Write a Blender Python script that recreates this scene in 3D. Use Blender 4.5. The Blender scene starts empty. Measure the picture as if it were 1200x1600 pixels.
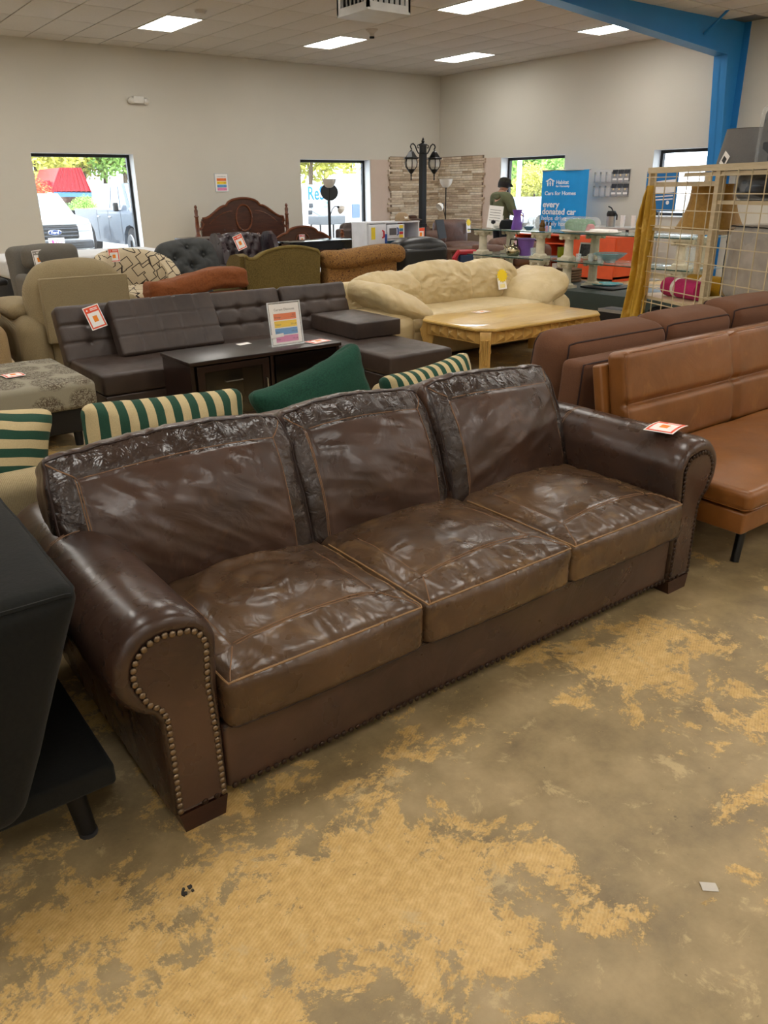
import bpy, bmesh, math, random
import numpy as np
from mathutils import Vector, Matrix
random.seed(7); RNG = np.random.default_rng(7)
scn = bpy.context.scene
COL = scn.collection
# ------------------------------------------------------------------ camera
FPX, YAW, PITCH, ROLL, EYE = 1224.0, math.radians(36.8), math.radians(22.35), math.radians(-0.65), 1.5
def cam_axes():
    cy, sy, cp, sp = math.cos(YAW), math.sin(YAW), math.cos(PITCH), math.sin(PITCH)
    F = Vector((sy*cp, cy*cp, -sp)); r = Vector((cy, -sy, 0)); u = r.cross(F)
    c, s = math.cos(ROLL), math.sin(ROLL)
    return c*r+s*u, -s*r+c*u, F
CR, CU, CF = cam_axes()
cd = bpy.data.cameras.new('camera'); cam = bpy.data.objects.new('camera', cd); COL.objects.link(cam)
cam.matrix_world = Matrix(((CR.x, CU.x, -CF.x, 0), (CR.y, CU.y, -CF.y, 0), (CR.z, CU.z, -CF.z, EYE), (0, 0, 0, 1)))
cd.sensor_fit = 'VERTICAL'; cd.sensor_height = 36; cd.lens = FPX/1600*36; cd.clip_end = 500; cd.clip_start = 0.05
scn.camera = cam
def at(x, y, X=None, Y=None, Z=None):
    """the point of a plane X=, Y= or Z= seen at photo pixel x, y"""
    d = CR*((x-600)/FPX) - CU*((y-800)/FPX) + CF
    t = (X/d.x) if X is not None else (Y/d.y) if Y is not None else ((Z-EYE)/d.z)
    return Vector((d.x*t, d.y*t, EYE+d.z*t))
# ------------------------------------------------------------------ world, exposure
wd = bpy.data.worlds.new('sky'); scn.world = wd; wd.use_nodes = True
wn = wd.node_tree.nodes; wl = wd.node_tree.links
bg = wn['Background']
bg.inputs['Color'].default_value = (0.80, 0.90, 1.0, 1); bg.inputs['Strength'].default_value = 5.0
scn.view_settings.view_transform = 'Standard'; scn.view_settings.look = 'None'
scn.view_settings.exposure = 0.42; scn.view_settings.gamma = 1.0; scn.view_settings.use_curve_mapping = False
LAMP_STRENGTH = 13.0
# sun through thin cloud, high and behind the building: lights the car park only
sd = bpy.data.lights.new('sun', 'SUN'); sd.energy = 3.0; sd.angle = math.radians(6); sd.color = (1, .96, .88)
so = bpy.data.objects.new('sun', sd); COL.objects.link(so); so.rotation_euler = (math.radians(38), 0, math.radians(-25))
# ------------------------------------------------------------------ helpers
def lin(c):
    if isinstance(c, str):
        c = c.lstrip('#'); c = [int(c[i:i+2], 16)/255 for i in (0, 2, 4)]
        c = [v/12.92 if v <= .04045 else ((v+.055)/1.055)**2.4 for v in c]
    return (c[0], c[1], c[2], 1)
MATS = {}
def noise_node(nt, co, scale, detail=4, rough=.55, dist=0):
    n = nt.nodes.new('ShaderNodeTexNoise'); n.inputs['Scale'].default_value = scale; n.inputs['Detail'].default_value = detail
    n.inputs['Roughness'].default_value = rough; n.inputs['Distortion'].default_value = dist
    nt.links.new(co, n.inputs['Vector']); return n
def ramp(nt, fac, stops, interp='LINEAR'):
    r = nt.nodes.new('ShaderNodeValToRGB'); r.color_ramp.interpolation = interp
    el = r.color_ramp.elements
    while len(el) < len(stops): el.new(.5)
    for e, (p, c) in zip(el, stops): e.position = p; e.color = c if len(c) == 4 else lin(c)
    nt.links.new(fac, r.inputs['Fac']); return r
def mix(nt, fac, a, b, mode='MIX'):
    m = nt.nodes.new('ShaderNodeMix'); m.data_type = 'RGBA'; m.blend_type = mode
    for s, v in ((0, fac), (6, a), (7, b)):
        if hasattr(v, 'is_linked') or isinstance(v, bpy.types.NodeSocket): nt.links.new(v, m.inputs[s])
        elif s == 0: m.inputs[0].default_value = v
        else: m.inputs[s].default_value = v
    return m.outputs[2]
def base(name):
    m = bpy.data.materials.new(name); m.use_nodes = True; nt = m.node_tree
    b = nt.nodes['Principled BSDF']; tc = nt.nodes.new('ShaderNodeTexCoord')
    return m, nt, b, tc.outputs['Object']
def bump(nt, b, h, strength=.3, dist=.01, prev=None):
    n = nt.nodes.new('ShaderNodeBump'); n.inputs['Strength'].default_value = strength; n.inputs['Distance'].default_value = dist
    nt.links.new(h, n.inputs['Height'])
    if prev is not None: nt.links.new(prev, n.inputs['Normal'])
    nt.links.new(n.outputs[0], b.inputs['Normal']); return n.outputs[0]
def plain(name, col, rough=.5, metal=0, var=.0, scale=6, spec=.5, alpha=1, trans=0, ior=1.45, coat=0, sheen=0):
    """one colour, broken by soft noise"""
    if name in MATS: return MATS[name]
    m, nt, b, co = base(name)
    b.inputs['Base Color'].default_value = lin(col); b.inputs['Roughness'].default_value = rough; b.inputs['Metallic'].default_value = metal
    b.inputs['Specular IOR Level'].default_value = spec; b.inputs['Alpha'].default_value = alpha
    b.inputs['Transmission Weight'].default_value = trans; b.inputs['IOR'].default_value = ior; b.inputs['Coat Weight'].default_value = coat
    b.inputs['Sheen Weight'].default_value = sheen
    n = noise_node(nt, co, scale, 3)
    c = lin(col); v = var if var else .06
    r = ramp(nt, n.outputs[0], [(.3, tuple(x*(1-v) for x in c[:3])+(1,)), (.7, tuple(min(1, x*(1+v)) for x in c[:3])+(1,))])
    nt.links.new(r.outputs[0], b.inputs['Base Color'])
    MATS[name] = m; return m
def fabric(name, col, col2=None, scale=260, rough=.9, stripes=None, bumpd=.0015, sheen=.04):
    """woven or corded cloth"""
    if name in MATS: return MATS[name]
    m, nt, b, co = base(name)
    n1 = noise_node(nt, co, scale, 2); n2 = noise_node(nt, co, 5, 3)
    c = lin(col); d = lin(col2) if col2 else tuple(x*.72 for x in c[:3])+(1,)
    r = ramp(nt, n1.outputs[0], [(.36, d), (.62, c)])
    out = mix(nt, n2.outputs[0], r.outputs[0], c)
    h = n1.outputs[0]
    if stripes:
        w = nt.nodes.new('ShaderNodeTexWave'); w.bands_direction = stripes; w.inputs['Scale'].default_value = 60; w.inputs['Distortion'].default_value = .6
        nt.links.new(co, w.inputs['Vector'])
        out = mix(nt, .35, out, mix(nt, w.outputs[1], d, c)); h = w.outputs[1]
    nt.links.new(out, b.inputs['Base Color']); b.inputs['Roughness'].default_value = rough; b.inputs['Specular IOR Level'].default_value = .25
    b.inputs['Sheen Weight'].default_value = sheen
    bump(nt, b, h, .5, bumpd); MATS[name] = m; return m
def leather(name, dark, light, rough=.38, wear=None, grain=420, fold=9, foldd=.004, stretch=(1, 1, 1), seed=0, spec=.5, wearlo=.62, crease=0., crease_scale=22):
    """hide with pores, soft folds, fine creases and worn lighter patches"""
    if name in MATS: return MATS[name]
    m, nt, b, co = base(name)
    mp = nt.nodes.new('ShaderNodeMapping'); mp.inputs['Scale'].default_value = stretch; mp.inputs['Location'].default_value = (seed*3.1, seed*1.7, seed)
    nt.links.new(co, mp.inputs['Vector']); v = mp.outputs[0]
    big = noise_node(nt, v, 3.2, 5, .6); med = noise_node(nt, v, fold, 3, .5, 1.6); fine = noise_node(nt, v, 9, 3)
    c = ramp(nt, big.outputs[0], [(.32, lin(dark)), (.68, lin(light))]).outputs[0]
    if wear:
        wr = noise_node(nt, v, 7, 4, .6, .8); k = ramp(nt, wr.outputs[0], [(wearlo, (0, 0, 0, 1)), (wearlo+.14, (1, 1, 1, 1))])
        sc = nt.nodes.new('ShaderNodeMath'); sc.operation = 'MULTIPLY'; sc.inputs[1].default_value = .5; nt.links.new(k.outputs[0], sc.inputs[0])
        c = mix(nt, sc.outputs[0], c, lin(wear))
    nt.links.new(c, b.inputs['Base Color'])
    rr = nt.nodes.new('ShaderNodeMapRange'); rr.inputs[1].default_value = .3; rr.inputs[2].default_value = .7; rr.inputs[3].default_value = rough-.05; rr.inputs[4].default_value = rough+.07
    nt.links.new(fine.outputs[0], rr.inputs[0]); nt.links.new(rr.outputs[0], b.inputs['Roughness'])
    b.inputs['Specular IOR Level'].default_value = spec
    p = bump(nt, b, med.outputs[0], .45, foldd*4)
    if crease:
        wv = noise_node(nt, v, crease_scale*.5, 3); ad = nt.nodes.new('ShaderNodeVectorMath'); ad.operation = 'MULTIPLY_ADD'; ad.inputs[1].default_value = (.06,)*3
        nt.links.new(wv.outputs[1], ad.inputs[0]); nt.links.new(v, ad.inputs[2])
        vo = nt.nodes.new('ShaderNodeTexVoronoi'); vo.feature = 'DISTANCE_TO_EDGE'; vo.inputs['Scale'].default_value = crease_scale; nt.links.new(ad.outputs[0], vo.inputs['Vector'])
        kk = ramp(nt, vo.outputs[0], [(0, (0, 0, 0, 1)), (.16, (1, 1, 1, 1))], 'EASE'); p = bump(nt, b, kk.outputs[0], crease, .004, p)
    po = noise_node(nt, v, grain, 2); bump(nt, b, po.outputs[0], .04, .0006, p)
    MATS[name] = m; return m
def wood(name, dark, light, rough=.35, axis='X', scale=1.6, coat=.0):
    if name in MATS: return MATS[name]
    m, nt, b, co = base(name)
    mp = nt.nodes.new('ShaderNodeMapping'); s = {'X': (1, 9, 9), 'Y': (9, 1, 9), 'Z': (9, 9, 1)}[axis]; mp.inputs['Scale'].default_value = s
    nt.links.new(co, mp.inputs['Vector']); n = noise_node(nt, mp.outputs[0], scale*2, 6, .6, .8)
    r = ramp(nt, n.outputs[0], [(.3, lin(dark)), (.7, lin(light))]); nt.links.new(r.outputs[0], b.inputs['Base Color'])
    b.inputs['Roughness'].default_value = rough; b.inputs['Coat Weight'].default_value = coat
    bump(nt, b, n.outputs[0], .1, .002); MATS[name] = m; return m
def emit(name, col, s):
    if name in MATS: return MATS[name]
    m, nt, b, co = base(name)
    b.inputs['Base Color'].default_value = lin(col); b.inputs['Emission Color'].default_value = lin(col); b.inputs['Emission Strength'].default_value = s
    MATS[name] = m; return m
def glass(name, col, rough=.02, alpha=.22):
    """thin clear sheet: mostly see-through, with reflections"""
    if name in MATS: return MATS[name]
    m, nt, b, co = base(name)
    b.inputs['Base Color'].default_value = lin(col); b.inputs['Roughness'].default_value = rough; b.inputs['Alpha'].default_value = alpha
    b.inputs['Specular IOR Level'].default_value = .8
    MATS[name] = m; return m

def perm(n): return np.random.default_rng(n).permutation(256)
_P = np.concatenate([perm(3)]*3)
_G = np.random.default_rng(5).normal(size=(256, 3)); _G /= np.linalg.norm(_G, axis=1)[:, None]
def pnoise(p):
    """gradient noise, p (n,3) -> (n,)"""
    i = np.floor(p).astype(int); f = p-i; u = f*f*f*(f*(f*6-15)+10); i &= 255
    def g(dx, dy, dz):
        h = _P[_P[_P[(i[:, 0]+dx) & 255]+((i[:, 1]+dy) & 255)]+((i[:, 2]+dz) & 255)] & 255
        return np.einsum('ij,ij->i', _G[h], f-np.array([dx, dy, dz]))
    def lp(a, b, t): return a+(b-a)*t
    x = [lp(g(0, y, z), g(1, y, z), u[:, 0]) for z in (0, 1) for y in (0, 1)]
    return lp(lp(x[0], x[1], u[:, 1]), lp(x[2], x[3], u[:, 1]), u[:, 2])
def fbm(p, o=3):
    s, a, t = 0, 1., 0
    for k in range(o): s = s+a*pnoise(p*2**k+k*17.3); t += a; a *= .5
    return s/t
def ridge(p, o=3):
    s, a = 0, 1.
    for k in range(o): s = s+a*(1-np.abs(pnoise(p*2**k+k*11.7))*3.2).clip(-1, 1); a *= .5
    return s/1.8
def sstep(a, b, x): t = np.clip((x-a)/(b-a), 0, 1); return t*t*(3-2*t)

class MB:
    """collects shapes, build() links them as one mesh object"""
    def __init__(s): s.v = []; s.f = []
    def add(s, v, f):
        o = len(s.v); s.v.extend(tuple(float(c) for c in p) for p in v); s.f.extend(tuple(i+o for i in q) for q in f); return s
    def box(s, x0, x1, y0, y1, z0, z1, M=None):
        v = [(x, y, z) for z in (z0, z1) for x, y in ((x0, y0), (x1, y0), (x1, y1), (x0, y1))]
        if M is not None: v = [M @ Vector(p) for p in v]
        return s.add(v, [(3, 2, 1, 0), (4, 5, 6, 7), (0, 1, 5, 4), (1, 2, 6, 5), (2, 3, 7, 6), (3, 0, 4, 7)])
    def rbox(s, x0, x1, y0, y1, z0, z1, r=.02, k=2, M=None):
        c = Puff(((x0+x1)/2, (y0+y1)/2, (z0+z1)/2), (x1-x0, y1-y0, z1-z0), r, k=k, mid=1)
        v, f = c.mesh()
        if M is not None: v = [M @ Vector(p) for p in v]
        return s.add(v, f)
    def prism(s, poly, a0, a1, axis='y', inset=0, M=None):
        """closed outline (2-d) pushed along an axis"""
        n = len(poly)
        def P(p, a): return {'y': (p[0], a, p[1]), 'x': (a, p[0], p[1]), 'z': (p[0], p[1], a)}[axis]
        v = [P(p, a0) for p in poly]+[P(p, a1) for p in poly]
        if M is not None: v = [M @ Vector(p) for p in v]
        f = [tuple(range(n)), tuple(range(2*n-1, n-1, -1))]+[(i, i+n, (i+1) % n+n, (i+1) % n) for i in range(n)]
        return s.add(v, f)
    def tube(s, pts, r, k=6, cap=True):
        pts = [Vector(p) for p in pts]; n = len(pts); rr = r if hasattr(r, '__len__') else [r]*n
        v = []; f = []; up = None
        for i, p in enumerate(pts):
            t = (pts[min(i+1, n-1)]-pts[max(i-1, 0)])
            t = t.normalized() if t.length > 1e-9 else Vector((0, 0, 1))
            if up is None: up = t.orthogonal().normalized()
            up = (up-t*up.dot(t)); up = up.normalized() if up.length > 1e-6 else t.orthogonal().normalized()
            w = t.cross(up)
            for j in range(k):
                a = 2*math.pi*j/k; v.append(p+(up*math.cos(a)+w*math.sin(a))*rr[i])
        for i in range(n-1):
            for j in range(k): f.append((i*k+j, i*k+(j+1) % k, (i+1)*k+(j+1) % k, (i+1)*k+j))
        if cap: f += [tuple(range(k-1, -1, -1)), tuple(range((n-1)*k, n*k))]
        return s.add(v, f)
    def cyl(s, p0, p1, r0, r1=None, k=16):
        return s.tube([p0, p1], [r0, r0 if r1 is None else r1], k)
    def lathe(s, prof, c=(0, 0, 0), k=20, M=None, sx=1, sy=1):
        """(radius, height) profile turned about z"""
        v = []; f = []; n = len(prof)
        for r, z in prof:
            for j in range(k):
                a = 2*math.pi*j/k; v.append(Vector((c[0]+sx*r*math.cos(a), c[1]+sy*r*math.sin(a), c[2]+z)))
        if M is not None: v = [M @ p for p in v]
        for i in range(n-1):
            for j in range(k): f.append((i*k+j, i*k+(j+1) % k, (i+1)*k+(j+1) % k, (i+1)*k+j))
        if prof[0][0] > 1e-4: f.append(tuple(range(k-1, -1, -1)))
        if prof[-1][0] > 1e-4: f.append(tuple(range((n-1)*k, n*k)))
        return s.add(v, f)
    def grid(s, fn, nu, nv):
        v = [fn(i/nu, j/nv) for i in range(nu+1) for j in range(nv+1)]
        f = [(i*(nv+1)+j, (i+1)*(nv+1)+j, (i+1)*(nv+1)+j+1, i*(nv+1)+j+1) for i in range(nu) for j in range(nv)]
        return s.add(v, f)
    def sheet(s, fn, nu, nv, th=.004):
        """a cloth or paper sheet with real thickness"""
        P = [[Vector(fn(i/nu, j/nv)) for j in range(nv+1)] for i in range(nu+1)]
        v = []; W = nv+1; N = (nu+1)*W
        nor = []
        for i in range(nu+1):
            for j in range(W):
                a = P[min(i+1, nu)][j]-P[max(i-1, 0)][j]; b = P[i][min(j+1, nv)]-P[i][max(j-1, 0)]
                n = a.cross(b); nor.append(n.normalized() if n.length > 1e-12 else Vector((0, 0, 1)))
        fl = [p for r in P for p in r]
        v = [p+n*th/2 for p, n in zip(fl, nor)]+[p-n*th/2 for p, n in zip(fl, nor)]
        f = []
        for i in range(nu):
            for j in range(nv):
                a, b, c, d = i*W+j, (i+1)*W+j, (i+1)*W+j+1, i*W+j+1
                f += [(a, b, c, d), (d+N, c+N, b+N, a+N)]
        e = [i*W for i in range(nu+1)]+[nu*W+j for j in range(1, W)]+[i*W+nv for i in range(nu-1, -1, -1)]+[j for j in range(nv-1, 0, -1)]
        for a, b in zip(e, e[1:]+e[:1]): f.append((b, a, a+N, b+N))
        return s.add(v, f)
    def build(s, name, mat, parent=None, smooth=True, angle=38, loc=None):
        me = bpy.data.meshes.new(name); me.from_pydata(s.v, [], s.f)
        return finish(me, name, mat, parent, smooth, angle, loc)
def finish(me, name, mat, parent=None, smooth=True, angle=38, loc=None):
    bm = bmesh.new(); bm.from_mesh(me); bmesh.ops.recalc_face_normals(bm, faces=bm.faces[:]); bm.to_mesh(me); bm.free()
    if smooth:
        me.polygons.foreach_set('use_smooth', [True]*len(me.polygons)); me.set_sharp_from_angle(angle=math.radians(angle))
    for m in (mat if isinstance(mat, (list, tuple)) else [mat]): me.materials.append(m)
    o = bpy.data.objects.new(name, me); COL.objects.link(o)
    if parent is not None:
        o.parent = parent
        if parent.get('wc'): o.location = -Vector(parent.location)     # the shape was given in room coordinates
    if loc is not None: o.location = loc
    me.update(); return o

class Puff:
    """rounded box that can swell, wrinkle and bend; surf() maps box points to its skin"""
    def __init__(s, c, size, r, k=3, mid=6, crown=(0, 0, 0), disp=None, bend=None, M=None):
        s.c = np.array(c, float); s.h = np.array(size, float)/2; s.r = min(r, s.h.min()*.999); s.k = k
        s.mid = (mid,)*3 if isinstance(mid, int) else mid
        s.crown = crown; s.disp = disp; s.bend = bend; s.M = M
    def axis(s, a):
        h, r, k = s.h[a], s.r, s.k
        t = np.tan(np.linspace(0, math.pi/4, k+1))*r
        inner = np.linspace(-(h-r), h-r, s.mid[a]+1)
        return np.concatenate([-(h-r)-t[::-1], inner[1:-1] if s.mid[a] > 1 else [], h-r+t])
    def surf(s, p):
        p = np.atleast_2d(np.array(p, float)); h = s.h; q = np.clip(p, -(h-s.r), h-s.r); d = p-q
        L = np.linalg.norm(d, axis=1, keepdims=True); L[L == 0] = 1; N = d/L; P = q+N*s.r
        u = np.clip(P/h, -1, 1)
        w = np.stack([u[:, 0]*(1-u[:, 1]**2)*(1-u[:, 2]**2), u[:, 1]*(1-u[:, 0]**2)*(1-u[:, 2]**2), u[:, 2]*(1-u[:, 0]**2)*(1-u[:, 1]**2)], 1)
        P = P+w*np.array(s.crown)
        if s.disp is not None: P = P+N*s.disp(P, u)[:, None]
        if s.bend is not None: P = s.bend(P, u)
        P = P+s.c
        if s.M is not None:
            R = np.array(s.M)[:3, :3]; P = P@R.T+np.array(s.M)[:3, 3]
        return P
    def mesh(s):
        A = [s.axis(a) for a in range(3)]; n = [len(a) for a in A]
        idx = -np.ones(n, int); pts = []
        def vid(i, j, k):
            if idx[i, j, k] < 0: idx[i, j, k] = len(pts); pts.append((A[0][i], A[1][j], A[2][k]))
            return int(idx[i, j, k])
        f = []
        for ax in range(3):
            b, c = (ax+1) % 3, (ax+2) % 3
            for e in (0, n[ax]-1):
                for i in range(n[b]-1):
                    for j in range(n[c]-1):
                        q = []
                        for di, dj in ((0, 0), (1, 0), (1, 1), (0, 1)):
                            t = [0, 0, 0]; t[ax] = e; t[b] = i+di; t[c] = j+dj; q.append(vid(*t))
                        f.append(tuple(q if e else q[::-1]))
        return s.surf(np.array(pts)), f
    def build(s, name, mat, parent=None, angle=60):
        v, f = s.mesh(); me = bpy.data.meshes.new(name); me.from_pydata(v.tolist(), [], f)
        return finish(me, name, mat, parent, True, angle)
    def seam(s, pts, r, mb=None, lift=0., n=30, k=5):
        """tube laid along the skin through the given box points"""
        P = []
        pts = [np.array(p, float) for p in pts]
        for a, b in zip(pts[:-1], pts[1:]):
            for t in np.linspace(0, 1, n, endpoint=False): P.append(a+(b-a)*t)
        P.append(pts[-1]); P = np.array(P)*s.h
        mb = mb or MB(); mb.tube(s.surf(P), r, k); return mb
def thing(name, label, cat, loc=(0, 0, 0), rotz=0, group=None, kind=None):
    o = bpy.data.objects.new(name, None); COL.objects.link(o); o.location = loc; o.rotation_euler = (0, 0, rotz)
    o.empty_display_size = .1
    return tag(o, label, cat, group, kind)
def wthing(*a, **k):
    """a thing whose parts are given in room coordinates"""
    o = thing(*a, **k); o['wc'] = 1; return o
def tag(o, label=None, cat=None, group=None, kind=None):
    if label: o['label'] = label
    if cat: o['category'] = cat
    if group: o['group'] = group
    if kind: o['kind'] = kind
    return o
def struct(o, label=None):
    o['kind'] = 'structure'
    if label: o['label'] = label
    return o
def dup(root, loc, rotz=None, label=None):
    r = root.copy(); COL.objects.link(r); r.location = loc
    if rotz is not None: r.rotation_euler = (0, 0, rotz)
    if label: r['label'] = label
    for ch in root.children:
        c = ch.copy(); COL.objects.link(c); c.parent = r
        for g in ch.children:
            d = g.copy(); COL.objects.link(d); d.parent = c
    return r
def text(name, body, size, mat, parent, M, align='LEFT', th=.001, font_scale_x=1.0, bold=0.0):
    """lettering as a thin mesh; M places its plane (x right, y up, z out)"""
    cu = bpy.data.curves.new(name, 'FONT'); cu.body = body; cu.size = size; cu.align_x = align; cu.extrude = th; cu.offset = bold; cu.resolution_u = 3
    t = bpy.data.objects.new(name, cu); COL.objects.link(t)
    dg = bpy.context.evaluated_depsgraph_get(); me = bpy.data.meshes.new_from_object(t.evaluated_get(dg))
    bpy.data.objects.remove(t); bpy.data.curves.remove(cu)
    me.transform(M @ Matrix.Diagonal((font_scale_x, 1, 1, 1))); me.materials.clear(); me.materials.append(mat); me.name = name
    o = bpy.data.objects.new(name, me); COL.objects.link(o); o.parent = parent; return o
def frame(o, x, y):
    """matrix of a plane at o with unit axes x and y"""
    x = Vector(x).normalized(); y = Vector(y).normalized(); z = x.cross(y)
    return Matrix(((x.x, y.x, z.x, o[0]), (x.y, y.y, z.y, o[1]), (x.z, y.z, z.z, o[2]), (0, 0, 0, 1)))
Tm = Matrix.Translation
def Rm(a, ax): return Matrix.Rotation(math.radians(a), 4, ax)
# ------------------------------------------------------------------ room shell
WB, WR, CZ = 15.5, 13.35, 3.905            # back wall y, right wall x, ceiling z
WL, WF = -9.0, -6.5
def floor_material():
    m, nt, b, co = base('worn_concrete')
    big = noise_node(nt, co, .55, 3, .5, .3); med = noise_node(nt, co, 4.0, 15, .80, .25); fin = noise_node(nt, co, 30, 6, .7)
    gr = noise_node(nt, co, 4.5, 9, .66)
    stone = ramp(nt, gr.outputs[0], [(.28, lin('#756448')), (.5, lin('#98845f')), (.72, lin('#b19b74'))]).outputs[0]
    glue = ramp(nt, fin.outputs[0], [(.3, lin('#b18d50')), (.5, lin('#c9a463')), (.7, lin('#dcbc80'))]).outputs[0]
    ad = nt.nodes.new('ShaderNodeMath'); ad.operation = 'MULTIPLY_ADD'; ad.inputs[1].default_value = .75; nt.links.new(big.outputs[0], ad.inputs[0]); nt.links.new(med.outputs[0], ad.inputs[2])
    # the glue was spread thickest in a few broad strips of the shop
    for (px_, py_, rad, amt) in ((.15, .75, 1.15, .11), (1.75, .35, .75, .09), (.9, 1.05, .6, .10), (1.5, 1.2, .45, -.14)):
        vd = nt.nodes.new('ShaderNodeVectorMath'); vd.operation = 'DISTANCE'; vd.inputs[1].default_value = (px_, py_, 0); nt.links.new(co, vd.inputs[0])
        mr = nt.nodes.new('ShaderNodeMapRange'); mr.interpolation_type = 'SMOOTHSTEP'; mr.inputs[1].default_value = 0; mr.inputs[2].default_value = rad; mr.inputs[3].default_value = amt; mr.inputs[4].default_value = 0; nt.links.new(vd.outputs['Value'], mr.inputs[0])
        a2 = nt.nodes.new('ShaderNodeMath'); a2.operation = 'ADD'; nt.links.new(ad.outputs[0], a2.inputs[0]); nt.links.new(mr.outputs[0], a2.inputs[1]); ad = a2
    k = ramp(nt, ad.outputs[0], [(.905, (0, 0, 0, 1)), (.93, (1, 1, 1, 1))])
    c = mix(nt, k.outputs[0], stone, glue)
    # trowel ridges left in the glue
    w = nt.nodes.new('ShaderNodeTexWave'); w.inputs['Scale'].default_value = 38; w.inputs['Distortion'].default_value = 5; w.inputs['Detail'].default_value = 2; w.inputs['Detail Scale'].default_value = .6
    mp = nt.nodes.new('ShaderNodeMapping'); mp.inputs['Rotation'].default_value = (0, 0, 1.1); nt.links.new(co, mp.inputs['Vector']); nt.links.new(mp.outputs[0], w.inputs['Vector'])
    m1 = nt.nodes.new('ShaderNodeMath'); m1.operation = 'MULTIPLY'; nt.links.new(k.outputs[0], m1.inputs[0]); nt.links.new(w.outputs[1], m1.inputs[1])
    m2 = nt.nodes.new('ShaderNodeMath'); m2.operation = 'MULTIPLY'; m2.inputs[1].default_value = .22; nt.links.new(m1.outputs[0], m2.inputs[0])
    c = mix(nt, m2.outputs[0], c, lin('#e0c489'))
    # pale flecks and dark crumbs
    fl = noise_node(nt, co, 7, 12, .78, .4); fk = ramp(nt, fl.outputs[0], [(.57, (0, 0, 0, 1)), (.63, (1, 1, 1, 1))])
    m3 = nt.nodes.new('ShaderNodeMath'); m3.operation = 'MULTIPLY'; m3.inputs[1].default_value = .62; nt.links.new(fk.outputs[0], m3.inputs[0])
    c = mix(nt, m3.outputs[0], c, lin('#c8b183'))
    dk = noise_node(nt, co, 33, 4, .6); dm = ramp(nt, dk.outputs[0], [(.70, (0, 0, 0, 1)), (.73, (1, 1, 1, 1))])
    m4 = nt.nodes.new('ShaderNodeMath'); m4.operation = 'MULTIPLY'; m4.inputs[1].default_value = .6; nt.links.new(dm.outputs[0], m4.inputs[0])
    c = mix(nt, m4.outputs[0], c, lin('#4a3d2c'))
    nt.links.new(c, b.inputs['Base Color'])
    rr = nt.nodes.new('ShaderNodeMapRange'); rr.inputs[3].default_value = .36; rr.inputs[4].default_value = .62; nt.links.new(gr.outputs[0], rr.inputs[0]); nt.links.new(rr.outputs[0], b.inputs['Roughness'])
    p = bump(nt, b, k.outputs[0], .25, .002); bump(nt, b, m1.outputs[0], .2, .002, p)
    return m
floor = struct(MB().box(WL, WR+.3, WF, WB+.3, -.2, 0).build('floor', floor_material(), smooth=False), 'stained concrete floor with patches of old yellow glue')
M_wall = plain('wall_paint', '#cdc9be', .75, var=.02, scale=.8)
M_white = plain('white_reveal', '#dfe1e2', .6, var=.01)
M_black = plain('black_metal', '#101113', .4, var=.1)
M_tile = plain('ceiling_tile_board', '#c9c5bf', .95, var=.03, scale=40)
M_tbar = plain('tee_bar', '#6c6863', .5)
def wall_with_holes(name, axis, pos, th, a0, a1, holes, mat):
    """a wall slab with real openings; holes (a, a', z, z')"""
    mb = MB(); cuts = sorted(holes)
    def blk(u0, u1, z0, z1):
        if axis == 'y': mb.box(u0, u1, pos, pos+th, z0, z1)
        else: mb.box(pos, pos+th, u0, u1, z0, z1)
    u = a0
    for h0, h1, z0, z1 in cuts:
        blk(u, h0, 0, CZ+.1); blk(h0, h1, 0, z0); blk(h0, h1, z1, CZ+.1); u = h1
    blk(u, a1, 0, CZ+.1)
    return struct(mb.build(name, mat, smooth=False))
WIN_B = [(4.08, 5.89, .3, 2.16), (9.49, 11.31, .3, 2.12)]
WIN_R = [(8.45, 9.53, 1.0, 2.12), (11.62, 13.42, .5, 2.12)]
wall_with_holes('wall_back', 'y', WB, .3, WL, WR+.3, WIN_B, M_wall)['label'] = 'long cream painted wall with two square windows'
wall_with_holes('wall_right', 'x', WR, .3, WF, WB, WIN_R, M_wall)['label'] = 'cream painted side wall behind the blue banner'
struct(MB().box(WL-.2, WL, WF, WB, 0, CZ+.1).build('wall_left', M_wall, smooth=False))
struct(MB().box(WL-.2, WR+.3, WF-.2, WF, 0, CZ+.1).build('wall_front', M_wall, smooth=False))
M_pane = glass('window_glass', '#f4f8ff', .0, .05)
def window(n, axis, pos, a0, a1, z0, z1):
    d = pos+.24
    w = bpy.data.objects.new('window_%d' % n, None); COL.objects.link(w); w['kind'] = 'structure'
    def bx(mb, u0, u1, v0, v1, zz0, zz1):
        return mb.box(u0, u1, v0, v1, zz0, zz1) if axis == 'y' else mb.box(v0, v1, u0, u1, zz0, zz1)
    f = MB(); t = .055
    bx(f, a0, a0+t, d-.03, d+.04, z0, z1); bx(f, a1-t, a1, d-.03, d+.04, z0, z1); bx(f, a0+t, a1-t, d-.03, d+.04, z1-t, z1); bx(f, a0+t, a1-t, d-.03, d+.04, z0, z0+t)
    f.build('window_frame', M_black, w, smooth=False)
    bx(MB(), a0+t, a1-t, d, d+.006, z0+t, z1-t).build('pane', M_pane, w, smooth=False)
    g = MB(); e = .002
    bx(g, a0-.001, a0+e, pos, d-.03, z0, z1); bx(g, a1-e, a1+.001, pos, d-.03, z0, z1); bx(g, a0, a1, pos, d-.03, z1-e, z1+.001); bx(g, a0, a1, pos-.02, d-.03, z0-.02, z0+e)
    g.build('window_reveal', M_white, w, smooth=False); return w
for n, (a0, a1, z0, z1) in enumerate(WIN_B): window(n+1, 'y', WB, a0, a1, z0, z1)
for n, (a0, a1, z0, z1) in enumerate(WIN_R): window(n+3, 'x', WR, a0, a1, z0, z1)
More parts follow.
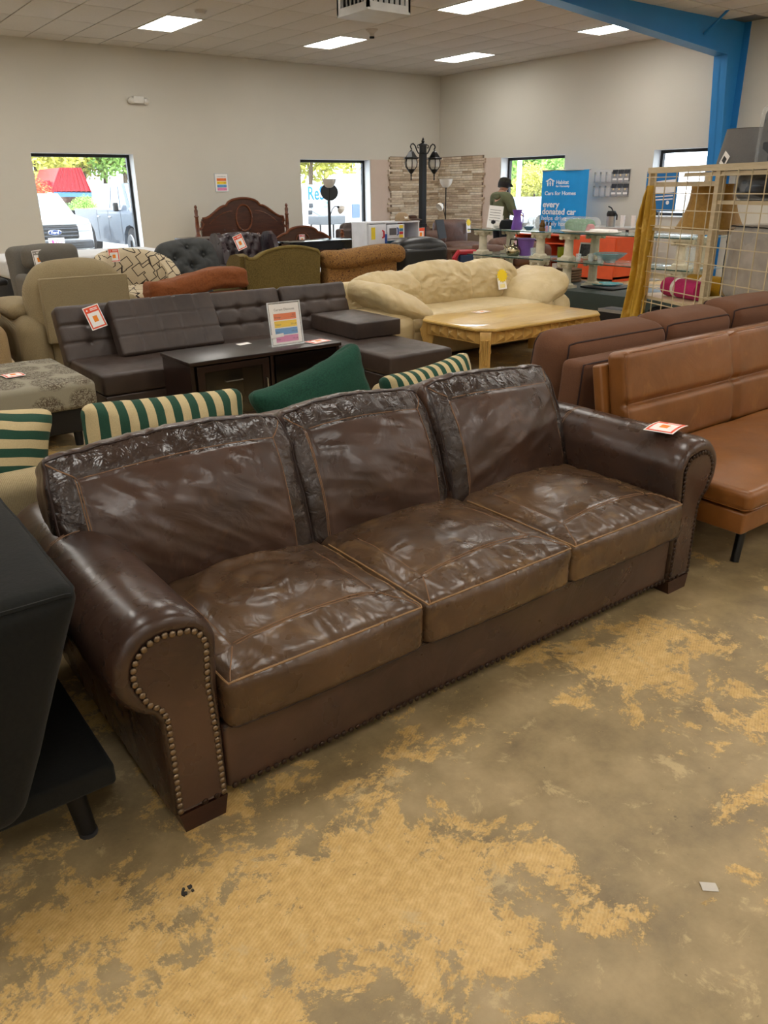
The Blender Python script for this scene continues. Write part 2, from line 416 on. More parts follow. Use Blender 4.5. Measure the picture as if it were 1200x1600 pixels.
M_pink = plain('pinkish_board', '#cbb8aa', .7, var=.02)
struct(MB().box(11.33, 11.87, WB-.012, WB, .1, 2.13).build('trim_1', M_pink, smooth=False), 'pinkish wall board between window and stone')
struct(MB().box(WR-.012, WR, 13.44, 13.95, .1, 2.13).build('trim_2', M_pink, smooth=False), 'pinkish wall board beside the side window')
# ceiling: tee grid with its boards
ceil = struct(MB().box(WL-.2, WR+.3, WF-.2, WB+.3, CZ+.006, CZ+.2).build('ceiling', M_tbar, smooth=False), 'suspended ceiling of pale tiles in a metal grid')
TX, TY = .61, 1.22; GX0, GY0 = 5.5, 13.73+2*1.22     # column i starts at GX0+i*TX; row j at GY0-j*TY
LIGHTS = [(i, j) for j in (2, 5, 8, 11, 14, 17) for i in (-20, -15, -10, -5, 0, 5, 10)]
def hvac_hole(x, y): return 5.85 < x < 6.8 and 8.0 < y < 9.0
tile_me = None; far = MB()
for j in range(0, 19):
    for i in range(-24, 13):
        if (i, j) in LIGHTS: continue
        x0, y1 = GX0+i*TX, GY0-j*TY; x1, y0 = x0+TX, y1-TY
        x0, x1, y0, y1 = max(x0, WL), min(x1, WR), max(y0, WF), min(y1, WB)
        if x1-x0 < .05 or y1-y0 < .05: continue
        if (i, j) == (12, 6): continue                                  # the missing tile by the beam
        g = .009
        in_view = j <= 7 and i >= -6 and x0 > 2.0
        full = abs(x1-x0-TX) < 1e-3 and abs(y1-y0-TY) < 1e-3
        if in_view:
            if full:
                if tile_me is None:
                    t = MB().rbox(-TX/2+g, TX/2-g, -TY/2+g, TY/2-g, -.012, .006, .004, 1).build('ceiling_tile', M_tile, ceil); tile_me = t.data
                else:
                    t = bpy.data.objects.new('ceiling_tile', tile_me); COL.objects.link(t); t.parent = ceil
                t.location = ((x0+x1)/2, (y0+y1)/2, CZ)
            else:
                MB().box(x0+g, x1-g, y0+g, y1-g, CZ-.012, CZ+.006).build('ceiling_tile', M_tile, ceil, smooth=False)
        else: far.box(x0+g, x1-g, y0+g, y1-g, CZ-.012, CZ+.006)
far.build('distant_tiles', M_tile, ceil, smooth=False)['kind'] = 'stuff'
M_diff = emit('lamp_diffuser', (1, .968, .91), LAMP_STRENGTH); M_lframe = plain('lamp_frame_white', '#d8d6d0', .4)
LABEL_L = {(0, 2): 'lit ceiling light panel above the left window, near the smoke detector', (5, 2): 'lit ceiling light panel beyond the square ceiling vent',
           (10, 2): 'small far lit ceiling light panel above the room corner', (5, 5): 'lit ceiling light panel cut by the top edge, beside the vent', (10, 5): 'lit ceiling light panel touching the blue beam'}
lamp0 = None
for (i, j) in LIGHTS:
    x0, y1 = GX0+i*TX, GY0-j*TY
    if y1-TY < WF or x0 < WL: continue
    ORD = ['first', 'second', 'third', 'fourth', 'fifth', 'sixth', 'seventh']
    lab = LABEL_L.get((i, j), '%s ceiling light panel from the side wall in the %s row from the windows' % (ORD[(10-i)//5], ORD[(j-2)//3]))
    if lamp0 is None:
        lamp0 = thing('ceiling_light', lab, 'light', (x0+TX/2, y1-TY/2, CZ-.014), 0, 'ceiling light panels')
        a, b_ = TX/2-.008, TY/2-.008; fr = MB()
        for q in ((-a, a, -b_, -b_+.02), (-a, a, b_-.02, b_), (-a, -a+.02, -b_+.02, b_-.02), (a-.02, a, -b_+.02, b_-.02)): fr.box(*q, -.006, .018)
        fr.build('frame', M_lframe, lamp0, smooth=False)
        MB().box(-a+.02, a-.02, -b_+.02, b_-.02, 0, .014).build('diffuser', M_diff, lamp0, smooth=False)
    else: dup(lamp0, (x0+TX/2, y1-TY/2, CZ-.014), label=lab)
# blue rigid steel frame: tapered column and sloping rafter
M_blue = plain('blue_paint', '#2a7ec0', .42, var=.04, scale=3)
bf = bpy.data.objects.new('steel_beam', None); COL.objects.link(bf); bf['kind'] = 'structure'; bf['label'] = 'blue painted steel column and rafter'
Yf = 7.98
q1 = at(1137, 85, Y=Yf); q2 = at(1133, 200, Y=Yf); q3 = at(870, -2, Y=Yf)
cx_top, cz_top = q1.x, q1.z
sl = (q2.x-q1.x)/(q1.z-q2.z)
cx_bot = cx_top+sl*cz_top*.62
rs = (q3.z-cz_top)/(q3.x-cx_top)
def raf(x): return cz_top+(x-cx_top)*rs
XL = cx_top-(CZ-cz_top)/abs(rs)
web = [(cx_bot, 0), (WR, 0), (WR, CZ), (XL, CZ), (cx_top, cz_top)]
MB().prism(web, Yf+.11, Yf+.125).build('web', M_blue, bf, smooth=False)
fw = .235; t_ = .014
MB().prism([(cx_bot, 0), (cx_top, cz_top), (cx_top+t_, cz_top), (cx_bot+t_, 0)], Yf, Yf+fw).build('column_flange', M_blue, bf, smooth=False)
MB().prism([(WR-t_, 0), (WR, 0), (WR, CZ), (WR-t_, CZ)], Yf, Yf+fw).build('column_flange', M_blue, bf, smooth=False)
MB().prism([(cx_top, cz_top), (cx_top, cz_top+t_), (XL, CZ), (XL-.1, CZ)], Yf, Yf+fw).build('rafter_flange', M_blue, bf, smooth=False)
a_ = at(1100, 53, Y=Yf+.1); c_ = at(1139, 14, Z=CZ)
MB().cyl(a_, c_, .02, k=6).build('flange_brace', M_blue, bf)
# broken tile corner: dark gap with hanging board
gp = thing('hanging_tile_scrap', 'torn ceiling tile scrap hanging beside the blue beam', 'tile scrap', (12.95, 8.75, CZ-.014))
MB().box(-.22, .05, -.2, .25, -.03, -.012, Rm(8, 'Y')).build('torn_board', M_tile, gp, smooth=False)
# stone veneer in the corner, every strip its own stone
ST = [plain('stone_%d' % k, c, .85, var=.14, scale=14) for k, c in enumerate(('#cbbba4', '#b9a78f', '#d8cbb6', '#a8947c', '#c0ad99', '#ded4c4'))]
sv = bpy.data.objects.new('wall_stone_veneer', None); COL.objects.link(sv); sv['kind'] = 'structure'; sv['label'] = 'stacked strips of tan stone cladding in the corner'
MB().box(11.88, WR, WB-.03, WB-.001, 0, 2.2).build('backing', plain('mortar', '#7d6d5c', .9), sv, smooth=False)
MB().box(WR-.03, WR-.001, 13.96, WB-.03, 0, 2.2).build('backing', MATS['mortar'], sv, smooth=False)
stone_me = []
for k in range(14):
    r = random.Random(k); L = .25+.25*r.random()
    def dsp(P, u, k=k): return .006*fbm(P*19+k*9, 2)+.004*fbm(P*60+k, 2)
    v, f = Puff((0, 0, 0), (L, .05, .048), .007, k=1, mid=(5, 2, 2), disp=dsp).mesh()
    mb = MB(); mb.add(v, f); o = mb.build('stone', ST[k % 6], sv, angle=30); stone_me.append((o.data, L)); bpy.data.objects.remove(o)
zz = .62
while zz < 2.17:
    for side in (0, 1):
        u, end = (11.9, WR-.03) if side == 0 else (13.98, WB-.04)
        u -= random.random()*.12
        while u < end-.02:
            me, L = random.choice(stone_me); s = min(1, (end-u)/L)
            o = bpy.data.objects.new('stone', me); COL.objects.link(o); o.parent = sv
            d = .03+.018*random.random(); sc = (s, 1, .96+.03*random.random())
            if side == 0: o.location = (u+L*s/2, WB-d, zz+.025+.003*random.random()); o.scale = sc
            else: o.location = (WR-d, u+L*s/2, zz+.025+.003*random.random()); o.rotation_euler = (0, 0, math.pi/2); o.scale = sc
            u += L*s+.004
    zz += .0505
# square ceiling vent
HZ = 3.30; qa, qb, qc_ = at(525, 28, Z=HZ), at(590, 37, Z=HZ), at(643, 24, Z=HZ)
hv = thing('ceiling_vent', 'square white ceiling diffuser box with slatted grilles', 'vent', ((qa.x+qc_.x)/2, (qa.y+qc_.y)/2, HZ))
M_hv = plain('vent_paint', '#c9cbcc', .45); M_hvd = plain('vent_dark', '#17181a', .8)
H = (abs(qb.x-qa.x)+abs(qb.y-qc_.y))/4; hb = MB()
hb.box(-H, H, -H, H, 0, .02); hb.box(-H+.06, H-.06, -H+.06, H-.06, .02, CZ-HZ-.012)
hb.build('plenum', M_hv, hv, smooth=False)
for s in range(4):
    M = Rm(90*s, 'Z'); fr = MB()
    fr.box(-H, H, -H, -H+.03, .02, .08, M); fr.box(-H, H, -H, -H+.03, .40, .47, M); fr.box(-H, -H+.07, -H, -H+.03, .08, .40, M); fr.box(H-.07, H, -H, -H+.03, .08, .40, M)
    fr.build('grille_frame', M_hv, hv, smooth=False)
    MB().box(-H+.07, H-.07, -H+.03, -H+.04, .08, .40, M).build('grille_back', M_hvd, hv, smooth=False)
    for k in range(6):
        x = -H+.11+k*(2*H-.22)/5
        MB().box(-.004, .004, -.022, .016, .08, .40, M @ Tm((x, -H+.012, 0)) @ Rm(35, 'Z')).build('louver', M_hv, hv, smooth=False)
# emergency light
p = at(216, 156, Y=WB-.06)
el = thing('emergency_light', 'small white emergency light with two lamps high on wall', 'light', (p.x, WB, p.z))
MB().rbox(-.1, .1, -.1, 0, -.06, .06, .015).build('housing', M_lframe, el)
for s in (-1, 1):
    MB().lathe([(.02, -.03), (.055, 0), (.055, .03), (.05, .045), (0, .045)], k=14, M=Tm((s*.14, -.08, -.02)) @ Rm(-75, 'X')).build('lamp_head', M_lframe, el)
    MB().cyl((s*.09, -.05, -.01), (s*.14, -.06, -.02), .012, k=8).build('lamp_arm', M_lframe, el)
# smoke detector, sprinkler
p = at(313, 16, Z=CZ-.012)
sm = thing('smoke_detector', 'round white smoke detector on the ceiling', 'smoke detector', p)
MB().lathe([(.0, 0), (.085, 0), (.085, -.02), (.06, -.045), (0, -.045)], k=20).build('detector_body', plain('detector_plastic', '#b9b2ab', .5), sm)
MB().lathe([(.092, -.004), (.092, -.012)], k=20).build('detector_base', M_lframe, sm)
p = at(581, 46, Z=CZ-.012)
sp = thing('ceiling_sprinkler', 'small round ceiling sensor below the square vent', 'sensor', p)
MB().lathe([(0, 0), (.1, 0), (.1, -.01), (.045, -.05), (.035, -.1), (0, -.1)], k=16).build('sensor_body', MATS['detector_plastic'], sp)
MB().lathe([(0, -.1), (.04, -.1), (.04, -.125), (0, -.125)], k=12).build('sensor_tip', M_hvd, sp)
# ------------------------------------------------------------------ signs and tags, shared
PAPER = plain('white_paper', '#f2efec', .6, var=.01); INK = plain('dark_ink', '#2c2c2c', .6)
ORANGE = plain('print_orange', '#e8722e', .6); YELLOW = plain('print_yellow', '#f4cf22', .6); BLUE = plain('print_blue', '#5b9bd3', .6); PINK = plain('print_pink', '#e08ab8', .6)
REDP = plain('print_red_orange', '#e5532f', .6)
def discount_sheet(par, M, w, h, detail=True):
    """the discount list: heading and four coloured bands, M at its lower left corner"""
    MB().box(0, w, 0, h, -.001, 0, M).build('sheet', PAPER, par, smooth=False)
    e = .0006
    for k, (mt, a, b_) in enumerate(((ORANGE, 'Orange', 'New\nArrival'), (YELLOW, 'Yellow', '25% off'), (BLUE, 'Blue', '50% off'), (PINK, 'Pink', '75% off'))):
        y1 = h*(.76-.185*k); y0 = y1-h*.16
        MB().box(w*.12, w*.88, y0, y1, 0, e, M).build('colour_band', mt, par, smooth=False)
        text('lettering', a, h*.062, INK, par, M @ Tm((w*.14, y0+h*.05, e+.0002)), th=.0001)
        text('lettering', b_, h*(.055 if k else .05), INK, par, M @ Tm((w*.86, y0+h*(.05 if k else .095), e+.0002)), 'RIGHT', th=.0001)
    text('lettering', 'Current Discounts', h*.085, INK, par, M @ Tm((w*.5, h*.83, .0005)), 'CENTER', th=.0001, font_scale_x=.93)
p = at(338, 299, Y=WB-.02); q = at(355, 272, Y=WB-.02)
ws = thing('wall_sign', 'small paper discount list in clear holder on the wall', 'sign', (p.x, WB-.01, p.z))
w_, h_ = q.x-p.x, q.z-p.z
MB().box(-.012, w_+.012, -.004, .008, -.012, h_+.012).build('holder', plain('holder_clear', '#c4c8cc', .15), ws, smooth=False)
discount_sheet(ws, frame((0, -.006, 0), (1, 0, 0), (0, 0, 1)), w_, h_)
def price_tag(label, M, w=.10, h=.14, col=None, bend=.006):
    """card with coloured border, white field and a small sticker; M: x right, y up, z out"""
    t = thing('price_tag', label, 'tag'); t.matrix_world = M
    bm = lambda u, v, z0: (u*w-w/2, v*h-h/2, z0+bend*math.sin(v*math.pi))
    MB().sheet(lambda u, v: bm(u, v, .001), 2, 8, .0012).build('card', PAPER, t)
    c = col or REDP
    def patch(name, u0, u1, v0, v1, z, mt): MB().sheet(lambda u, v: bm(u0+(u1-u0)*u, v0+(v1-v0)*v, z), 2, 8, .0005).build(name, mt, t)
    patch('border', .05, .95, .04, .96, .0022, c); patch('field', .13, .87, .1, .72, .0028, PAPER); patch('sticker', .36, .64, .3, .56, .0034, plain('sticker_orange', '#f08a1e', .6) if c is not INK else INK)
    MB().lathe([(0, 0), (.05*w, 0), (.05*w, .0006), (0, .0006)], k=10, M=Tm((-w*.3, h*.34, .0042))).build('punch_dot', PAPER, t)
    for k in range(2): patch('print_line', .4, .85, .80+.06*k, .83+.06*k, .0027, PAPER)
    return t
# ------------------------------------------------------------------ the brown leather sofa in front
L_main = leather('sofa_leather', '#35251d', '#4b352a', .30, wear='#6d503d', seed=1, fold=7, foldd=.0022)
L_seat = leather('sofa_seat_leather', '#3b2a1d', '#59422d', .28, wear='#80633f', seed=2, fold=9, foldd=.002, wearlo=.56)
L_band = leather('sofa_band_leather', '#251c18', '#3a2d27', .25, seed=3, fold=16, foldd=.0035, crease=.10, crease_scale=34)
L_arm = leather('sofa_arm_leather', '#2f211a', '#473329', .28, wear='#6b4c33', seed=4, fold=5, foldd=.0015, wearlo=.64)
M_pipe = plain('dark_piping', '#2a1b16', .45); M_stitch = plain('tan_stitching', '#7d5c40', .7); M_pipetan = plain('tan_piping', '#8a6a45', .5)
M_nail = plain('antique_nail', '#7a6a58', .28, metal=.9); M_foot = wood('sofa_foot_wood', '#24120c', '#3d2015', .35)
sofa = thing('leather_sofa', 'worn dark brown leather three-seat sofa with rolled arms and nailheads', 'sofa', (1.585, 1.53, 0))
def soft(puff, name, mat, parent, band=None, mats=None, angle=60):
    A = [puff.axis(a) for a in range(3)]
    v, f = puff.mesh(); me = bpy.data.meshes.new(name); me.from_pydata(v.tolist(), [], f)
    o = finish(me, name, mats or mat, parent, True, angle); return o
def back_cushion(cx, w, seed, lean, rz=0, hz=.49, drop=0):
    t = .2
    def disp(P, u):
        q = P*np.array([1, 1, 1])+seed*3.7
        front = sstep(-.2, -.8, u[:, 1])
        band = np.maximum(sstep(.60, .68, u[:, 2]), np.maximum(sstep(-.74, -.8, u[:, 0]), sstep(.78, .84, u[:, 0])))
        d = np.zeros(len(P))
        a = math.radians((0, 32, 18, -28)[seed]); R = np.array([[math.cos(a), 0, math.sin(a)], [0, 1, 0], [-math.sin(a), 0, math.cos(a)]])
        fold = ridge((P@R)*np.array([2.2, 1, 7.5])+seed*5.1, 2)
        d += front*(1-band)*(.013*fold*sstep(1.1, -.5, u[:, 2])+.022*fbm(q*3.2, 2)+.008*fbm(q*8, 2)+.004*ridge((P@R)*np.array([4, 1, 13])+seed*2.2, 2))
        d += front*band*(.009*ridge(q*np.array([11, 1, 7]), 2)+.003*fbm(q*22, 2))
        d += (1-front)*.006*ridge(q*np.array([14, 14, 6]), 2)
        for g in (np.abs(u[:, 2]-.64)*hz/2/.006+9*(np.abs(u[:, 0]) > .8), np.abs(u[:, 0]+.77)*w/2/.006, np.abs(u[:, 0]-.81)*w/2/.006):
            d -= front*.005*np.exp(-g**2)
        corner = np.exp(-((np.abs(u[:, 0])-.95)**2/.03+(u[:, 2]-.85)**2/.03))
        d -= .016*corner
        return d
    def bend(P, u):
        P = P.copy(); P[:, 1] += .02*(u[:, 2]**2)
        P[:, 2] += .012*np.sin(u[:, 0]*2.1+seed); return P
    M = Tm((cx, .50, .385-drop)) @ Rm(rz, 'Z') @ Rm(-lean, 'X')
    pf = Puff((0, t/2, hz/2), (w, t, hz), .04, k=4, mid=(84, 8, 64), crown=(.0, .055, .012), disp=disp, bend=bend, M=M)
    v, f = pf.mesh(); me = bpy.data.meshes.new('back_cushion'); me.from_pydata(v.tolist(), [], f)
    o = finish(me, 'back_cushion', [L_main, L_band], sofa, True, 60)
    # the border panels are cut from darker, shinier hide
    Minv = np.array(M.inverted()); P = v@Minv[:3, :3].T+Minv[:3, 3]
    for pl in o.data.polygons:
        c = P[list(pl.vertices)].mean(0)
        ux, uz = c[0]/(w/2), (c[2]-hz/2)/(hz/2)
        if c[1] < .03 and (uz > .64 or ux < -.77 or ux > .81): pl.material_index = 1
    pf.seam([(-1, -1, -.95), (-1, -1, 1), (1, -1, 1), (1, -1, -.95)], .0042).build('piping', M_pipe, o)
    pf.seam([(-1, 1, -.5), (-1, 1, 1), (1, 1, 1), (1, 1, -.5)], .0042).build('piping', M_pipe, o)
    st = MB()
    pf.seam([(-.77, -1, -1), (-.77, -1, .64), (.81, -1, .64), (.81, -1, -1)], .0021, st)
    pf.seam([(-.79, -1, -1), (-.79, -1, .64)], .0018, st); pf.seam([(-.77, -1, .64), (-1, -1, .96)], .0021, st); pf.seam([(.81, -1, .64), (1, -1, .96)], .0021, st)
    st.build('stitching', M_stitch, o); return o
back_cushion(-.735, .78, 1, 22, rz=-3, drop=.0)
back_cushion(-.04, .615, 2, 23, rz=0)
back_cushion(.625, .70, 3, 22, rz=3)
def seat_cushion(cx, seed, sag):
    w, dp, hz = .626, .66, .15
    def disp(P, u):
        q = P+seed*2.3; top = sstep(.3, .8, u[:, 2]); fr = sstep(-.58, -.66, u[:, 1]); d = np.zeros(len(P))
        d += top*(1-fr)*(.011*fbm(q*5.5, 3)+.005*ridge(q*np.array([5, 8, 1]), 2))
        d += top*fr*(.008*ridge(q*np.array([13, 5, 1]), 2)+.005*fbm(q*np.array([14, 11, 1]), 2))
        if sag:
            rr = np.sqrt(((u[:, 0]+.02)/.62)**2+((u[:, 1]-.12)/.55)**2)
            d += top*(.011*np.exp(-((rr-.95)/.13)**2)*sstep(-.3, .6, u[:, 1]-u[:, 0]*.3)+.005*np.cos(rr*13+2*fbm(q*4, 2))*np.exp(-(rr/.8)**2)-.012*np.exp(-(rr/.8)**2))
        side = sstep(-.6, -.95, u[:, 1])*(1-top)
        d += side*(.003*fbm(q*np.array([9, 1, 14]), 2))
        for g in (np.abs(u[:, 1]+.62)*dp/2/.006, np.abs(np.abs(u[:, 0])-.74)*w/2/.006+9*(u[:, 1] < -.62)): d -= top*.004*np.exp(-g**2)
        return d
    pf = Puff((cx, -.035+dp/2, .26+hz/2), (w, dp, hz), .03, k=3, mid=(72, 70, 8), crown=(.004, .02, .055), disp=disp)
    o = pf.build('seat_cushion', L_seat, sofa)
    pf.seam([(-1, .6, 1), (-1, -1, 1), (1, -1, 1), (1, .6, 1)], .0034).build('piping', M_pipetan, o)
    pf.seam([(-1, .6, -1), (-1, -1, -1), (1, -1, -1), (1, .6, -1)], .003).build('piping', M_pipe, o)
    st = MB()
    pf.seam([(-.74, .4, 1), (-.74, -.62, 1), (.74, -.62, 1), (.74, .4, 1)], .0021, st)
    pf.seam([(-.72, -.60, 1), (.72, -.60, 1)], .0018, st); pf.seam([(-.74, -.62, 1), (-.96, -.98, 1)], .0021, st); pf.seam([(.74, -.62, 1), (.96, -.98, 1)], .0021, st)
    st.build('stitching', M_stitch, o); return o
seat_cushion(-.632, 1, True); seat_cushion(0, 2, False); seat_cushion(.632, 3, False)
# rolled arms
def arm_outline(n=26):
    pts = [(.948, .055), (.946, .25), (.944, .40)]
    cx, cz, r = 1.066, .488, .134
    for a in np.linspace(math.radians(168), math.radians(-68), n): pts.append((cx+r*math.cos(a), cz+r*math.sin(a)))
    pts += [(1.106, .345), (1.104, .25), (1.100, .055)]
    return np.array(pts)
def outline_normals(P):
    t = np.roll(P, -1, 0)-np.roll(P, 1, 0); n = np.stack([-t[:, 1], t[:, 0]], 1); return n/np.linalg.norm(n, axis=1, keepdims=True)
OUT = arm_outline(); NOR = outline_normals(OUT)
INS = .022+.030*sstep(.34, .42, OUT[:, 1])*(.4+.6*sstep(.96, 1.02, OUT[:, 0]))          # how far the nail line lies inside the edge
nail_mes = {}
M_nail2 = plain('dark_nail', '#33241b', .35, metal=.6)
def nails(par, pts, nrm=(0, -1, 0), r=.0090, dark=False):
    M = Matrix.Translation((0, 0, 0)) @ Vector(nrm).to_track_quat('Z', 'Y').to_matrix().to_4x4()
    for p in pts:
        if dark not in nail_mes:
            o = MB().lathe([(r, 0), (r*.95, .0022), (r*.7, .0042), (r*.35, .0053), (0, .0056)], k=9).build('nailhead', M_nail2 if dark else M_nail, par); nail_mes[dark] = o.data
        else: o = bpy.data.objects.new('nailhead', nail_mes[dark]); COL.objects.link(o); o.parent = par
        o.matrix_local = Tm(p) @ M
def resample(P, step):
    P = np.array(P, float); L = np.r_[0, np.cumsum(np.linalg.norm(np.diff(P, axis=0), axis=1))]
    n = max(2, int(round(L[-1]/step))); s = np.linspace(0, L[-1], n)
    return np.stack([np.interp(s, L, P[:, k]) for k in range(P.shape[1])], 1)
for s in (-1, 1):
    ys = [(.012, 1.1), (.004, .9), (.001, .66), (.006, .36), (.022, .12), (.05, 0)]+[(y, 0) for y in np.linspace(.09, .92, 24)]+[(.95, .2), (.965, .7)]
    # outward normal check: the outline runs clockwise seen from the front
    sign = 1 if ((OUT+NOR*.01)[10, 1] > OUT[10, 1]) else -1
    v = []; n = len(OUT)
    for (y, ins) in ys:
        ring = OUT-sign*NOR*(INS*ins)[:, None]
        q = np.stack([ring[:, 0], np.full(n, y), ring[:, 1]], 1)
        roll = sstep(.34, .44, q[:, 2]); nz = np.stack([sign*NOR[:, 0], np.zeros(n), sign*NOR[:, 1]], 1)
        d = roll*(.004*ridge(q*np.array([9, 4, 9])+s*7, 2)*np.exp(-y/.12)+.0028*fbm(q*8+s*5, 2)+.0022*ridge(q*np.array([4, 11, 4])+3*s, 2))
        v += [tuple(p) for p in (q+nz*d[:, None])*np.array([s, 1, 1])]
    f = [(i*n+j, i*n+(j+1) % n, (i+1)*n+(j+1) % n, (i+1)*n+j) for i in range(len(ys)-1) for j in range(n)]
    f += [tuple(range(n)), tuple(range((len(ys)-1)*n, len(ys)*n))]
    mb = MB(); mb.add(v, f); arm = mb.build('arm', L_arm, sofa, angle=70)
    # front facing panel, outlined with nailheads
    pan = OUT-sign*NOR*(INS+.003)[:, None]
    MB().prism([(s*a, b) for a, b in pan], .001, .016).build('arm_panel', L_main, sofa, angle=30)
    loop = OUT-sign*NOR*INS[:, None]
    path = np.stack([s*loop[:, 0], np.full(n, .002), loop[:, 1]], 1)
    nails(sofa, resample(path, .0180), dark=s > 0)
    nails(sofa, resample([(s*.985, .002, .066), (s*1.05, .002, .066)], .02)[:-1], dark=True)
    for yy in (.60, .61): MB().tube([(s*(a+sign*NOR[k, 0]*.001), yy, b+sign*NOR[k, 1]*.001) for k, (a, b) in enumerate(OUT) if 2 <= k < n-2], .0016, 5).build('stitching', M_stitch, sofa)
# front rail, back, feet
pf = Puff((0, .06, .157), (1.895, .10, .2), .012, k=2, mid=(60, 2, 8), disp=lambda P, u: .003*fbm(P*np.array([3, 1, 9]), 2)*sstep(0, -.8, u[:, 1])-.004*np.exp(-((np.abs(P[:, 0])-.316)/.006)**2))
rail = pf.build('front_rail', L_main, sofa)
tr = MB(); pf.seam([(-1, -1, .96), (1, -1, .96)], .0038, tr); pf.seam([(-1, -1, .86), (1, -1, .86)], .003, tr); tr.build('welt', M_pipe, rail)
for x in (-1, 1): pf.seam([(x*.333, -1, .85), (x*.333, -1, -1)], .0016).build('stitching', M_stitch, rail)
nails(sofa, [(x, .008, .066) for x in np.arange(-.93, .935, .0245)], r=.007, dark=True)
def backd(P, u): return .004*fbm(P*5, 2)
pf = Puff((0, .90, .41), (1.92, .13, .71), .05, k=4, mid=(30, 3, 14), disp=backd, M=Tm((0, 0, 0)))
bk = pf.build('back_frame', L_main, sofa)
pf.seam([(-1, -1, -.9), (-1, -1, 1), (1, -1, 1), (1, -1, -.9)], .004).build('piping', M_pipe, bk)
MB().rbox(-.94, .94, .10, .86, .12, .255, .01).build('seat_deck', plain('deck_cloth', '#2a201b', .9), sofa)
for x in (-1, 1):
    for y in (.05, .86):
        M = Tm((x*1.022, y, 0))
        MB().prism([(-.055, 0), (.055, 0), (.066, .057), (-.066, .057)], -.05, .05, M=M).build('foot', M_foot, sofa, smooth=False)
# card lying on the far arm
price_tag('orange and white price card lying on the leather sofa arm', frame((1.585+1.05, 1.69, .634), (.1, -1, .02), (1, .35, -.02)), .115, .16)
# ------------------------------------------------------------------ seats around the leather sofa
def stripe(name, c1, c2, axis='X', width=.036, rough=.9, phase=0., wob=.12):
    if name in MATS: return MATS[name]
    m, nt, b, co = base(name)
    sx = nt.nodes.new('ShaderNodeSeparateXYZ'); nt.links.new(co, sx.inputs[0])
    n = noise_node(nt, co, 3, 2); ma = nt.nodes.new('ShaderNodeMath'); ma.operation = 'MULTIPLY_ADD'; ma.inputs[1].default_value = wob*width; nt.links.new(n.outputs[0], ma.inputs[0]); nt.links.new(sx.outputs['XYZ'.index(axis)], ma.inputs[2])
    d = nt.nodes.new('ShaderNodeMath'); d.operation = 'MULTIPLY_ADD'; d.inputs[1].default_value = .5/width; d.inputs[2].default_value = phase+50; nt.links.new(ma.outputs[0], d.inputs[0])
    fr = nt.nodes.new('ShaderNodeMath'); fr.operation = 'FRACT'; nt.links.new(d.outputs[0], fr.inputs[0])
    gt = nt.nodes.new('ShaderNodeMath'); gt.operation = 'GREATER_THAN'; gt.inputs[1].default_value = .5; nt.links.new(fr.outputs[0], gt.inputs[0])
    f = noise_node(nt, co, 240, 2); a = mix(nt, f.outputs[0], lin(c1), tuple(v*.62 for v in lin(c1)[:3])+(1,)); c = mix(nt, f.outputs[0], lin(c2), tuple(v*.7 for v in lin(c2)[:3])+(1,))
    nt.links.new(mix(nt, gt.outputs[0], a, c), b.inputs['Base Color']); b.inputs['Roughness'].default_value = rough; bump(nt, b, f.outputs[0], .4, .0015); MATS[name] = m; return m
def pillow(c, size, M=None, seed=0, amp=.008, mid=18, corner=.06):
    """knife-edge cushion: thin at the rim, plump in the middle, pointed corners"""
    sx, sy, sz = size
    def bend(P, u):
        P = P.copy(); e = np.maximum(np.abs(u[:, 0]), np.abs(u[:, 2])); P[:, 1] *= .22+.78*np.sqrt(np.clip(1-e**2.6, 0, 1))
        k = 1-corner*(1-np.abs(u[:, 2])**2)*np.abs(u[:, 0])**2; P[:, 0] *= k; P[:, 2] *= 1-corner*(1-np.abs(u[:, 0])**2)*np.abs(u[:, 2])**2
        return P
    return Puff(c, size, min(size)*.3, k=3, mid=(mid, 4, mid), disp=lambda P, u: amp*fbm(P*9+seed*4.1, 2)+amp*.5*ridge(P*14+seed, 2), bend=bend, M=M)
# black futon standing end-on
fut = wthing('black_futon', 'black velvet futon seen end-on at the left edge', 'futon', (.1, 2.0, 0))
V_black = fabric('black_velvet', '#121311', '#080908', scale=90); M_dark = plain('black_wood', '#0b0b0c', .5)
def fb(P, u):
    P = P.copy(); z = (P[:, 2]+.26)/.52; P[:, 0] += -.235*(1-z)-.03*z; return P
pf = Puff((.238, 2.0, .53), (.30, 1.08, .50), .045, k=3, mid=(8, 24, 12), crown=(0, .02, .015), disp=lambda P, u: .006*fbm(P*7, 2)-.012*np.exp(-((P[:, 0]+.03)/.012)**2)*sstep(-.5, -.9, u[:, 1]), bend=fb)
bkp = pf.build('backrest', V_black, fut)
pf.seam([(-1, -1, 1), (1, -1, 1), (1, 1, 1)], .005).build('piping', V_black, bkp)
MB().rbox(-.9, .02, 1.47, 2.54, .28, .44, .03).build('seat', V_black, fut)
MB().rbox(-.95, .375, 1.57, 2.54, .20, .26, .012).build('base_frame', V_black, fut)
for (x, y) in ((.30, 1.68), (.30, 2.44), (-.85, 1.68), (-.85, 2.44)):
    MB().cyl((x+.01, y, 0), (x-.01, y+.02, .2), .022, .027, 12).build('leg', M_dark, fut)
    MB().cyl((x+.01, y, 0), (x+.01, y, .012), .0235, k=12).build('leg_cap', plain('foot_rubber', '#2b2b2e', .6), fut)
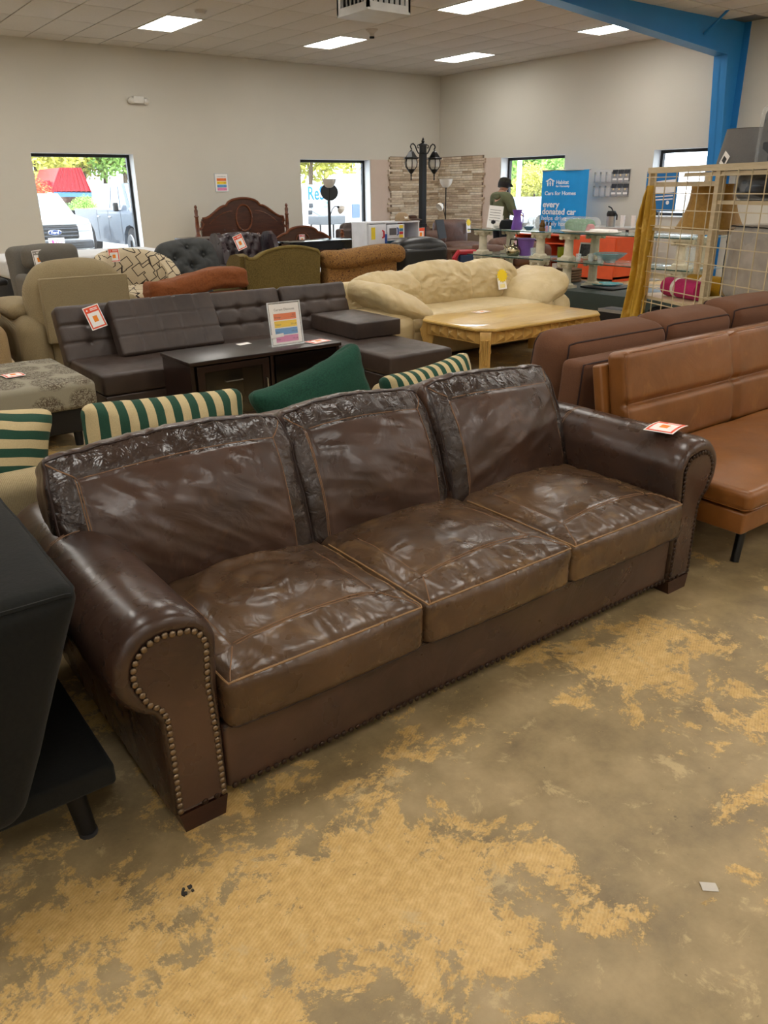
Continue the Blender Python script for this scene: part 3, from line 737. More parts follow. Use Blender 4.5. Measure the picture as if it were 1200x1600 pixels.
# tan leather futon
L_tan = leather('tan_leather', '#6f441d', '#8a5729', .33, wear='#a3713c', seed=6, fold=5, foldd=.0015, grain=520, wearlo=.6)
tf = wthing('tan_futon', 'tan leather futon with tufted back and black metal legs', 'futon', (3.8, 1.8, 0))
def tufts(xs, zs, gw=.016, gd=.022):
    def d(P, u):
        fr = sstep(-.3, -.8, u[:, 1]); r = .004*fbm(P*6, 2)
        for x in xs: r = r-fr*gd*np.exp(-((P[:, 0]-x)/gw)**2)
        for z in zs: r = r-fr*gd*np.exp(-((P[:, 2]-z)/gw)**2)
        return r
    return d
Mt = Tm((3.83, 2.0, .40)) @ Rm(-11, 'X')
pf = Puff((0, .06, .225), (1.90, .11, .45), .03, k=3, mid=(90, 3, 44), crown=(0, .02, 0), disp=tufts((-.115, .55), (-.01,)), M=Mt)
o = pf.build('back_cushion', L_tan, tf); pf.seam([(-1, -1, -1), (-1, -1, 1), (1, -1, 1), (1, -1, -1)], .004).build('piping', L_tan, o)
MB().rbox(-.985, .98, .115, .165, -.08, .40, .012, M=Mt).build('back_board', L_tan, tf)
pf = Puff((3.79, 1.705, .365), (1.98, .63, .085), .03, k=3, mid=(40, 18, 3), crown=(0, .01, .02), disp=lambda P, u: .004*fbm(P*5, 2)+.006*ridge(P*np.array([3, 1.2, 1])+4, 2)*sstep(.2, .9, u[:, 2]))
o = pf.build('seat_cushion', L_tan, tf); pf.seam([(-1, 1, -1), (-1, -1, -1), (1, -1, -1), (1, 1, -1)], .0045).build('piping', L_tan, o)
MB().rbox(2.81, 4.77, 1.41, 2.02, .225, .315, .01).build('seat_frame', L_tan, tf)
for x, s in ((3.03, 1), (4.55, -1)):
    for y, t in ((1.53, 1), (1.95, -1)): MB().cyl((x, y, 0), (x+s*.07, y+t*.02, .23), .018, .021, 14).build('leg', plain('black_tube', '#0d0d0f', .3), tf)
# brown woven sofa with its back to us
F_br = fabric('brown_chenille', '#6a4731', '#482b1c', scale=420); M_brp = plain('dark_brown_welt', '#2d1712', .7)
bs = wthing('brown_fabric_sofa', 'brown chenille sofa facing away behind the tan futon', 'sofa', (4.0, 2.9, 0))
def bfb(P, u): P = P.copy(); P[:, 0] += np.where(u[:, 0] < -.9, .10*(P[:, 2]+.3), 0); return P
pf = Puff((4.05, 2.42, .40), (2.36, .14, .68), .03, k=3, mid=(20, 2, 8), disp=lambda P, u: .003*fbm(P*5, 2), bend=bfb)
o = pf.build('back_frame', F_br, bs); pf.seam([(-1, -1, -1), (-1, -1, 1), (1, -1, 1)], .005).build('piping', M_brp, o)
for k, (x0, x1, zt) in enumerate(((3.0, 3.83, .835), (3.80, 4.46, .845), (4.45, 5.18, .865))):
    pf = Puff(((x0+x1)/2, 2.66, .62), (x1-x0, .27, zt*2-1.24), .085, k=4, mid=(18, 6, 8), crown=(.015, .03, .01), disp=lambda P, u: .005*fbm(P*6+k, 2), M=Tm((0, 2.66, .5)) @ Rm(6, 'X') @ Tm((0, -2.66, -.5)))
    o = pf.build('back_cushion', F_br, bs); pf.seam([(-1, -1, -.8), (-1, -1, 1), (1, -1, 1), (1, -1, -.8)], .005).build('piping', M_brp, o); pf.seam([(-1, 1, -.8), (-1, 1, 1), (1, 1, 1), (1, 1, -.8)], .005).build('piping', M_brp, o)
MB().rbox(2.92, 5.2, 2.5, 3.35, .08, .30, .03).build('seat_base', F_br, bs)
for k in range(3): MB().rbox(3.0+.73*k, 3.72+.73*k, 2.8, 3.36, .30, .43, .04, 3).build('seat_cushion', F_br, bs)
for x in (2.98, 5.14):
    for y in (2.45, 3.28): MB().box(x-.03, x+.03, y-.03, y+.03, 0, .08).build('foot', M_dark, bs, smooth=False)
# cream sofa hidden behind the leather one, with its pillows
F_cr = fabric('cream_corduroy', '#b3a27f', '#8a7a5a', scale=200, stripes='X')
cs = wthing('cream_sofa', 'low cream corduroy sofa mostly hidden behind the leather sofa', 'sofa', (1.3, 3.0, 0))
MB().rbox(-.02, 2.62, 2.70, 3.45, .08, .34, .03).build('seat_base', F_cr, cs); MB().rbox(0, 2.6, 2.58, 2.72, .08, .66, .05, 3).build('back_frame', F_cr, cs)
for x in (-.02, 2.48): MB().rbox(x, x+.14, 2.72, 3.45, .34, .52, .05, 3).build('arm', F_cr, cs)
for k in range(2): MB().rbox(.13+1.18*k, 1.29+1.18*k, 2.9, 3.47, .34, .45, .04, 3).build('seat_cushion', F_cr, cs)
for x in (.05, 2.55):
    for y in (2.65, 3.38): MB().box(x-.03, x+.03, y-.03, y+.03, 0, .08).build('foot', M_dark, cs, smooth=False)
S1 = stripe('green_cream_stripe', '#1c4a38', '#cbb88c', 'X', .0345); S2 = stripe('green_cream_stripe_flat', '#1c4a38', '#cbb88c', 'Z', .03, wob=1.4); S3 = stripe('green_cream_stripe_slant', '#1c4a38', '#cbb88c', 'X', .026, wob=1.2)
V_gr = fabric('green_velvet', '#1f4a3a', '#123026', scale=150)
pl = pillow((0, 0, 0), (.64, .15, .30), seed=1, corner=.02).build('throw_pillow', S1); pl.location = (1.075, 2.80, .640); pl.rotation_euler = (math.radians(-8), math.radians(3.5), math.radians(2)); tag(pl, 'long green and cream striped pillow poking up behind the sofa', 'pillow')
pl = pillow((0, 0, 0), (.58, .17, .38), seed=2, corner=.12, amp=.014).build('throw_pillow', V_gr); pl.location = (1.765, 2.82, .63); pl.rotation_euler = (math.radians(-10), math.radians(-16), 0); tag(pl, 'plain dark green velvet pillow behind the middle cushion', 'pillow')
pl = pillow((0, 0, 0), (.56, .17, .34), seed=3, corner=.1).build('throw_pillow', S3); pl.location = (2.42, 2.82, .57); pl.rotation_euler = (math.radians(-24), math.radians(-6), 0); tag(pl, 'striped pillow with a green corner behind the right cushion', 'pillow')
pl = pillow((0, 0, 0), (.62, .22, .44), seed=4, corner=.12).build('throw_pillow', S2); pl.location = (.37, 2.86, .645); pl.rotation_euler = (math.radians(-14), math.radians(14), math.radians(8)); tag(pl, 'large striped pillow beside the leather sofa back at left edge', 'pillow')
# patterned ottoman
def medallion():
    m, nt, b, co = base('medallion_cloth')
    v = nt.nodes.new('ShaderNodeTexVoronoi'); v.inputs['Scale'].default_value = 4.4; v.inputs['Randomness'].default_value = .35; nt.links.new(co, v.inputs['Vector'])
    n = noise_node(nt, co, 75, 2, .5, 1.5); k1 = ramp(nt, n.outputs[0], [(.46, (0, 0, 0, 1)), (.51, (1, 1, 1, 1))])
    k2 = ramp(nt, v.outputs[0], [(.52, (1, 1, 1, 1)), (.60, (0, 0, 0, 1))])
    mm = nt.nodes.new('ShaderNodeMath'); mm.operation = 'MULTIPLY'; nt.links.new(k1.outputs[0], mm.inputs[0]); nt.links.new(k2.outputs[0], mm.inputs[1])
    w = noise_node(nt, co, 300, 2); bc = mix(nt, w.outputs[0], lin('#7b7664'), lin('#9d9784'))
    nt.links.new(mix(nt, mm.outputs[0], bc, lin('#54493a')), b.inputs['Base Color']); b.inputs['Roughness'].default_value = .85
    bump(nt, b, w.outputs[0], .3, .001); return m
ot = wthing('patterned_ottoman', 'large grey ottoman printed with brown leafy medallions', 'ottoman', (.8, 5.4, 0))
pf = Puff((.82, 5.39, .345), (1.28, .92, .17), .035, k=3, mid=(16, 12, 3), crown=(0, 0, .02), disp=lambda P, u: .003*fbm(P*5, 2)); pf.build('cushion', medallion(), ot)
MB().rbox(.24, 1.40, 5.0, 5.80, .10, .262, .01).build('base', M_dark, ot)
for x in (.3, 1.34):
    for y in (5.06, 5.74): MB().cyl((x, y, 0), (x, y, .1), .025, .03, 10).build('foot', M_dark, ot)
p = at(20, 588, Z=.446); price_tag('orange price card lying on the patterned ottoman', frame((p.x, p.y, .452), (1, .15, 0), (-.15, 1, 0)), .12, .12, bend=.004)
# dark brown sectional with quilted back
L_ch = leather('chocolate_leather', '#302622', '#43362f', .42, seed=8, fold=6, foldd=.0015, grain=600)
se = wthing('sectional_sofa', 'dark brown quilted leather sectional with chaise', 'sofa', (2.9, 5.6, 0))
def quilt(x0, x1, z1, nx, name):
    M = Tm((0, 5.98, .34)) @ Rm(-20, 'X'); L = x1-x0
    xs = [L*(i/nx-.5) for i in range(1, nx)]; zs = [-.2+.4*i/3 for i in (1, 2)]
    def d(P, u):
        fr = sstep(-.2, -.8, u[:, 1]); r = .003*fbm(P*7+x0, 2); zz = 0
        for z in zs: r = r-fr*.011*np.exp(-((P[:, 2]-z)/.012)**2)
        for x in xs: r = r-fr*.003*np.exp(-((P[:, 0]-x)/.012)**2)
        for z in zs:
            for x in xs: r = r-fr*.018*np.exp(-((P[:, 0]-x)**2+(P[:, 2]-z)**2)/.0012)
        return r
    pf = Puff(((x0+x1)/2, .09, .215), (L, .15, .43), .03, k=3, mid=(int(L*48), 3, 34), crown=(0, .015, 0), disp=d, M=M); return pf.build(name, L_ch, se)
quilt(1.60, 3.47, .77, 9, 'backrest'); quilt(3.49, 4.17, .78, 3, 'backrest')
def sd(P, u): return .003*fbm(P*5, 2)-.004*np.exp(-(np.abs(((P[:, 0]*1+9) % .46)-.23)/.02)**2)*sstep(.3, .9, u[:, 2])
for (x0, x1, y0, nm) in ((1.62, 3.47, 5.32, 'seat'), (3.49, 4.10, 4.56, 'chaise_seat')):
    Puff(((x0+x1)/2, (y0+6.12)/2, .29), (x1-x0, 6.12-y0, .15), .025, k=3, mid=(22, 18, 3), crown=(0, 0, .012), disp=sd).build(nm, L_ch, se)
    MB().rbox(x0+.01, x1-.01, y0+.01, 6.3, .045, .212, .012).build('base', L_ch, se)
for x in (1.7, 3.4, 4.0):
    for y in (5.4, 6.2): MB().cyl((x, y, 0), (x, y, .05), .025, k=10).build('foot', M_dark, se)
qc = Puff((0, .065, .215), (.84, .13, .43), .022, k=3, mid=(84, 3, 44), crown=(0, .012, 0), disp=lambda P, u: .002*fbm(P*8, 2)-sstep(-.3, -.8, u[:, 1])*(.006*sum(np.exp(-((P[:, 0]-x)/.008)**2) for x in (-.25, -.08, .09, .26))+.006*sum(np.exp(-((P[:, 2]-z)/.008)**2) for z in (-.07, .07)))).build('quilted_cushion', L_ch)
qc.location = (2.37, 5.80, .385); qc.rotation_euler = (math.radians(-27), 0, math.radians(1.5)); tag(qc, 'loose brown quilted leather cushion leaning on the sectional back', 'cushion')
bc = Puff((0, 0, .065), (.45, .72, .13), .012, k=2, mid=(8, 8, 2), crown=(0, 0, .012), disp=lambda P, u: .003*fbm(P*6, 2)).build('box_cushion', L_ch)
bc.location = (3.90, 5.60, .378); bc.rotation_euler = (0, 0, math.radians(-2)); tag(bc, 'flat boxy brown leather cushion lying on the chaise', 'cushion')
# orange card pinned to the sectional back
def on_plane(px, py, Y): return at(px, py, Y=Y)
p = at(147, 495, Y=6.02); price_tag('orange price card tilted on the sectional back, left of cushion', frame((p.x, p.y-.02, p.z), (1, 0, .28), (-.2, .34, 1)), .12, .17, bend=0)
# espresso media stand
W_es = wood('espresso_wood', '#140c0a', '#241512', .28, 'X'); M_silver = plain('brushed_steel', '#b9bab8', .3, metal=1)
ms = wthing('media_stand', 'low espresso brown media stand with glass doors', 'media stand', (2.56, 4.92, 0))
MB().rbox(1.98, 3.14, 4.68, 5.16, .475, .50, .004).build('top', W_es, ms)
for x in (1.99, 2.57, 3.105): MB().box(x, x+.025, 4.70, 5.15, 0, .475).build('side_panel', W_es, ms, smooth=False)
MB().box(2.015, 3.105, 5.13, 5.15, 0.02, .475).build('back_panel', W_es, ms, smooth=False); MB().box(2.015, 3.105, 4.72, 5.13, .05, .07).build('shelf', W_es, ms, smooth=False)
M_gl = glass('smoked_glass', '#241f17', .08, .55)
dr = MB()
for q in ((2.03, 2.08, .08, .465), (2.50, 2.55, .08, .465), (2.08, 2.50, .08, .12), (2.08, 2.50, .425, .465)): dr.box(q[0], q[1], 4.685, 4.70, q[2], q[3])
dr = dr.build('door', W_es, ms, smooth=False); MB().box(2.08, 2.50, 4.69, 4.695, .12, .425).build('pane', M_gl, dr, smooth=False)
MB().tube([(2.22, 4.685, .35), (2.22, 4.67, .35), (2.34, 4.67, .35), (2.34, 4.685, .35)], .004, 6).build('handle', M_silver, dr); MB().tube([(2.525, 4.685, .2), (2.525, 4.67, .2), (2.525, 4.67, .33), (2.525, 4.685, .33)], .004, 6).build('handle', M_silver, dr)
d2 = MB().box(2.60, 3.10, 4.685, 4.70, .08, .465).build('door', plain('black_glass_door', '#060606', .12), ms, smooth=False)
MB().lathe([(.02, 0), (.02, .004), (.016, .006), (.012, .003)], k=16, M=Tm((2.66, 4.685, .19)) @ Rm(90, 'X')).build('finger_ring', M_silver, d2); MB().box(3.0, 3.03, 4.68, 4.686, .36, .364).build('handle', M_silver, d2, smooth=False)
# acrylic holder with the discount list
sh = thing('sign_holder', 'clear acrylic stand with coloured Current Discounts list', 'sign', (2.785, 4.82, .50))
M_acr = glass('clear_acrylic', '#ffffff', .03, .18)
Ms = Rm(8, 'X') @ Tm((-.125, 0, 0)) if False else Tm((-.125, 0, .004)) @ Rm(90-(-8) if False else 82, 'X')
MB().box(0, .25, 0, .29, -.006, -.003, Ms).build('back_plate', M_acr, sh, smooth=False); MB().box(-.13, .13, -.02, .06, 0, .003).build('foot_plate', M_acr, sh, smooth=False)
MB().box(-.004, .254, -.002, .294, .002, .004, Ms).build('front_plate', glass('front_acrylic', '#ffffff', .03, .06), sh, smooth=False)
ed = MB()
for q in ((-.004, 0, 0, .29), (.25, .254, 0, .29), (-.004, .254, .29, .294), (-.004, .254, -.004, 0)): ed.box(*q, -.006, .004, Ms)
ed.build('edge', plain('acrylic_edge', '#dfe3e8', .2), sh, smooth=False)
discount_sheet(sh, Ms @ Tm((.008, .01, 0)), .234, .27)
MB().box(0, .10, .055, .078, .0045, .005, Ms @ Rm(3, 'Z')).build('taped_slip', PAPER, sh, smooth=False)
c = MB().sheet(lambda u, v: (u*.1-.05, v*.055-.03, .001+.002*v), 3, 3, .001).build('paper_card', PAPER); c.location = (2.56, 5.06, .5015); c.rotation_euler = (0, 0, .15); tag(c, 'small blank white card on the media stand', 'card')
p = at(510, 534, Z=.5); price_tag('orange price card lying on the media stand corner', frame((p.x-.05, p.y+.04, .5025), (1, .2, 0), (-.2, 1, 0)), .17, .12, bend=.002)
# blond coffee table with faceted apron
W_bl = wood('blond_wood', '#bf9950', '#d9b76e', .30, 'X', coat=.5); W_bl2 = wood('blond_wood_side', '#b68d48', '#d0aa62', .35, 'Z')
ct = wthing('coffee_table', 'blond wood coffee table with pyramid carved apron', 'table', (5.32, 5.12, 0))
X0, X1, Y0, Y1, cc = 4.56, 6.08, 4.68, 5.56, .10
def octo(e): return [(X0+cc, Y0-e), (X1-cc, Y0-e), (X1+e, Y0+cc), (X1+e, Y1-cc), (X1-cc, Y1+e), (X0+cc, Y1+e), (X0-e, Y1-cc), (X0-e, Y0+cc)]
bm = MB(); lv = [(.0, .405), (.022, .412), (.024, .425), (.014, .434), (0, .436)]
v = [(x, y, z) for e, z in lv for x, y in octo(e)]; f = [tuple(range(7, -1, -1)), tuple(range((len(lv)-1)*8, len(lv)*8))]+[(i*8+j, i*8+(j+1) % 8, (i+1)*8+(j+1) % 8, (i+1)*8+j) for i in range(len(lv)-1) for j in range(8)]
bm.add(v, f).build('top', W_bl, ct, angle=25)
ap = MB(); ap.box(X0+.10, X1-.10, Y0+.03, Y0+.05, .30, .405); ap.box(X0+.10, X1-.10, Y1-.05, Y1-.03, .30, .405); ap.box(X0+.03, X0+.05, Y0+.10, Y1-.10, .30, .405); ap.box(X1-.05, X1-.03, Y0+.10, Y1-.10, .30, .405)
ap = ap.build('apron', W_bl2, ct, smooth=False)
def pyr(cx, cy, nx, ny, w):
    h = .045; t = Vector((-ny, nx, 0)); o_ = Vector((cx, cy, .352)); n_ = Vector((nx, ny, 0))
    return MB().add([o_-t*w-Vector((0, 0, h)), o_+t*w-Vector((0, 0, h)), o_+t*w+Vector((0, 0, h)), o_-t*w+Vector((0, 0, h)), o_+n_*.04], [(0, 1, 4), (1, 2, 4), (2, 3, 4), (3, 0, 4), (3, 2, 1, 0)])
nF = 11; wF = (X1-X0-.3)/nF
for k in range(nF):
    for yy, s in ((Y0+.03, -1), (Y1-.03, 1)): pyr(X0+.15+wF*(k+.5), yy, 0, s, wF*.47).build('carved_facet', W_bl2, ct, smooth=False)
nS = 5; wS = (Y1-Y0-.3)/nS
for k in range(nS):
    for xx, s in ((X0+.03, -1), (X1-.03, 1)): pyr(xx, Y0+.15+wS*(k+.5), s, 0, wS*.47).build('carved_facet', W_bl2, ct, smooth=False)
for sx in (0, 1):
    for sy in (0, 1):
        M = Tm(((X0+.075) if sx == 0 else (X1-.075), (Y0+.075) if sy == 0 else (Y1-.075), 0)) @ Rm({(0, 0): 225, (1, 0): 315, (1, 1): 45, (0, 1): 135}[(sx, sy)], 'Z')
        prof = [(-.03, 0), (.035, 0), (.04, .05), (.03, .13), (.035, .22), (.06, .29), (.07, .35), (.05, .405), (-.05, .405), (-.05, .30), (-.035, .2)]
        lg = MB().prism([(a, b) for a, b in prof], -.045, .045, 'y', M=M).build('leg', W_bl2, ct, angle=30)
        for yy in (-.03, -.01, .01, .03): MB().tube([M @ Vector((a+.004, yy*(.4+b*2), b)) for a, b in ((.033, .13), (.037, .22), (.06, .29), (.07, .34))], .008, 6).build('reed', W_bl2, lg)
        MB().lathe([(0, -.05), (.018, -.05), (.018, .05), (0, .05)], k=12, M=M @ Tm((.03, 0, .245)) @ Rm(90, 'X')).build('scroll', W_bl2, lg)
p = at(752, 487, Z=.44); price_tag('faded price card lying on the blond coffee table', frame((p.x, p.y, .4385), (1, .1, 0), (-.1, 1, 0)), .17, .11, plain('faded_pink', '#d9a68c', .6), bend=.001)
# cream leather sofa with pillow arms
L_cr = leather('cream_leather', '#bba679', '#cfbc92', .45, wear='#dccba6', seed=9, fold=7, foldd=.003, grain=500)
cl = wthing('cream_leather_sofa', 'plump cream leather sofa with pillow arms', 'sofa', (5.5, 6.1, 0))
MB().rbox(4.55, 6.45, 5.62, 6.45, .05, .30, .03, 3).build('seat_base', L_cr, cl)
def soft_disp(seed, a=.012): return lambda P, u: a*1.1*ridge(P*np.array([7, 4, 12])+seed*3.1, 2)*.7+a*fbm(P*9+seed, 2)
Puff((5.5, 5.95, .36), (1.9, .70, .15), .06, k=4, mid=(40, 14, 4), crown=(0, .02, .02), disp=soft_disp(2, .008)).build('seat_cushion', L_cr, cl)
for k, (x0, x1, zt) in enumerate(((4.34, 5.14, .76), (4.98, 5.80, .825), (5.66, 6.46, .80))):
    sx = x1-x0
    def bd(P, u): P = P.copy(); P[:, 2] -= .08*u[:, 0]**4*(u[:, 2] > 0); return P
    Puff(((x0+x1)/2, 6.25, .37+(zt-.37)/2), (sx, .30, zt-.37), .10, k=4, mid=(40, 5, 28), crown=(.02, .06, .02), disp=soft_disp(k+4, .020), bend=bd, M=Tm((0, 6.2, .4)) @ Rm(-10, 'X') @ Tm((0, -6.2, -.4))).build('back_cushion', L_cr, cl)
MB().rbox(4.33, 6.62, 6.36, 6.58, .05, .68, .08, 3).build('back_frame', L_cr, cl)
for s, x in ((1, 4.44), (-1, 6.56)):
    pf = Puff((x, 6.02, .27), (.34, .86, .42), .13, k=5, mid=(6, 12, 6), crown=(.01, .02, .01), disp=soft_disp(x, .004)); a = pf.build('arm', L_cr, cl)
    pf.seam([(-.9, -1, -.8), (-.9, -1, .9), (.9, -1, .9), (.9, -1, -.8)], .004).build('piping', L_cr, a)
    def bd(P, u, s=s): P = P.copy(); P[:, 2] -= s*P[:, 0]*.38+.06*(u[:, 1] < 0)*u[:, 1]**2; return P
    Puff((x+s*.13, 5.98, .53), (.56, .70, .20), .095, k=5, mid=(14, 16, 4), crown=(.02, .03, .03), disp=soft_disp(x+3, .018), bend=bd).build('arm_pillow', L_cr, cl)
for x in (4.6, 6.4):
    for y in (5.7, 6.4): MB().cyl((x, y, 0), (x, y, .05), .03, k=10).build('foot', M_dark, cl)
def star_tag(label, M, w=.11, h=.15):
    t = thing('price_tag', label, 'tag'); t.matrix_world = M
    MB().box(-w/2, w/2, -h/2, h/2, 0, .0012).build('card', PAPER, t, smooth=False); MB().box(-w*.3, w*.3, -h*.4, -h*.15, .0012, .0018).build('print_block', plain('pale_yellow_print', '#f0e3a0', .6), t, smooth=False)
    pts = [((.075 if k % 2 else .055)*math.cos(math.pi*k/14), (.075 if k % 2 else .055)*math.sin(math.pi*k/14)) for k in range(28)]
    MB().prism([(a+.012, b+h*.42) for a, b in pts], .002, .0035, 'z').build('starburst', plain('starburst_yellow', '#f2d21a', .6), t, smooth=False); return t
p = at(780, 440, Y=6.08); star_tag('white card with yellow starburst on the cream sofa cushion', frame((p.x, p.y-.04, p.z), (1, -.1, .05), (0, .25, 1)))
# ------------------------------------------------------------------ second and third rows of seats
def feet(par, xs, ys, h=.08, mat=None):
    for x in xs:
        for y in ys: MB().cyl((x, y, 0), (x, y, h), .022, .03, 10).build('foot', mat or M_dark, par)
F_kh = fabric('khaki_corduroy', '#9c8c6c', '#7a6c50', scale=160, stripes='X', bumpd=.003)
def recliner(label, x0, x1, yb, zt, mat, lean=8):
    """recliner seen from behind: swollen back, flat rear panel, fat arms"""
    r = wthing('recliner', label, 'recliner', ((x0+x1)/2, yb+.4, 0)); w = x1-x0; cx = (x0+x1)/2
    def bd(P, u): P = P.copy(); P[:, 0] *= 1-.10*np.clip(u[:, 2], 0, 1)**3; P[:, 2] -= .10*np.abs(u[:, 0])**3*(u[:, 2] > 0); return P
    Puff((cx, yb+.22, .35+(zt-.35)/2), (w, .30, zt-.35), .12, k=5, mid=(20, 5, 14), crown=(.01, .03, .01), disp=lambda P, u: .008*fbm(P*6+cx, 2)+.005*ridge(P*np.array([14, 3, 4]), 2)*(np.abs(u[:, 0]) > .5), bend=bd, M=Tm((0, yb+.2, .4)) @ Rm(-lean, 'X') @ Tm((0, -yb-.2, -.4))).build('backrest', mat, r)
    pf = Puff((cx+.02, yb+.05, .33+(zt-.46)/2), (w*.86, .09, zt-.46), .015, k=2, mid=(10, 2, 8), disp=lambda P, u: .003*fbm(P*5, 2)); o = pf.build('rear_panel', mat, r); pf.seam([(-1, -1, -1), (-1, -1, 1), (1, -1, 1), (1, -1, -1)], .005).build('piping', mat, o)
    MB().rbox(cx-w*.36, cx+w*.36, yb+.1, yb+.95, .08, .34, .03, 3).build('base', mat, r); MB().rbox(cx-w*.34, cx+w*.34, yb+.35, yb+.98, .34, .5, .06, 3).build('seat_cushion', mat, r)
    for s in (-1, 1):
        def bd2(P, u): P = P.copy(); P[:, 2] += .05*np.sin(u[:, 1]*1.6); return P
        Puff((cx+s*(w*.5), yb+.52, .33), (.24, .92, .50), .10, k=4, mid=(6, 12, 6), crown=(.02, .02, .03), disp=lambda P, u: .005*fbm(P*6+s, 2), bend=bd2).build('arm', mat, r)
        Puff((cx+s*(w*.5), yb+.62, .58), (.28, .70, .12), .055, k=4, mid=(6, 10, 2), crown=(.01, .02, .03), disp=lambda P, u: .006*fbm(P*8+s, 2)).build('arm_pad', mat, r)
    feet(r, (cx-.3, cx+.3), (yb+.15, yb+.85)); return r
recliner('khaki corduroy recliner seen from behind, beyond the sectional', 1.66, 2.50, 6.95, .985, F_kh)
recliner('pale beige recliner cut off by the left picture edge', .48, 1.30, 6.85, .92, fabric('pale_beige_cloth', '#a98f68', '#86704e', scale=160))
# grey lounge chair with loose head pillow
F_gy = fabric('grey_tweed', '#6a665f', '#4c4944', scale=200)
def lounge(name, label, x0, x1, yf, zt, mat, seat_z=.44, back=None, arm_z=.6, dep=.8, group=None):
    """armchair facing us: yf is its front"""
    c = wthing(name, label, 'chair', ((x0+x1)/2, yf+dep/2, 0), 0, group); w = x1-x0
    MB().rbox(x0+.1, x1-.1, yf+.04, yf+dep-.05, .1, .3, .03, 3).build('seat_base', mat, c)
    Puff(((x0+x1)/2, yf+dep*.42, seat_z-.07), (w-.22, dep*.72, .15), .05, k=4, mid=(10, 10, 3), crown=(0, .02, .03), disp=lambda P, u: .004*fbm(P*6, 2)).build('seat_cushion', mat, c)
    for x in (x0, x1-.14): Puff((x+.07, yf+dep*.45, arm_z/2+.05), (.14, dep*.85, arm_z-.1), .05, k=4, mid=(3, 10, 6), crown=(.01, .02, .02), disp=lambda P, u: .003*fbm(P*6, 2)).build('arm', mat, c)
    feet(c, (x0+.1, x1-.1), (yf+.1, yf+dep-.1), .1)
    return c
g = lounge('grey_armchair', 'grey tweed armchair with a loose head pillow by the left window', 2.36, 3.06, 9.9, .95, F_gy)
Puff((2.66, 10.6, .60), (.66, .2, .62), .08, k=4, mid=(12, 4, 10), crown=(0, .03, .02), disp=lambda P, u: .006*fbm(P*6, 2), M=Tm((0, 10.6, .4)) @ Rm(-12, 'X') @ Tm((0, -10.6, -.4))).build('backrest', F_gy, g)
Puff((2.76, 10.38, .80), (.64, .20, .26), .08, k=4, mid=(14, 4, 6), crown=(.01, .03, .02), disp=lambda P, u: .008*fbm(P*7, 2)).build('head_pillow', F_gy, g)
p = at(60, 404, Y=10.26); price_tag('faded grey price card on the grey armchair pillow', frame((p.x, p.y, p.z), (1, .05, -.1), (-.25, 0, 1)), .13, .19, plain('faded_grey_print', '#8f8a84', .6), bend=0)
# geometric barrel chair
def geo_cloth():
    m, nt, b, co = base('geometric_cloth')
    mp = nt.nodes.new('ShaderNodeMapping'); mp.inputs['Rotation'].default_value = (.3, .5, .45); nt.links.new(co, mp.inputs['Vector'])
    v = nt.nodes.new('ShaderNodeTexVoronoi'); v.feature = 'DISTANCE_TO_EDGE'; v.distance = 'CHEBYCHEV' if hasattr(v, 'distance') else v.distance
    v.feature = 'F1'; v.distance = 'CHEBYCHEV'; v.inputs['Scale'].default_value = 7.2; v.inputs['Randomness'].default_value = .75; nt.links.new(mp.outputs[0], v.inputs['Vector'])
    k = ramp(nt, v.outputs[0], [(.36, (0, 0, 0, 1)), (.37, (1, 1, 1, 1)), (.43, (1, 1, 1, 1)), (.44, (0, 0, 0, 1))])
    w = noise_node(nt, co, 240, 2); bc = mix(nt, w.outputs[0], lin('#a8977a'), lin('#c9bb9f'))
    nt.links.new(mix(nt, k.outputs[0], bc, lin('#30251d')), b.inputs['Base Color']); b.inputs['Roughness'].default_value = .9; return m
F_geo = geo_cloth()
bc = wthing('barrel_chair', 'cream armchair with brown squared line pattern', 'chair', (3.5, 9.6, 0))
def bar(u, v, off):
    a = math.radians(-20+220*u); r = .46+off; top = .56+.32*math.sin(math.pi*min(1, max(0, u)))**.7
    return (3.47+r*math.cos(a)*1.02, 9.45+r*math.sin(a)*.95, .12+(top-.12)*v)
n_u = 26; ring = []
for i in range(n_u+1):
    u = i/n_u; ring.append([Vector(bar(u, v, o_)) for v, o_ in ((0, 0), (.5, .02), (.92, .04), (1, .01), (1, -.06), (.93, -.11), (.5, -.11), (0, -.10))])
m_ = MB(); K = 8; m_.add([p for r in ring for p in r], [(i*K+j, (i+1)*K+j, (i+1)*K+(j+1) % K, i*K+(j+1) % K) for i in range(n_u) for j in range(K)]+[tuple(range(K)), tuple(range(n_u*K+K-1, n_u*K-1, -1))]); m_.build('backrest', F_geo, bc, angle=50)
Puff((3.47, 9.40, .37), (.70, .74, .16), .06, k=4, mid=(8, 8, 3), crown=(.02, .02, .04)).build('seat_cushion', F_geo, bc); MB().rbox(3.14, 3.80, 9.08, 9.78, .1, .3, .04, 3).build('seat_base', F_geo, bc); feet(bc, (3.2, 3.74), (9.12, 9.7), .1)
p = at(178, 399, Y=9.74); price_tag('orange price card on the line patterned armchair', frame((p.x, p.y, p.z), (1, 0, 0), (0, .05, 1)), .13, .15, bend=0)
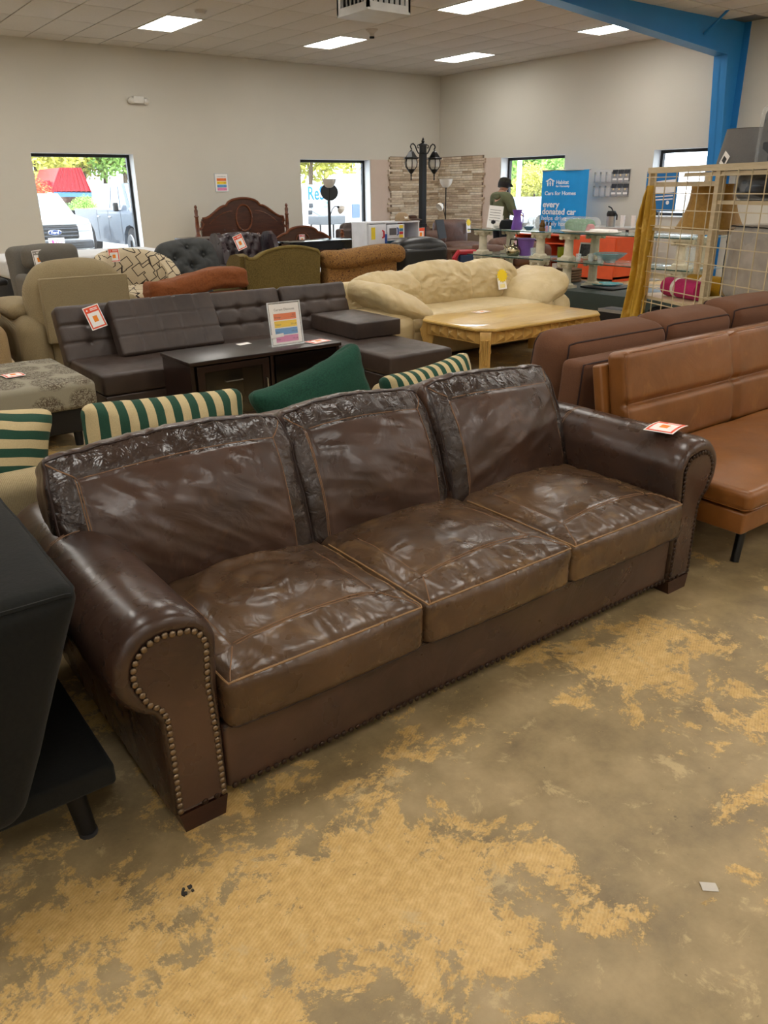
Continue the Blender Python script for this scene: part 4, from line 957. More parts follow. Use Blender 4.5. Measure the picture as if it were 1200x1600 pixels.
# charcoal button-tufted slipper chair
F_ch = fabric('charcoal_cloth', '#464848', '#303232', scale=220)
tc = wthing('tufted_chair', 'charcoal button tufted armchair without arms', 'chair', (4.45, 9.9, 0), 0)
BT = [(-.2, .08), (0, .20), (.2, .08), (0, -.04), (-.2, -.18), (.2, -.18)]
def td(P, u):
    fr = sstep(-.2, -.8, u[:, 1]); d = .006*fbm(P*7, 2)
    for bx_, bz in BT:
        rr = np.hypot(P[:, 0]-bx_, P[:, 2]-bz); ang = np.arctan2(P[:, 2]-bz, P[:, 0]-bx_)
        d = d-fr*(.075*np.exp(-(rr/.05)**2)+.022*np.exp(-(rr/.13)**2)*np.cos(ang*4)**2)
    return d
def tb(P, u): P = P.copy(); P[:, 0] *= 1-.10*u[:, 2]**2*(u[:, 2] > 0); P[:, 2] -= .03*np.abs(u[:, 0])**3*(u[:, 2] > 0); return P
Mt = Tm((4.46, 10.05, .36)) @ Rm(-14, 'X') @ Rm(-3, 'Y')
Puff((0, .1, .29), (.84, .24, .60), .09, k=4, mid=(30, 5, 22), crown=(.02, .06, .02), disp=td, bend=tb, M=Mt).build('backrest', F_ch, tc)
for bx_, bz in BT: MB().lathe([(0, 0), (.018, .002), (.014, .009), (0, .012)], k=10, M=Mt @ Tm((bx_, -.015, bz+.29)) @ Rm(90, 'X')).build('button', F_ch, tc)
Puff((4.46, 9.78, .34), (.82, .74, .2), .07, k=4, mid=(10, 10, 3), crown=(.01, .02, .04)).build('seat_cushion', F_ch, tc); MB().rbox(4.1, 4.82, 9.45, 10.15, .1, .25, .03).build('seat_base', F_ch, tc); feet(tc, (4.14, 4.78), (9.5, 10.1), .1)
# rust sofa with slumped back cushion
F_ru = fabric('rust_suede', '#824b28', '#63371b', scale=60)
rs_ = wthing('rust_sofa', 'rust orange suede sofa with a slumped back cushion', 'sofa', (3.55, 8.0, 0))
def rbend(P, u): P = P.copy(); P[:, 2] += .035*np.sin(u[:, 0]*2.6+.4)+.02*u[:, 0]; return P
Puff((3.50, 7.86, .625), (1.08, .26, .19), .055, k=4, mid=(60, 6, 10), crown=(.0, .03, .0), disp=lambda P, u: .024*ridge(P*np.array([4, 3, 10]), 2)*.7+.014*fbm(P*7, 2), bend=rbend).build('back_cushion', F_ru, rs_)
MB().rbox(2.96, 3.98, 7.70, 7.84, .08, .54, .04, 3).build('back_frame', F_ru, rs_); MB().rbox(2.96, 4.0, 7.84, 8.5, .08, .32, .03, 3).build('seat_base', F_ru, rs_); MB().rbox(3.02, 3.94, 7.95, 8.52, .32, .46, .05, 3).build('seat_cushion', F_ru, rs_)
feet(rs_, (3.02, 3.94), (7.76, 8.44))
# plum leather wing chair
L_pl = leather('plum_leather', '#2b2024', '#3a2d31', .3, seed=12, fold=6, foldd=.002)
wc = wthing('leather_wing_chair', 'dark plum leather wing chair with deep diamond tufting', 'chair', (5.37, 10.3, 0))
BP = [(x*.13+(.065 if r % 2 else 0)-.26+.03, .34-r*.11) for r in range(5) for x in range(4)]
def pd(P, u):
    fr = sstep(-.2, -.8, u[:, 1]); d = np.zeros(len(P))
    for bx_, bz in BP:
        rr = np.hypot(P[:, 0]-bx_, P[:, 2]-bz); d = d-fr*.03*np.exp(-(rr/.034)**2)
        for s in (-1, 1): d = d-fr*.010*np.exp(-(np.abs((P[:, 0]-bx_)*.11-s*(P[:, 2]-bz)*.065)/.0012)**2)*(rr < .07)
    return d
Mp = Tm((5.37, 10.35, .38)) @ Rm(-10, 'X'); Mp = Mp @ Rm(0, 'Z')
def pb(P, u): P = P.copy(); P[:, 2] -= .04*np.abs(u[:, 0])**2.5*(u[:, 2] > 0); return P
Puff((0, .08, .30), (.66, .16, .62), .06, k=4, mid=(34, 4, 30), crown=(0, .03, .01), disp=pd, bend=pb, M=Mp).build('backrest', L_pl, wc)
for bx_, bz in BP:
    if abs(bx_) < .3: MB().lathe([(0, 0), (.011, .002), (0, .008)], k=8, M=Mp @ Tm((bx_, -.008, bz+.30)) @ Rm(90, 'X')).build('button', L_pl, wc)
for s in (-1, 1):
    prof = [(0, .36), (-.30, .36), (-.34, .44), (-.30, .62), (-.26, .80), (-.2, .92), (-.08, .985), (.05, .97), (.12, .9), (.12, .36)]
    MB().prism([(10.42+a, b) for a, b in prof], 5.37+s*.40-.035, 5.37+s*.40+.035, 'x').build('wing', L_pl, wc, angle=50)
    MB().rbox(5.37+s*.40-.07, 5.37+s*.40+.07, 9.85, 10.5, .12, .60, .05, 3).build('arm', L_pl, wc)
MB().rbox(5.02, 5.72, 9.86, 10.45, .14, .34, .03).build('seat_base', L_pl, wc); MB().rbox(5.04, 5.70, 9.83, 10.4, .34, .47, .05, 3).build('seat_cushion', L_pl, wc); feet(wc, (5.06, 5.68), (9.92, 10.4), .14)
p = at(374, 378, Y=10.36); price_tag('orange price card on the plum leather wing chair', frame((p.x-.02, p.y-.05, p.z), (1, -.1, .35), (-.35, .2, 1)), .14, .20, bend=0)
# olive wing chair from behind
F_ol = fabric('olive_chenille', '#6a5a2f', '#43381b', scale=70); F_olt = fabric('olive_trim', '#7d6c3c', '#5c4e28', scale=120)
ow = wthing('olive_wing_chair', 'olive chenille wing chair seen from behind', 'chair', (4.55, 8.2, 0))
top = [(4.06, .10), (4.98, .10), (5.02, .83)]+[(5.02-.03-.80*t, .855+.075*math.sin(math.pi*(.08+.92*t))**1.0-.03*sstep(.8, 1, t)) for t in np.linspace(0, 1, 16)]+[(4.12, .83), (4.08, .86)]
pb_ = MB().prism([(a, float(b)) for a, b in top], 7.86, 7.98).build('backrest', F_ol, ow, angle=40)
MB().tube([(a, 7.865, float(b)+.004) for a, b in top[2:]], .018, 8).build('top_roll', F_olt, pb_)
for s, x in ((-1, 4.08), (1, 4.98)):
    prof = [(7.9, .1), (8.6, .1), (8.62, .56), (8.45, .6), (8.3, .62), (8.22, .78), (8.12, .86), (8.0, .88), (7.9, .86)]
    MB().prism(prof, x-.05, x+.05, 'x').build('wing', F_ol, ow, angle=50)
MB().rbox(4.15, 4.92, 7.98, 8.6, .12, .34, .03).build('seat_base', F_ol, ow); MB().rbox(4.15, 4.92, 8.0, 8.64, .34, .48, .05, 3).build('seat_cushion', F_ol, ow); feet(ow, (4.14, 4.92), (7.94, 8.5), .12)
# paisley sofa back
def paisley():
    m, nt, b, co = base('paisley_cloth')
    n = noise_node(nt, co, 15, 2, .5, 4.5); k = ramp(nt, n.outputs[0], [(.40, lin('#4a2a17')), (.45, lin('#a67a3c')), (.50, lin('#5a3019')), (.56, lin('#b58a48')), (.60, lin('#4a2a17')), (.66, lin('#95682f'))])
    w = noise_node(nt, co, 200, 2); nt.links.new(mix(nt, .18, k.outputs[0], mix(nt, w.outputs[0], lin('#3a2413'), lin('#a87f45'))), b.inputs['Base Color']); b.inputs['Roughness'].default_value = .9; return m
F_pa = paisley()
pa = wthing('paisley_sofa', 'gold and brown paisley sofa seen from behind', 'sofa', (5.6, 8.3, 0))
def pab(P, u): P = P.copy(); P[:, 2] += .02*np.sin(u[:, 0]*3); return P
Puff((5.66, 7.92, .775), (1.16, .26, .20), .09, k=5, mid=(22, 3, 2), crown=(.01, .02, .01), disp=lambda P, u: .008*fbm(P*7, 2), bend=pab).build('back_roll', F_pa, pa)
MB().rbox(5.12, 6.13, 7.86, 8.04, .08, .72, .03, 3).build('back_frame', F_pa, pa); MB().rbox(5.1, 6.05, 8.0, 8.75, .08, .34, .03).build('seat_base', F_pa, pa); MB().rbox(5.12, 6.03, 8.05, 8.78, .34, .48, .05, 3).build('seat_cushion', F_pa, pa)
for x in (5.10, 6.02): MB().rbox(x, x+.12, 8.04, 8.72, .12, .62, .05, 3).build('arm', F_pa, pa)
feet(pa, (5.1, 6.05), (7.92, 8.66))
# black leather recliner back
L_bk = leather('black_leather', '#0a0a0b', '#141414', .34, seed=14, fold=5, foldd=.0006)
br = wthing('black_recliner', 'shiny black leather recliner seen from behind', 'recliner', (6.85, 8.6, 0))
def bbd(P, u): P = P.copy(); P[:, 2] -= .07*np.abs(u[:, 0])**3*(u[:, 2] > 0); P[:, 0] *= 1-.05*(u[:, 2] < 0); return P
Puff((6.88, 8.40, .66), (.88, .30, .50), .10, k=5, mid=(16, 4, 8), crown=(.02, .04, .02), disp=lambda P, u: .006*fbm(P*6, 2), bend=bbd).build('backrest', L_bk, br)
MB().rbox(6.52, 7.24, 8.20, 8.30, .12, .80, .05, 3).build('rear_panel', L_bk, br); MB().rbox(6.5, 7.26, 8.3, 9.0, .08, .36, .04, 3).build('seat_base', L_bk, br); MB().rbox(6.55, 7.2, 8.4, 9.05, .36, .50, .06, 3).build('seat_cushion', L_bk, br)
for x in (6.38, 7.22): MB().rbox(x, x+.16, 8.3, 9.0, .1, .60, .06, 3).build('arm', L_bk, br)
feet(br, (6.55, 7.2), (8.3, 8.9))
# white mattress on dark box spring, and a black office chair, by the left window
M_mat = plain('mattress_white', '#d9dadb', .8, var=.03)
wm = wthing('mattress', 'white wrapped mattress lying on a dark box spring', 'mattress', (3.9, 12.7, 0))
pf = Puff((3.85, 12.75, .54), (2.5, 1.4, .26), .06, k=3, mid=(12, 8, 3), crown=(0, 0, .01), disp=lambda P, u: .005*fbm(P*5, 2)); o = pf.build('mattress_body', M_mat, wm)
for z in (-.6, 0, .6): pf.seam([(-1, -1, z), (1, -1, z)], .006).build('piping', plain('mattress_tape', '#b9bcc0', .7), o)
MB().rbox(2.65, 5.05, 12.1, 13.4, .08, .41, .02).build('box_spring', plain('box_spring_cloth', '#25262a', .9), wm); feet(wm, (2.75, 4.95), (12.2, 13.3))
oc = wthing('office_chair', 'black office chair at the left edge below the window', 'chair', (2.05, 11.2, 0))
Puff((2.12, 11.3, .78), (.44, .08, .5), .035, k=3, mid=(8, 2, 8), crown=(0, .02, 0)).build('backrest', plain('office_black', '#1a1b1d', .6), oc); MB().rbox(1.9, 2.36, 10.95, 11.4, .44, .52, .03, 3).build('seat', MATS['office_black'], oc)
MB().tube([(2.12, 11.3, .56), (2.12, 11.36, .48), (2.12, 11.2, .42)], .02, 8).build('back_bracket', plain('grey_plastic', '#8f9194', .5), oc); MB().cyl((2.12, 11.18, .08), (2.12, 11.18, .44), .03, k=10).build('column', M_silver, oc)
MB().rbox(2.0, 2.4, 11.27, 11.33, .99, 1.06, .02).build('head_rest', MATS['grey_plastic'], oc)
for k in range(5):
    a = k*1.2566; e = (2.12+.28*math.cos(a), 11.18+.28*math.sin(a)); MB().tube([(2.12, 11.18, .1), (e[0], e[1], .07)], .02, 6).build('leg', M_dark, oc); MB().lathe([(0, -.015), (.03, -.015), (.03, .015), (0, .015)], k=10, M=Tm((e[0], e[1], .03)) @ Rm(90, 'X')).build('caster', M_dark, oc)
# ------------------------------------------------------------------ along the back wall
W_ch = wood('cherry_wood', '#2f1810', '#4e2a1c', .3, 'X', coat=.3); W_chd = wood('cherry_wood_trim', '#4a2415', '#7a4628', .3, 'X')
bed = wthing('poster_bed', 'dark cherry bed with arched headboard and turned posts', 'bed', (7.75, 13.9, 0))
def arch(cx, w, z0, zs, zt, bump_w):
    """outline of an arched board: shoulders, then a raised centre"""
    pts = [(cx-w/2, z0), (cx+w/2, z0), (cx+w/2, zs-.1), (cx+w/2-.03, zs)]
    for t in np.linspace(1, -1, 33):
        a = abs(t); z = zs+(zt-zs)*(float(sstep(1, .45, a))*.62+.38*math.sqrt(max(0, 1-(a/.42)**2)) if a < .42 else float(sstep(1, .45, a))*.62)
        pts.append((cx+t*(w/2-.06), z))
    pts += [(cx-w/2+.03, zs), (cx-w/2, zs-.1)]
    return pts
def post(x, y, h, par):
    MB().lathe([(.045, 0), (.045, h*.55), (.055, h*.56), (.035, h*.6), (.04, h*.7), (.03, h*.82), (.045, h*.84), (.03, h*.86), (.038, h*.92), (.02, h*.95), (.032, h*.975), (.012, h)], (x, y, 0), k=14).build('post', W_chd, par)
hb = MB().prism(arch(7.72, 1.82, .45, 1.02, 1.37, .5), 14.82, 14.87).build('headboard', W_ch, bed, angle=25)
MB().tube([(a, 14.815, b+.01) for a, b in arch(7.72, 1.82, .45, 1.02, 1.37, .5)[2:-1]], .024, 8).build('crest_moulding', W_chd, hb)
MB().tube([(7.72+.17*math.cos(t), 14.81, 1.02+.24*math.sin(t)) for t in np.linspace(0, 2*math.pi, 33)], .018, 6).build('oval_ring', W_chd, hb)
for s in (-1, 1): MB().tube([(7.72+s*(.24+.5*t), 14.815, 1.15-.22*t*t) for t in np.linspace(0, 1, 10)], .008, 5).build('panel_bead', W_chd, hb)
for s in (-1, 1): MB().tube([(7.72+s*.90, 14.84, .98), (7.72+s*.86, 14.84, .93), (7.72+s*.9, 14.84, .86), (7.72+s*.96, 14.84, .83)], .025, 6).build('corner_scroll', W_chd, hb)
for x in (6.73, 8.71): post(x, 14.84, 1.27, bed)
fb = MB().prism(arch(7.80, 1.62, .3, .62, .90, .5), 12.78, 12.83).build('footboard', W_ch, bed, angle=25)
MB().tube([(a, 12.775, b+.01) for a, b in arch(7.80, 1.62, .3, .62, .90, .5)[2:-1]], .022, 8).build('crest_moulding', W_chd, fb); MB().tube([(7.80+.13*math.cos(t), 12.77, .68+.12*math.sin(t)) for t in np.linspace(0, 2*math.pi, 25)], .014, 6).build('oval_ring', W_chd, fb)
for x in (6.92, 8.68): post(x, 12.8, .84, bed)
for x in (6.83, 8.69): MB().box(x-.02, x+.02, 12.85, 14.8, .3, .5).build('side_rail', W_ch, bed, smooth=False)
p = at(471, 373, Y=12.76); price_tag('pinkish price card on the bed footboard', frame((p.x, p.y-.02, p.z), (1, 0, 0), (0, 0, 1)), .12, .15, plain('pink_red_print', '#d9606a', .6), bend=0)
# black tables in front of the bed
def console(label, x0, x1, y0, y1, z, mat, name='console_table', slat=True):
    t = wthing(name, label, 'table', ((x0+x1)/2, (y0+y1)/2, 0))
    MB().rbox(x0, x1, y0, y1, z-.035, z, .006).build('top', mat, t); MB().box(x0+.05, x1-.05, y0+.04, y0+.06, z-.14, z-.035).build('apron', mat, t, smooth=False)
    for x in (x0+.06, x1-.06):
        for y in (y0+.06, y1-.06): MB().box(x-.035, x+.035, y-.035, y+.035, 0, z-.035).build('leg', mat, t, smooth=False)
    MB().box(x0+.05, x1-.05, y0+.05, y1-.05, .18, .2).build('shelf', mat, t, smooth=False); return t
console('dark wooden table behind the tufted chairs, below the headboard', 5.03, 6.45, 11.35, 11.95, .86, wood('dark_table_wood', '#1c0e0a', '#33190f', .3))
console('glossy black table behind the paisley sofa', 6.62, 7.92, 11.2, 11.75, .755, plain('gloss_black', '#08090a', .12))
# far brown leather sofa by the second window
L_fb = leather('far_brown_leather', '#3a2d28', '#4d3d36', .4, seed=15, fold=7)
def plain_sofa(label, x0, x1, yf, yb, zt, mat, n=3, facing=-1, name='brown_sofa'):
    s = wthing(name, label, 'sofa', ((x0+x1)/2, (yf+yb)/2, 0)); w = (x1-x0-.4)/n
    MB().rbox(x0, x1, yb-.2, yb, .06, zt-.08, .05, 3).build('back_frame', mat, s); MB().rbox(x0+.15, x1-.15, yf, yb-.2, .06, .3, .03, 3).build('seat_base', mat, s)
    for k in range(n):
        a = x0+.2+w*k
        Puff((a+w/2, yb-.27, .42+(zt-.42)/2), (w*.98, .24, zt-.42), .09, k=4, mid=(12, 4, 8), crown=(.01, .04, .02), disp=lambda P, u: .012*ridge(P*np.array([5, 3, 6])+k*3, 2)*.7+.006*fbm(P*7, 2)).build('back_cushion', mat, s)
        Puff((a+w/2, (yf+yb-.3)/2, .38), (w*.98, yb-yf-.2, .16), .06, k=4, mid=(10, 10, 3), crown=(.0, .02, .03), disp=lambda P, u: .008*fbm(P*6+k, 2)).build('seat_cushion', mat, s)
    for x in (x0, x1-.22): Puff((x+.11, (yf+yb)/2, .33), (.22, yb-yf, .54), .09, k=4, mid=(4, 10, 5), crown=(.01, .02, .03), disp=lambda P, u: .006*fbm(P*6, 2)).build('arm', mat, s)
    feet(s, (x0+.1, x1-.1), (yf+.1, yb-.1), .06); return s
s_ = plain_sofa('dark brown leather sofa below the second window, seen from behind', 8.84, 10.6, 13.1, 14.0, .90, L_fb)
s_.rotation_euler = (0, 0, math.pi)
# floor lamps
M_opal = plain('opal_plastic', '#e6e3dc', .35); M_pole = plain('lamp_black', '#101012', .35)
def torchiere(label, x, y, side, zt=1.72):
    t = thing('floor_lamp', label, 'lamp', (x, y, 0), 0, 'black torchiere lamps')
    MB().lathe([(.13, 0), (.13, .015), (.03, .03), (.012, .05), (.012, zt-.19), (.03, zt-.16), (0, zt-.15)], k=16).build('pole', M_pole, t)
    MB().lathe([(.035, zt-.17), (.075, zt-.15), (.12, zt-.09), (.145, zt), (.138, zt), (.11, zt-.085), (.06, zt-.14), (0, zt-.15)], k=22).build('lamp_shade', M_opal, t)
    q = [(0, 0, 1.02), (side*.04, -.02, 1.14), (side*.10, -.03, 1.20), (side*.17, -.04, 1.19)]
    if side < 0: q = [(0, 0, .92), (side*.06, -.02, 1.06), (side*.10, -.03, 1.20), (side*.12, -.04, 1.21)]
    MB().tube(q, .009, 6).build('reading_arm', M_pole, t)
    e = Vector(q[-1]); M = Tm(e) @ Rm(side*125, 'Y')
    MB().lathe([(.02, -.01), (.03, .03), (.0, .035)], k=12, M=M).build('socket', M_pole, t); MB().lathe([(.03, .02), (.075, .06), (.09, .12), (.084, .12), (.06, .06), (0, .035)], k=18, M=M).build('reading_shade', M_opal, t)
p = at(514, 281, Y=14.4); torchiere('black floor lamp with white bowl in front of the second window', p.x, 14.4, 1, 1.72)
p = at(514.5, 300, Y=15.05)
tt = thing('tilt_top_table', 'black oval tilt-top table standing behind the window lamp', 'table', (p.x, 15.1, 0))
MB().lathe([(0, -.012), (1, -.012), (1.02, 0), (1, .012), (0, .012)], k=32, M=Tm((0, -.05, p.z)) @ Rm(84, 'X') @ Matrix.Diagonal((.215, .17, 1, 1))).build('table_top', plain('matt_black', '#202224', .6), tt)
MB().cyl((0, 0, .05), (0, 0, p.z+.05), .018, k=10).build('column', M_pole, tt)
for k in range(3): MB().tube([(0, 0, .12), (.14*math.cos(2.1*k), .14*math.sin(2.1*k), .09), (.22*math.cos(2.1*k), .22*math.sin(2.1*k), .012)], .014, 6).build('leg', M_pole, tt)
p = at(697, 280, Y=13.6); torchiere('black floor lamp with white bowl against the stone corner', p.x, 13.6, -1, 1.70)
# cast street lamp with two lanterns
p = at(661, 217, Y=12.6); lp = thing('street_lamp', 'black cast street lamp post with two hanging lanterns', 'lamp post', (p.x, 12.6, 0)); Z = p.z
M_iron = plain('black_iron', '#0c0e10', .35, var=.15)
po = MB(); po.lathe([(.17, 0), (.17, .06), (.1, .1), (.075, .3), (.055, .34)], k=16); po.box(-.052, .052, -.052, .052, .3, Z-.26); po.box(-.062, .062, -.062, .062, .82, .88); po.build('post', M_iron, lp, angle=40)
hd = MB().lathe([(.06, Z-.26), (.085, Z-.25), (.085, Z-.24), (.07, Z-.235), (.07, Z-.12), (.085, Z-.115), (.08, Z-.09), (.03, Z-.07), (.02, Z-.055), (.035, Z-.045), (.035, Z-.035), (.015, Z-.02), (.022, Z-.012), (0, Z+.03)], k=14).build('head', M_iron, lp)
M_lg = plain('lantern_glass', '#c9c6bd', .15, var=.1)
for s in (-1, 1):
    pts = [(s*.06, 0, Z-.24), (s*.11, 0, Z-.25), (s*.15, 0, Z-.20), (s*.19, 0, Z-.12), (s*.24, 0, Z-.085), (s*.285, 0, Z-.10), (s*.305, 0, Z-.135), (s*.29, 0, Z-.165), (s*.275, 0, Z-.18)]
    MB().tube(pts, .013, 6).build('arm', M_iron, lp)
    MB().tube([(s*.06, 0, Z-.13), (s*.09, 0, Z-.10), (s*.13, 0, Z-.11), (s*.14, 0, Z-.145), (s*.115, 0, Z-.16), (s*.105, 0, Z-.14)], .009, 6).build('scroll', M_iron, lp)
    la = bpy.data.objects.new('lantern', None); COL.objects.link(la); la.parent = lp; la.location = (s*.285, 0, Z-.19)
    MB().lathe([(.012, 0), (.02, -.015), (.05, -.035), (.095, -.10), (.12, -.13), (.155, -.14), (.15, -.155), (.11, -.165), (0, -.165)], k=6).build('roof', M_iron, la, angle=20)
    MB().lathe([(.105, -.165), (.118, -.22), (.108, -.29), (.065, -.345), (0, -.345)], k=6).build('glass', M_lg, la, angle=20)
    rb = MB()
    for k in range(6):
        a = math.pi/3*k; rb.tube([(r_*math.cos(a), r_*math.sin(a), z_) for r_, z_ in ((.107, -.165), (.121, -.22), (.111, -.29), (.068, -.345))], .009, 5)
    rb.build('lantern_cage', M_iron, la)
    MB().lathe([(.075, -.335), (.06, -.37), (.025, -.41), (.012, -.42), (.016, -.45), (.01, -.47), (.014, -.52), (.012, -.53)], k=10).build('finial', M_iron, la)
# white toy kitchen
M_wm = plain('white_melamine', '#d9dde6', .4); M_red = plain('red_plastic', '#b01c2c', .35); M_bluep = plain('blue_plastic', '#2a4f9a', .4); M_teal = plain('teal_board', '#3d7d9c', .5); M_yel = plain('yellow_plastic', '#e6cf3a', .4)
tk = wthing('toy_kitchen', 'white toy kitchen with red handles and blue knobs', 'toy kitchen', (7.72, 10.2, 0)); q0 = at(573, 348, Y=10.0); q1 = at(655, 347, Y=10.0)
ax, bx2, zt = q0.x, q1.x, q0.z; fx = ax+.34
for x in (ax, fx, bx2-.02): MB().box(x, x+.02, 10.0, 10.4, 0, zt-.02).build('side_panel', M_wm, tk, smooth=False)
MB().box(ax, bx2, 9.99, 10.41, zt-.02, zt).build('top_panel', M_wm, tk, smooth=False); MB().box(ax, bx2, 10.39, 10.4, 0, zt-.02).build('back_panel', M_wm, tk, smooth=False)
d1 = MB().rbox(ax+.02, fx, 9.985, 10.0, zt-.33, zt-.03, .004).build('fridge_door', M_wm, tk); MB().tube([(fx-.06, 9.985, zt-.22), (fx-.06, 9.95, zt-.21), (fx-.06, 9.95, zt-.13), (fx-.06, 9.985, zt-.12)], .012, 6).build('handle', M_red, d1)
MB().box(ax+.07, ax+.14, 9.98, 9.985, zt-.24, zt-.07).build('yellow_clip', M_yel, d1, smooth=False); MB().box(fx-.14+.12, fx+.02, 9.978, 9.984, zt-.37, zt-.17).build('poster', M_bluep, d1, smooth=False)
d2 = MB().rbox(ax+.02, fx, 9.985, 10.0, .06, zt-.35, .004).build('freezer_door', M_wm, tk); MB().box(ax+.05, ax+.13, 9.98, 9.985, zt-.52, zt-.38).build('price_label', REDP, d2, smooth=False)
mw = MB().rbox(fx+.03, fx+.36, 9.985, 10.2, zt-.24, zt-.04, .006).build('microwave', M_wm, tk); MB().box(fx+.07, fx+.20, 9.98, 9.986, zt-.19, zt-.09).build('oven_window', plain('grey_window', '#55565e', .3), mw, smooth=False)
MB().tube([(fx+.22, 9.985, zt-.19), (fx+.22, 9.96, zt-.18), (fx+.22, 9.96, zt-.10), (fx+.22, 9.985, zt-.09)], .01, 6).build('handle', M_bluep, mw)
for k, mt in enumerate((M_yel, M_red, M_teal, M_yel)): MB().box(fx+.26, fx+.33, 9.98, 9.986, zt-.23+.045*k, zt-.19+.045*k).build('key_pad', mt, mw, smooth=False)
MB().box(fx+.54, bx2-.03, 10.38, 10.388, zt-.24, zt-.03).build('red_panel', M_red, tk, smooth=False); MB().box(fx+.02, bx2-.02, 10.0, 10.38, zt-.27, zt-.25).build('shelf', M_wm, tk, smooth=False)
MB().box(fx+.18, bx2-.02, 10.36, 10.38, .56, zt-.27).build('splash_panel', M_teal, tk, smooth=False); MB().box(fx+.02, bx2-.02, 9.97, 10.38, .5, .54).build('worktop', M_wm, tk, smooth=False)
ov = MB().rbox(fx+.03, bx2-.03, 9.985, 10.0, .06, .48, .005).build('oven_door', M_wm, tk)
for k in range(3): MB().lathe([(0, 0), (.028, 0), (.024, .02), (0, .02)], k=12, M=Tm((fx+.2+.13*k, 9.985, .43)) @ Rm(90, 'X')).build('knob', M_bluep, ov)
MB().tube([(fx+.2, 9.985, .33), (fx+.2, 9.95, .33), (fx+.5, 9.95, .33), (fx+.5, 9.985, .33)], .012, 6).build('handle', M_bluep, ov)
cp = thing('baseball_cap', 'tan cap with white patch lying on the toy kitchen', 'cap', (at(628, 346, Y=10.15).x, 10.15, zt))
F_cap = fabric('tan_cap_cloth', '#9a8468', '#7d6a52', scale=200)
MB().lathe([(.11, 0), (.112, .04), (.095, .09), (.05, .12), (0, .125)], k=18).build('crown', F_cap, cp)
MB().sheet(lambda u, v: (.1*math.sin((u-.5)*2.2)*1.0+.08*v*0+.0, -.08-.1*v*math.cos((u-.5)*2), .012+.01*math.cos((u-.5)*3)-.01*v), 10, 4, .006).build('brim', F_cap, cp)
MB().sheet(lambda u, v: (-.03+.06*u, -.109+.03*v*v, .035+.05*v), 4, 4, .004).build('patch', M_opal, cp)
ht = thing('felt_hat', 'flat dark brown hat beside the tan cap', 'hat', (cp.location.x+.26, 10.22, zt)); F_ht = fabric('dark_hat', '#4a3428', '#33231a')
MB().lathe([(.08, .03), (.075, .06), (.05, .075), (0, .078)], k=18).build('crown', F_ht, ht); MB().lathe([(.0, .0), (.15, .0), (.16, .012), (.08, .03)], k=18).build('brim', F_ht, ht)
# brown corner sofa group by the stone
L_cn = leather('corner_brown_leather', '#4a2f22', '#664433', .55, seed=17, fold=7)
plain_sofa('brown leather sofa in the stone corner behind the lamp', 10.75, 12.6, 14.1, 15.0, .72, L_cn)
rc = wthing('corner_recliner', 'high-backed brown leather seat with yellow tag by the stone wall', 'chair', (11.6, 12.6, 0))
Puff((11.62, 13.1, .62), (.86, .24, .56), .09, k=4, mid=(12, 4, 10), crown=(.01, .04, .02), disp=lambda P, u: .01*fbm(P*6, 2)).build('backrest', L_cn, rc)
Puff((11.5, 12.65, .38), (1.1, .8, .18), .07, k=4, mid=(12, 10, 3), crown=(0, .03, .04), disp=lambda P, u: .01*fbm(P*6, 2)).build('seat_cushion', L_cn, rc); MB().rbox(10.95, 12.05, 12.3, 13.2, .06, .3, .03, 3).build('seat_base', L_cn, rc)
Puff((10.95, 12.87, .58), (.55, .3, .26), .1, k=4, mid=(10, 5, 5), crown=(.02, .04, .02), disp=lambda P, u: .01*fbm(P*7, 2)).build('loose_cushion', L_cn, rc); feet(rc, (11.05, 11.95), (12.4, 13.1), .06)
p = at(733, 355, Y=12.93); star_tag('yellow starburst card on the high-backed brown seat', frame((p.x-.02, 12.93, p.z), (1, 0, 0), (-.1, .1, 1)), .12, .22)
e = wthing('end_table', 'low brown wooden table in front of the corner seats', 'table', (10.6, 11.7, 0)); W_br = wood('mid_brown_wood', '#4a2f1e', '#6b4730', .4)
MB().rbox(10.2, 11.2, 11.45, 11.95, .42, .46, .01).build('top', W_br, e); MB().box(10.28, 11.12, 11.52, 11.88, .25, .42).build('drawer_box', W_br, e, smooth=False)
for x in (10.26, 11.14):
    for y in (11.51, 11.89): MB().box(x-.03, x+.03, y-.03, y+.03, 0, .42).build('leg', W_br, e, smooth=False)
# music stand, clear sign stand, red ride-on toy
p = at(689, 358, Y=11.2); mu = thing('music_stand', 'black tilted music stand in front of the stone corner', 'stand', (p.x, 11.2, 0))
MB().box(-.13, .13, -.01, .01, -.16, .16, Tm((0, 0, p.z)) @ Rm(18, 'Z') @ Rm(-14, 'X')).build('desk', plain('grey_metal', '#3f4248', .5), mu, smooth=False); MB().cyl((0, .02, .03), (0, .02, p.z), .014, k=8).build('pole', M_pole, mu)
for k in range(3): MB().tube([(0, .02, .25), (.25*math.cos(2.1*k), .02+.25*math.sin(2.1*k), .012)], .01, 6).build('leg', M_pole, mu)
p = at(657, 366, Y=10.9); ss = thing('floor_sign', 'clear stand holding an orange price card beside the lamp post', 'sign', (p.x, 10.9, 0))
MB().cyl((0, 0, .02), (0, 0, p.z-.08), .012, k=8).build('pole', M_pole, ss); MB().lathe([(.12, 0), (.12, .015), (.02, .03)], k=14).build('foot', M_pole, ss); MB().box(-.09, .09, -.006, .0, p.z-.14, p.z+.11).build('card_frame', M_acr, ss, smooth=False)
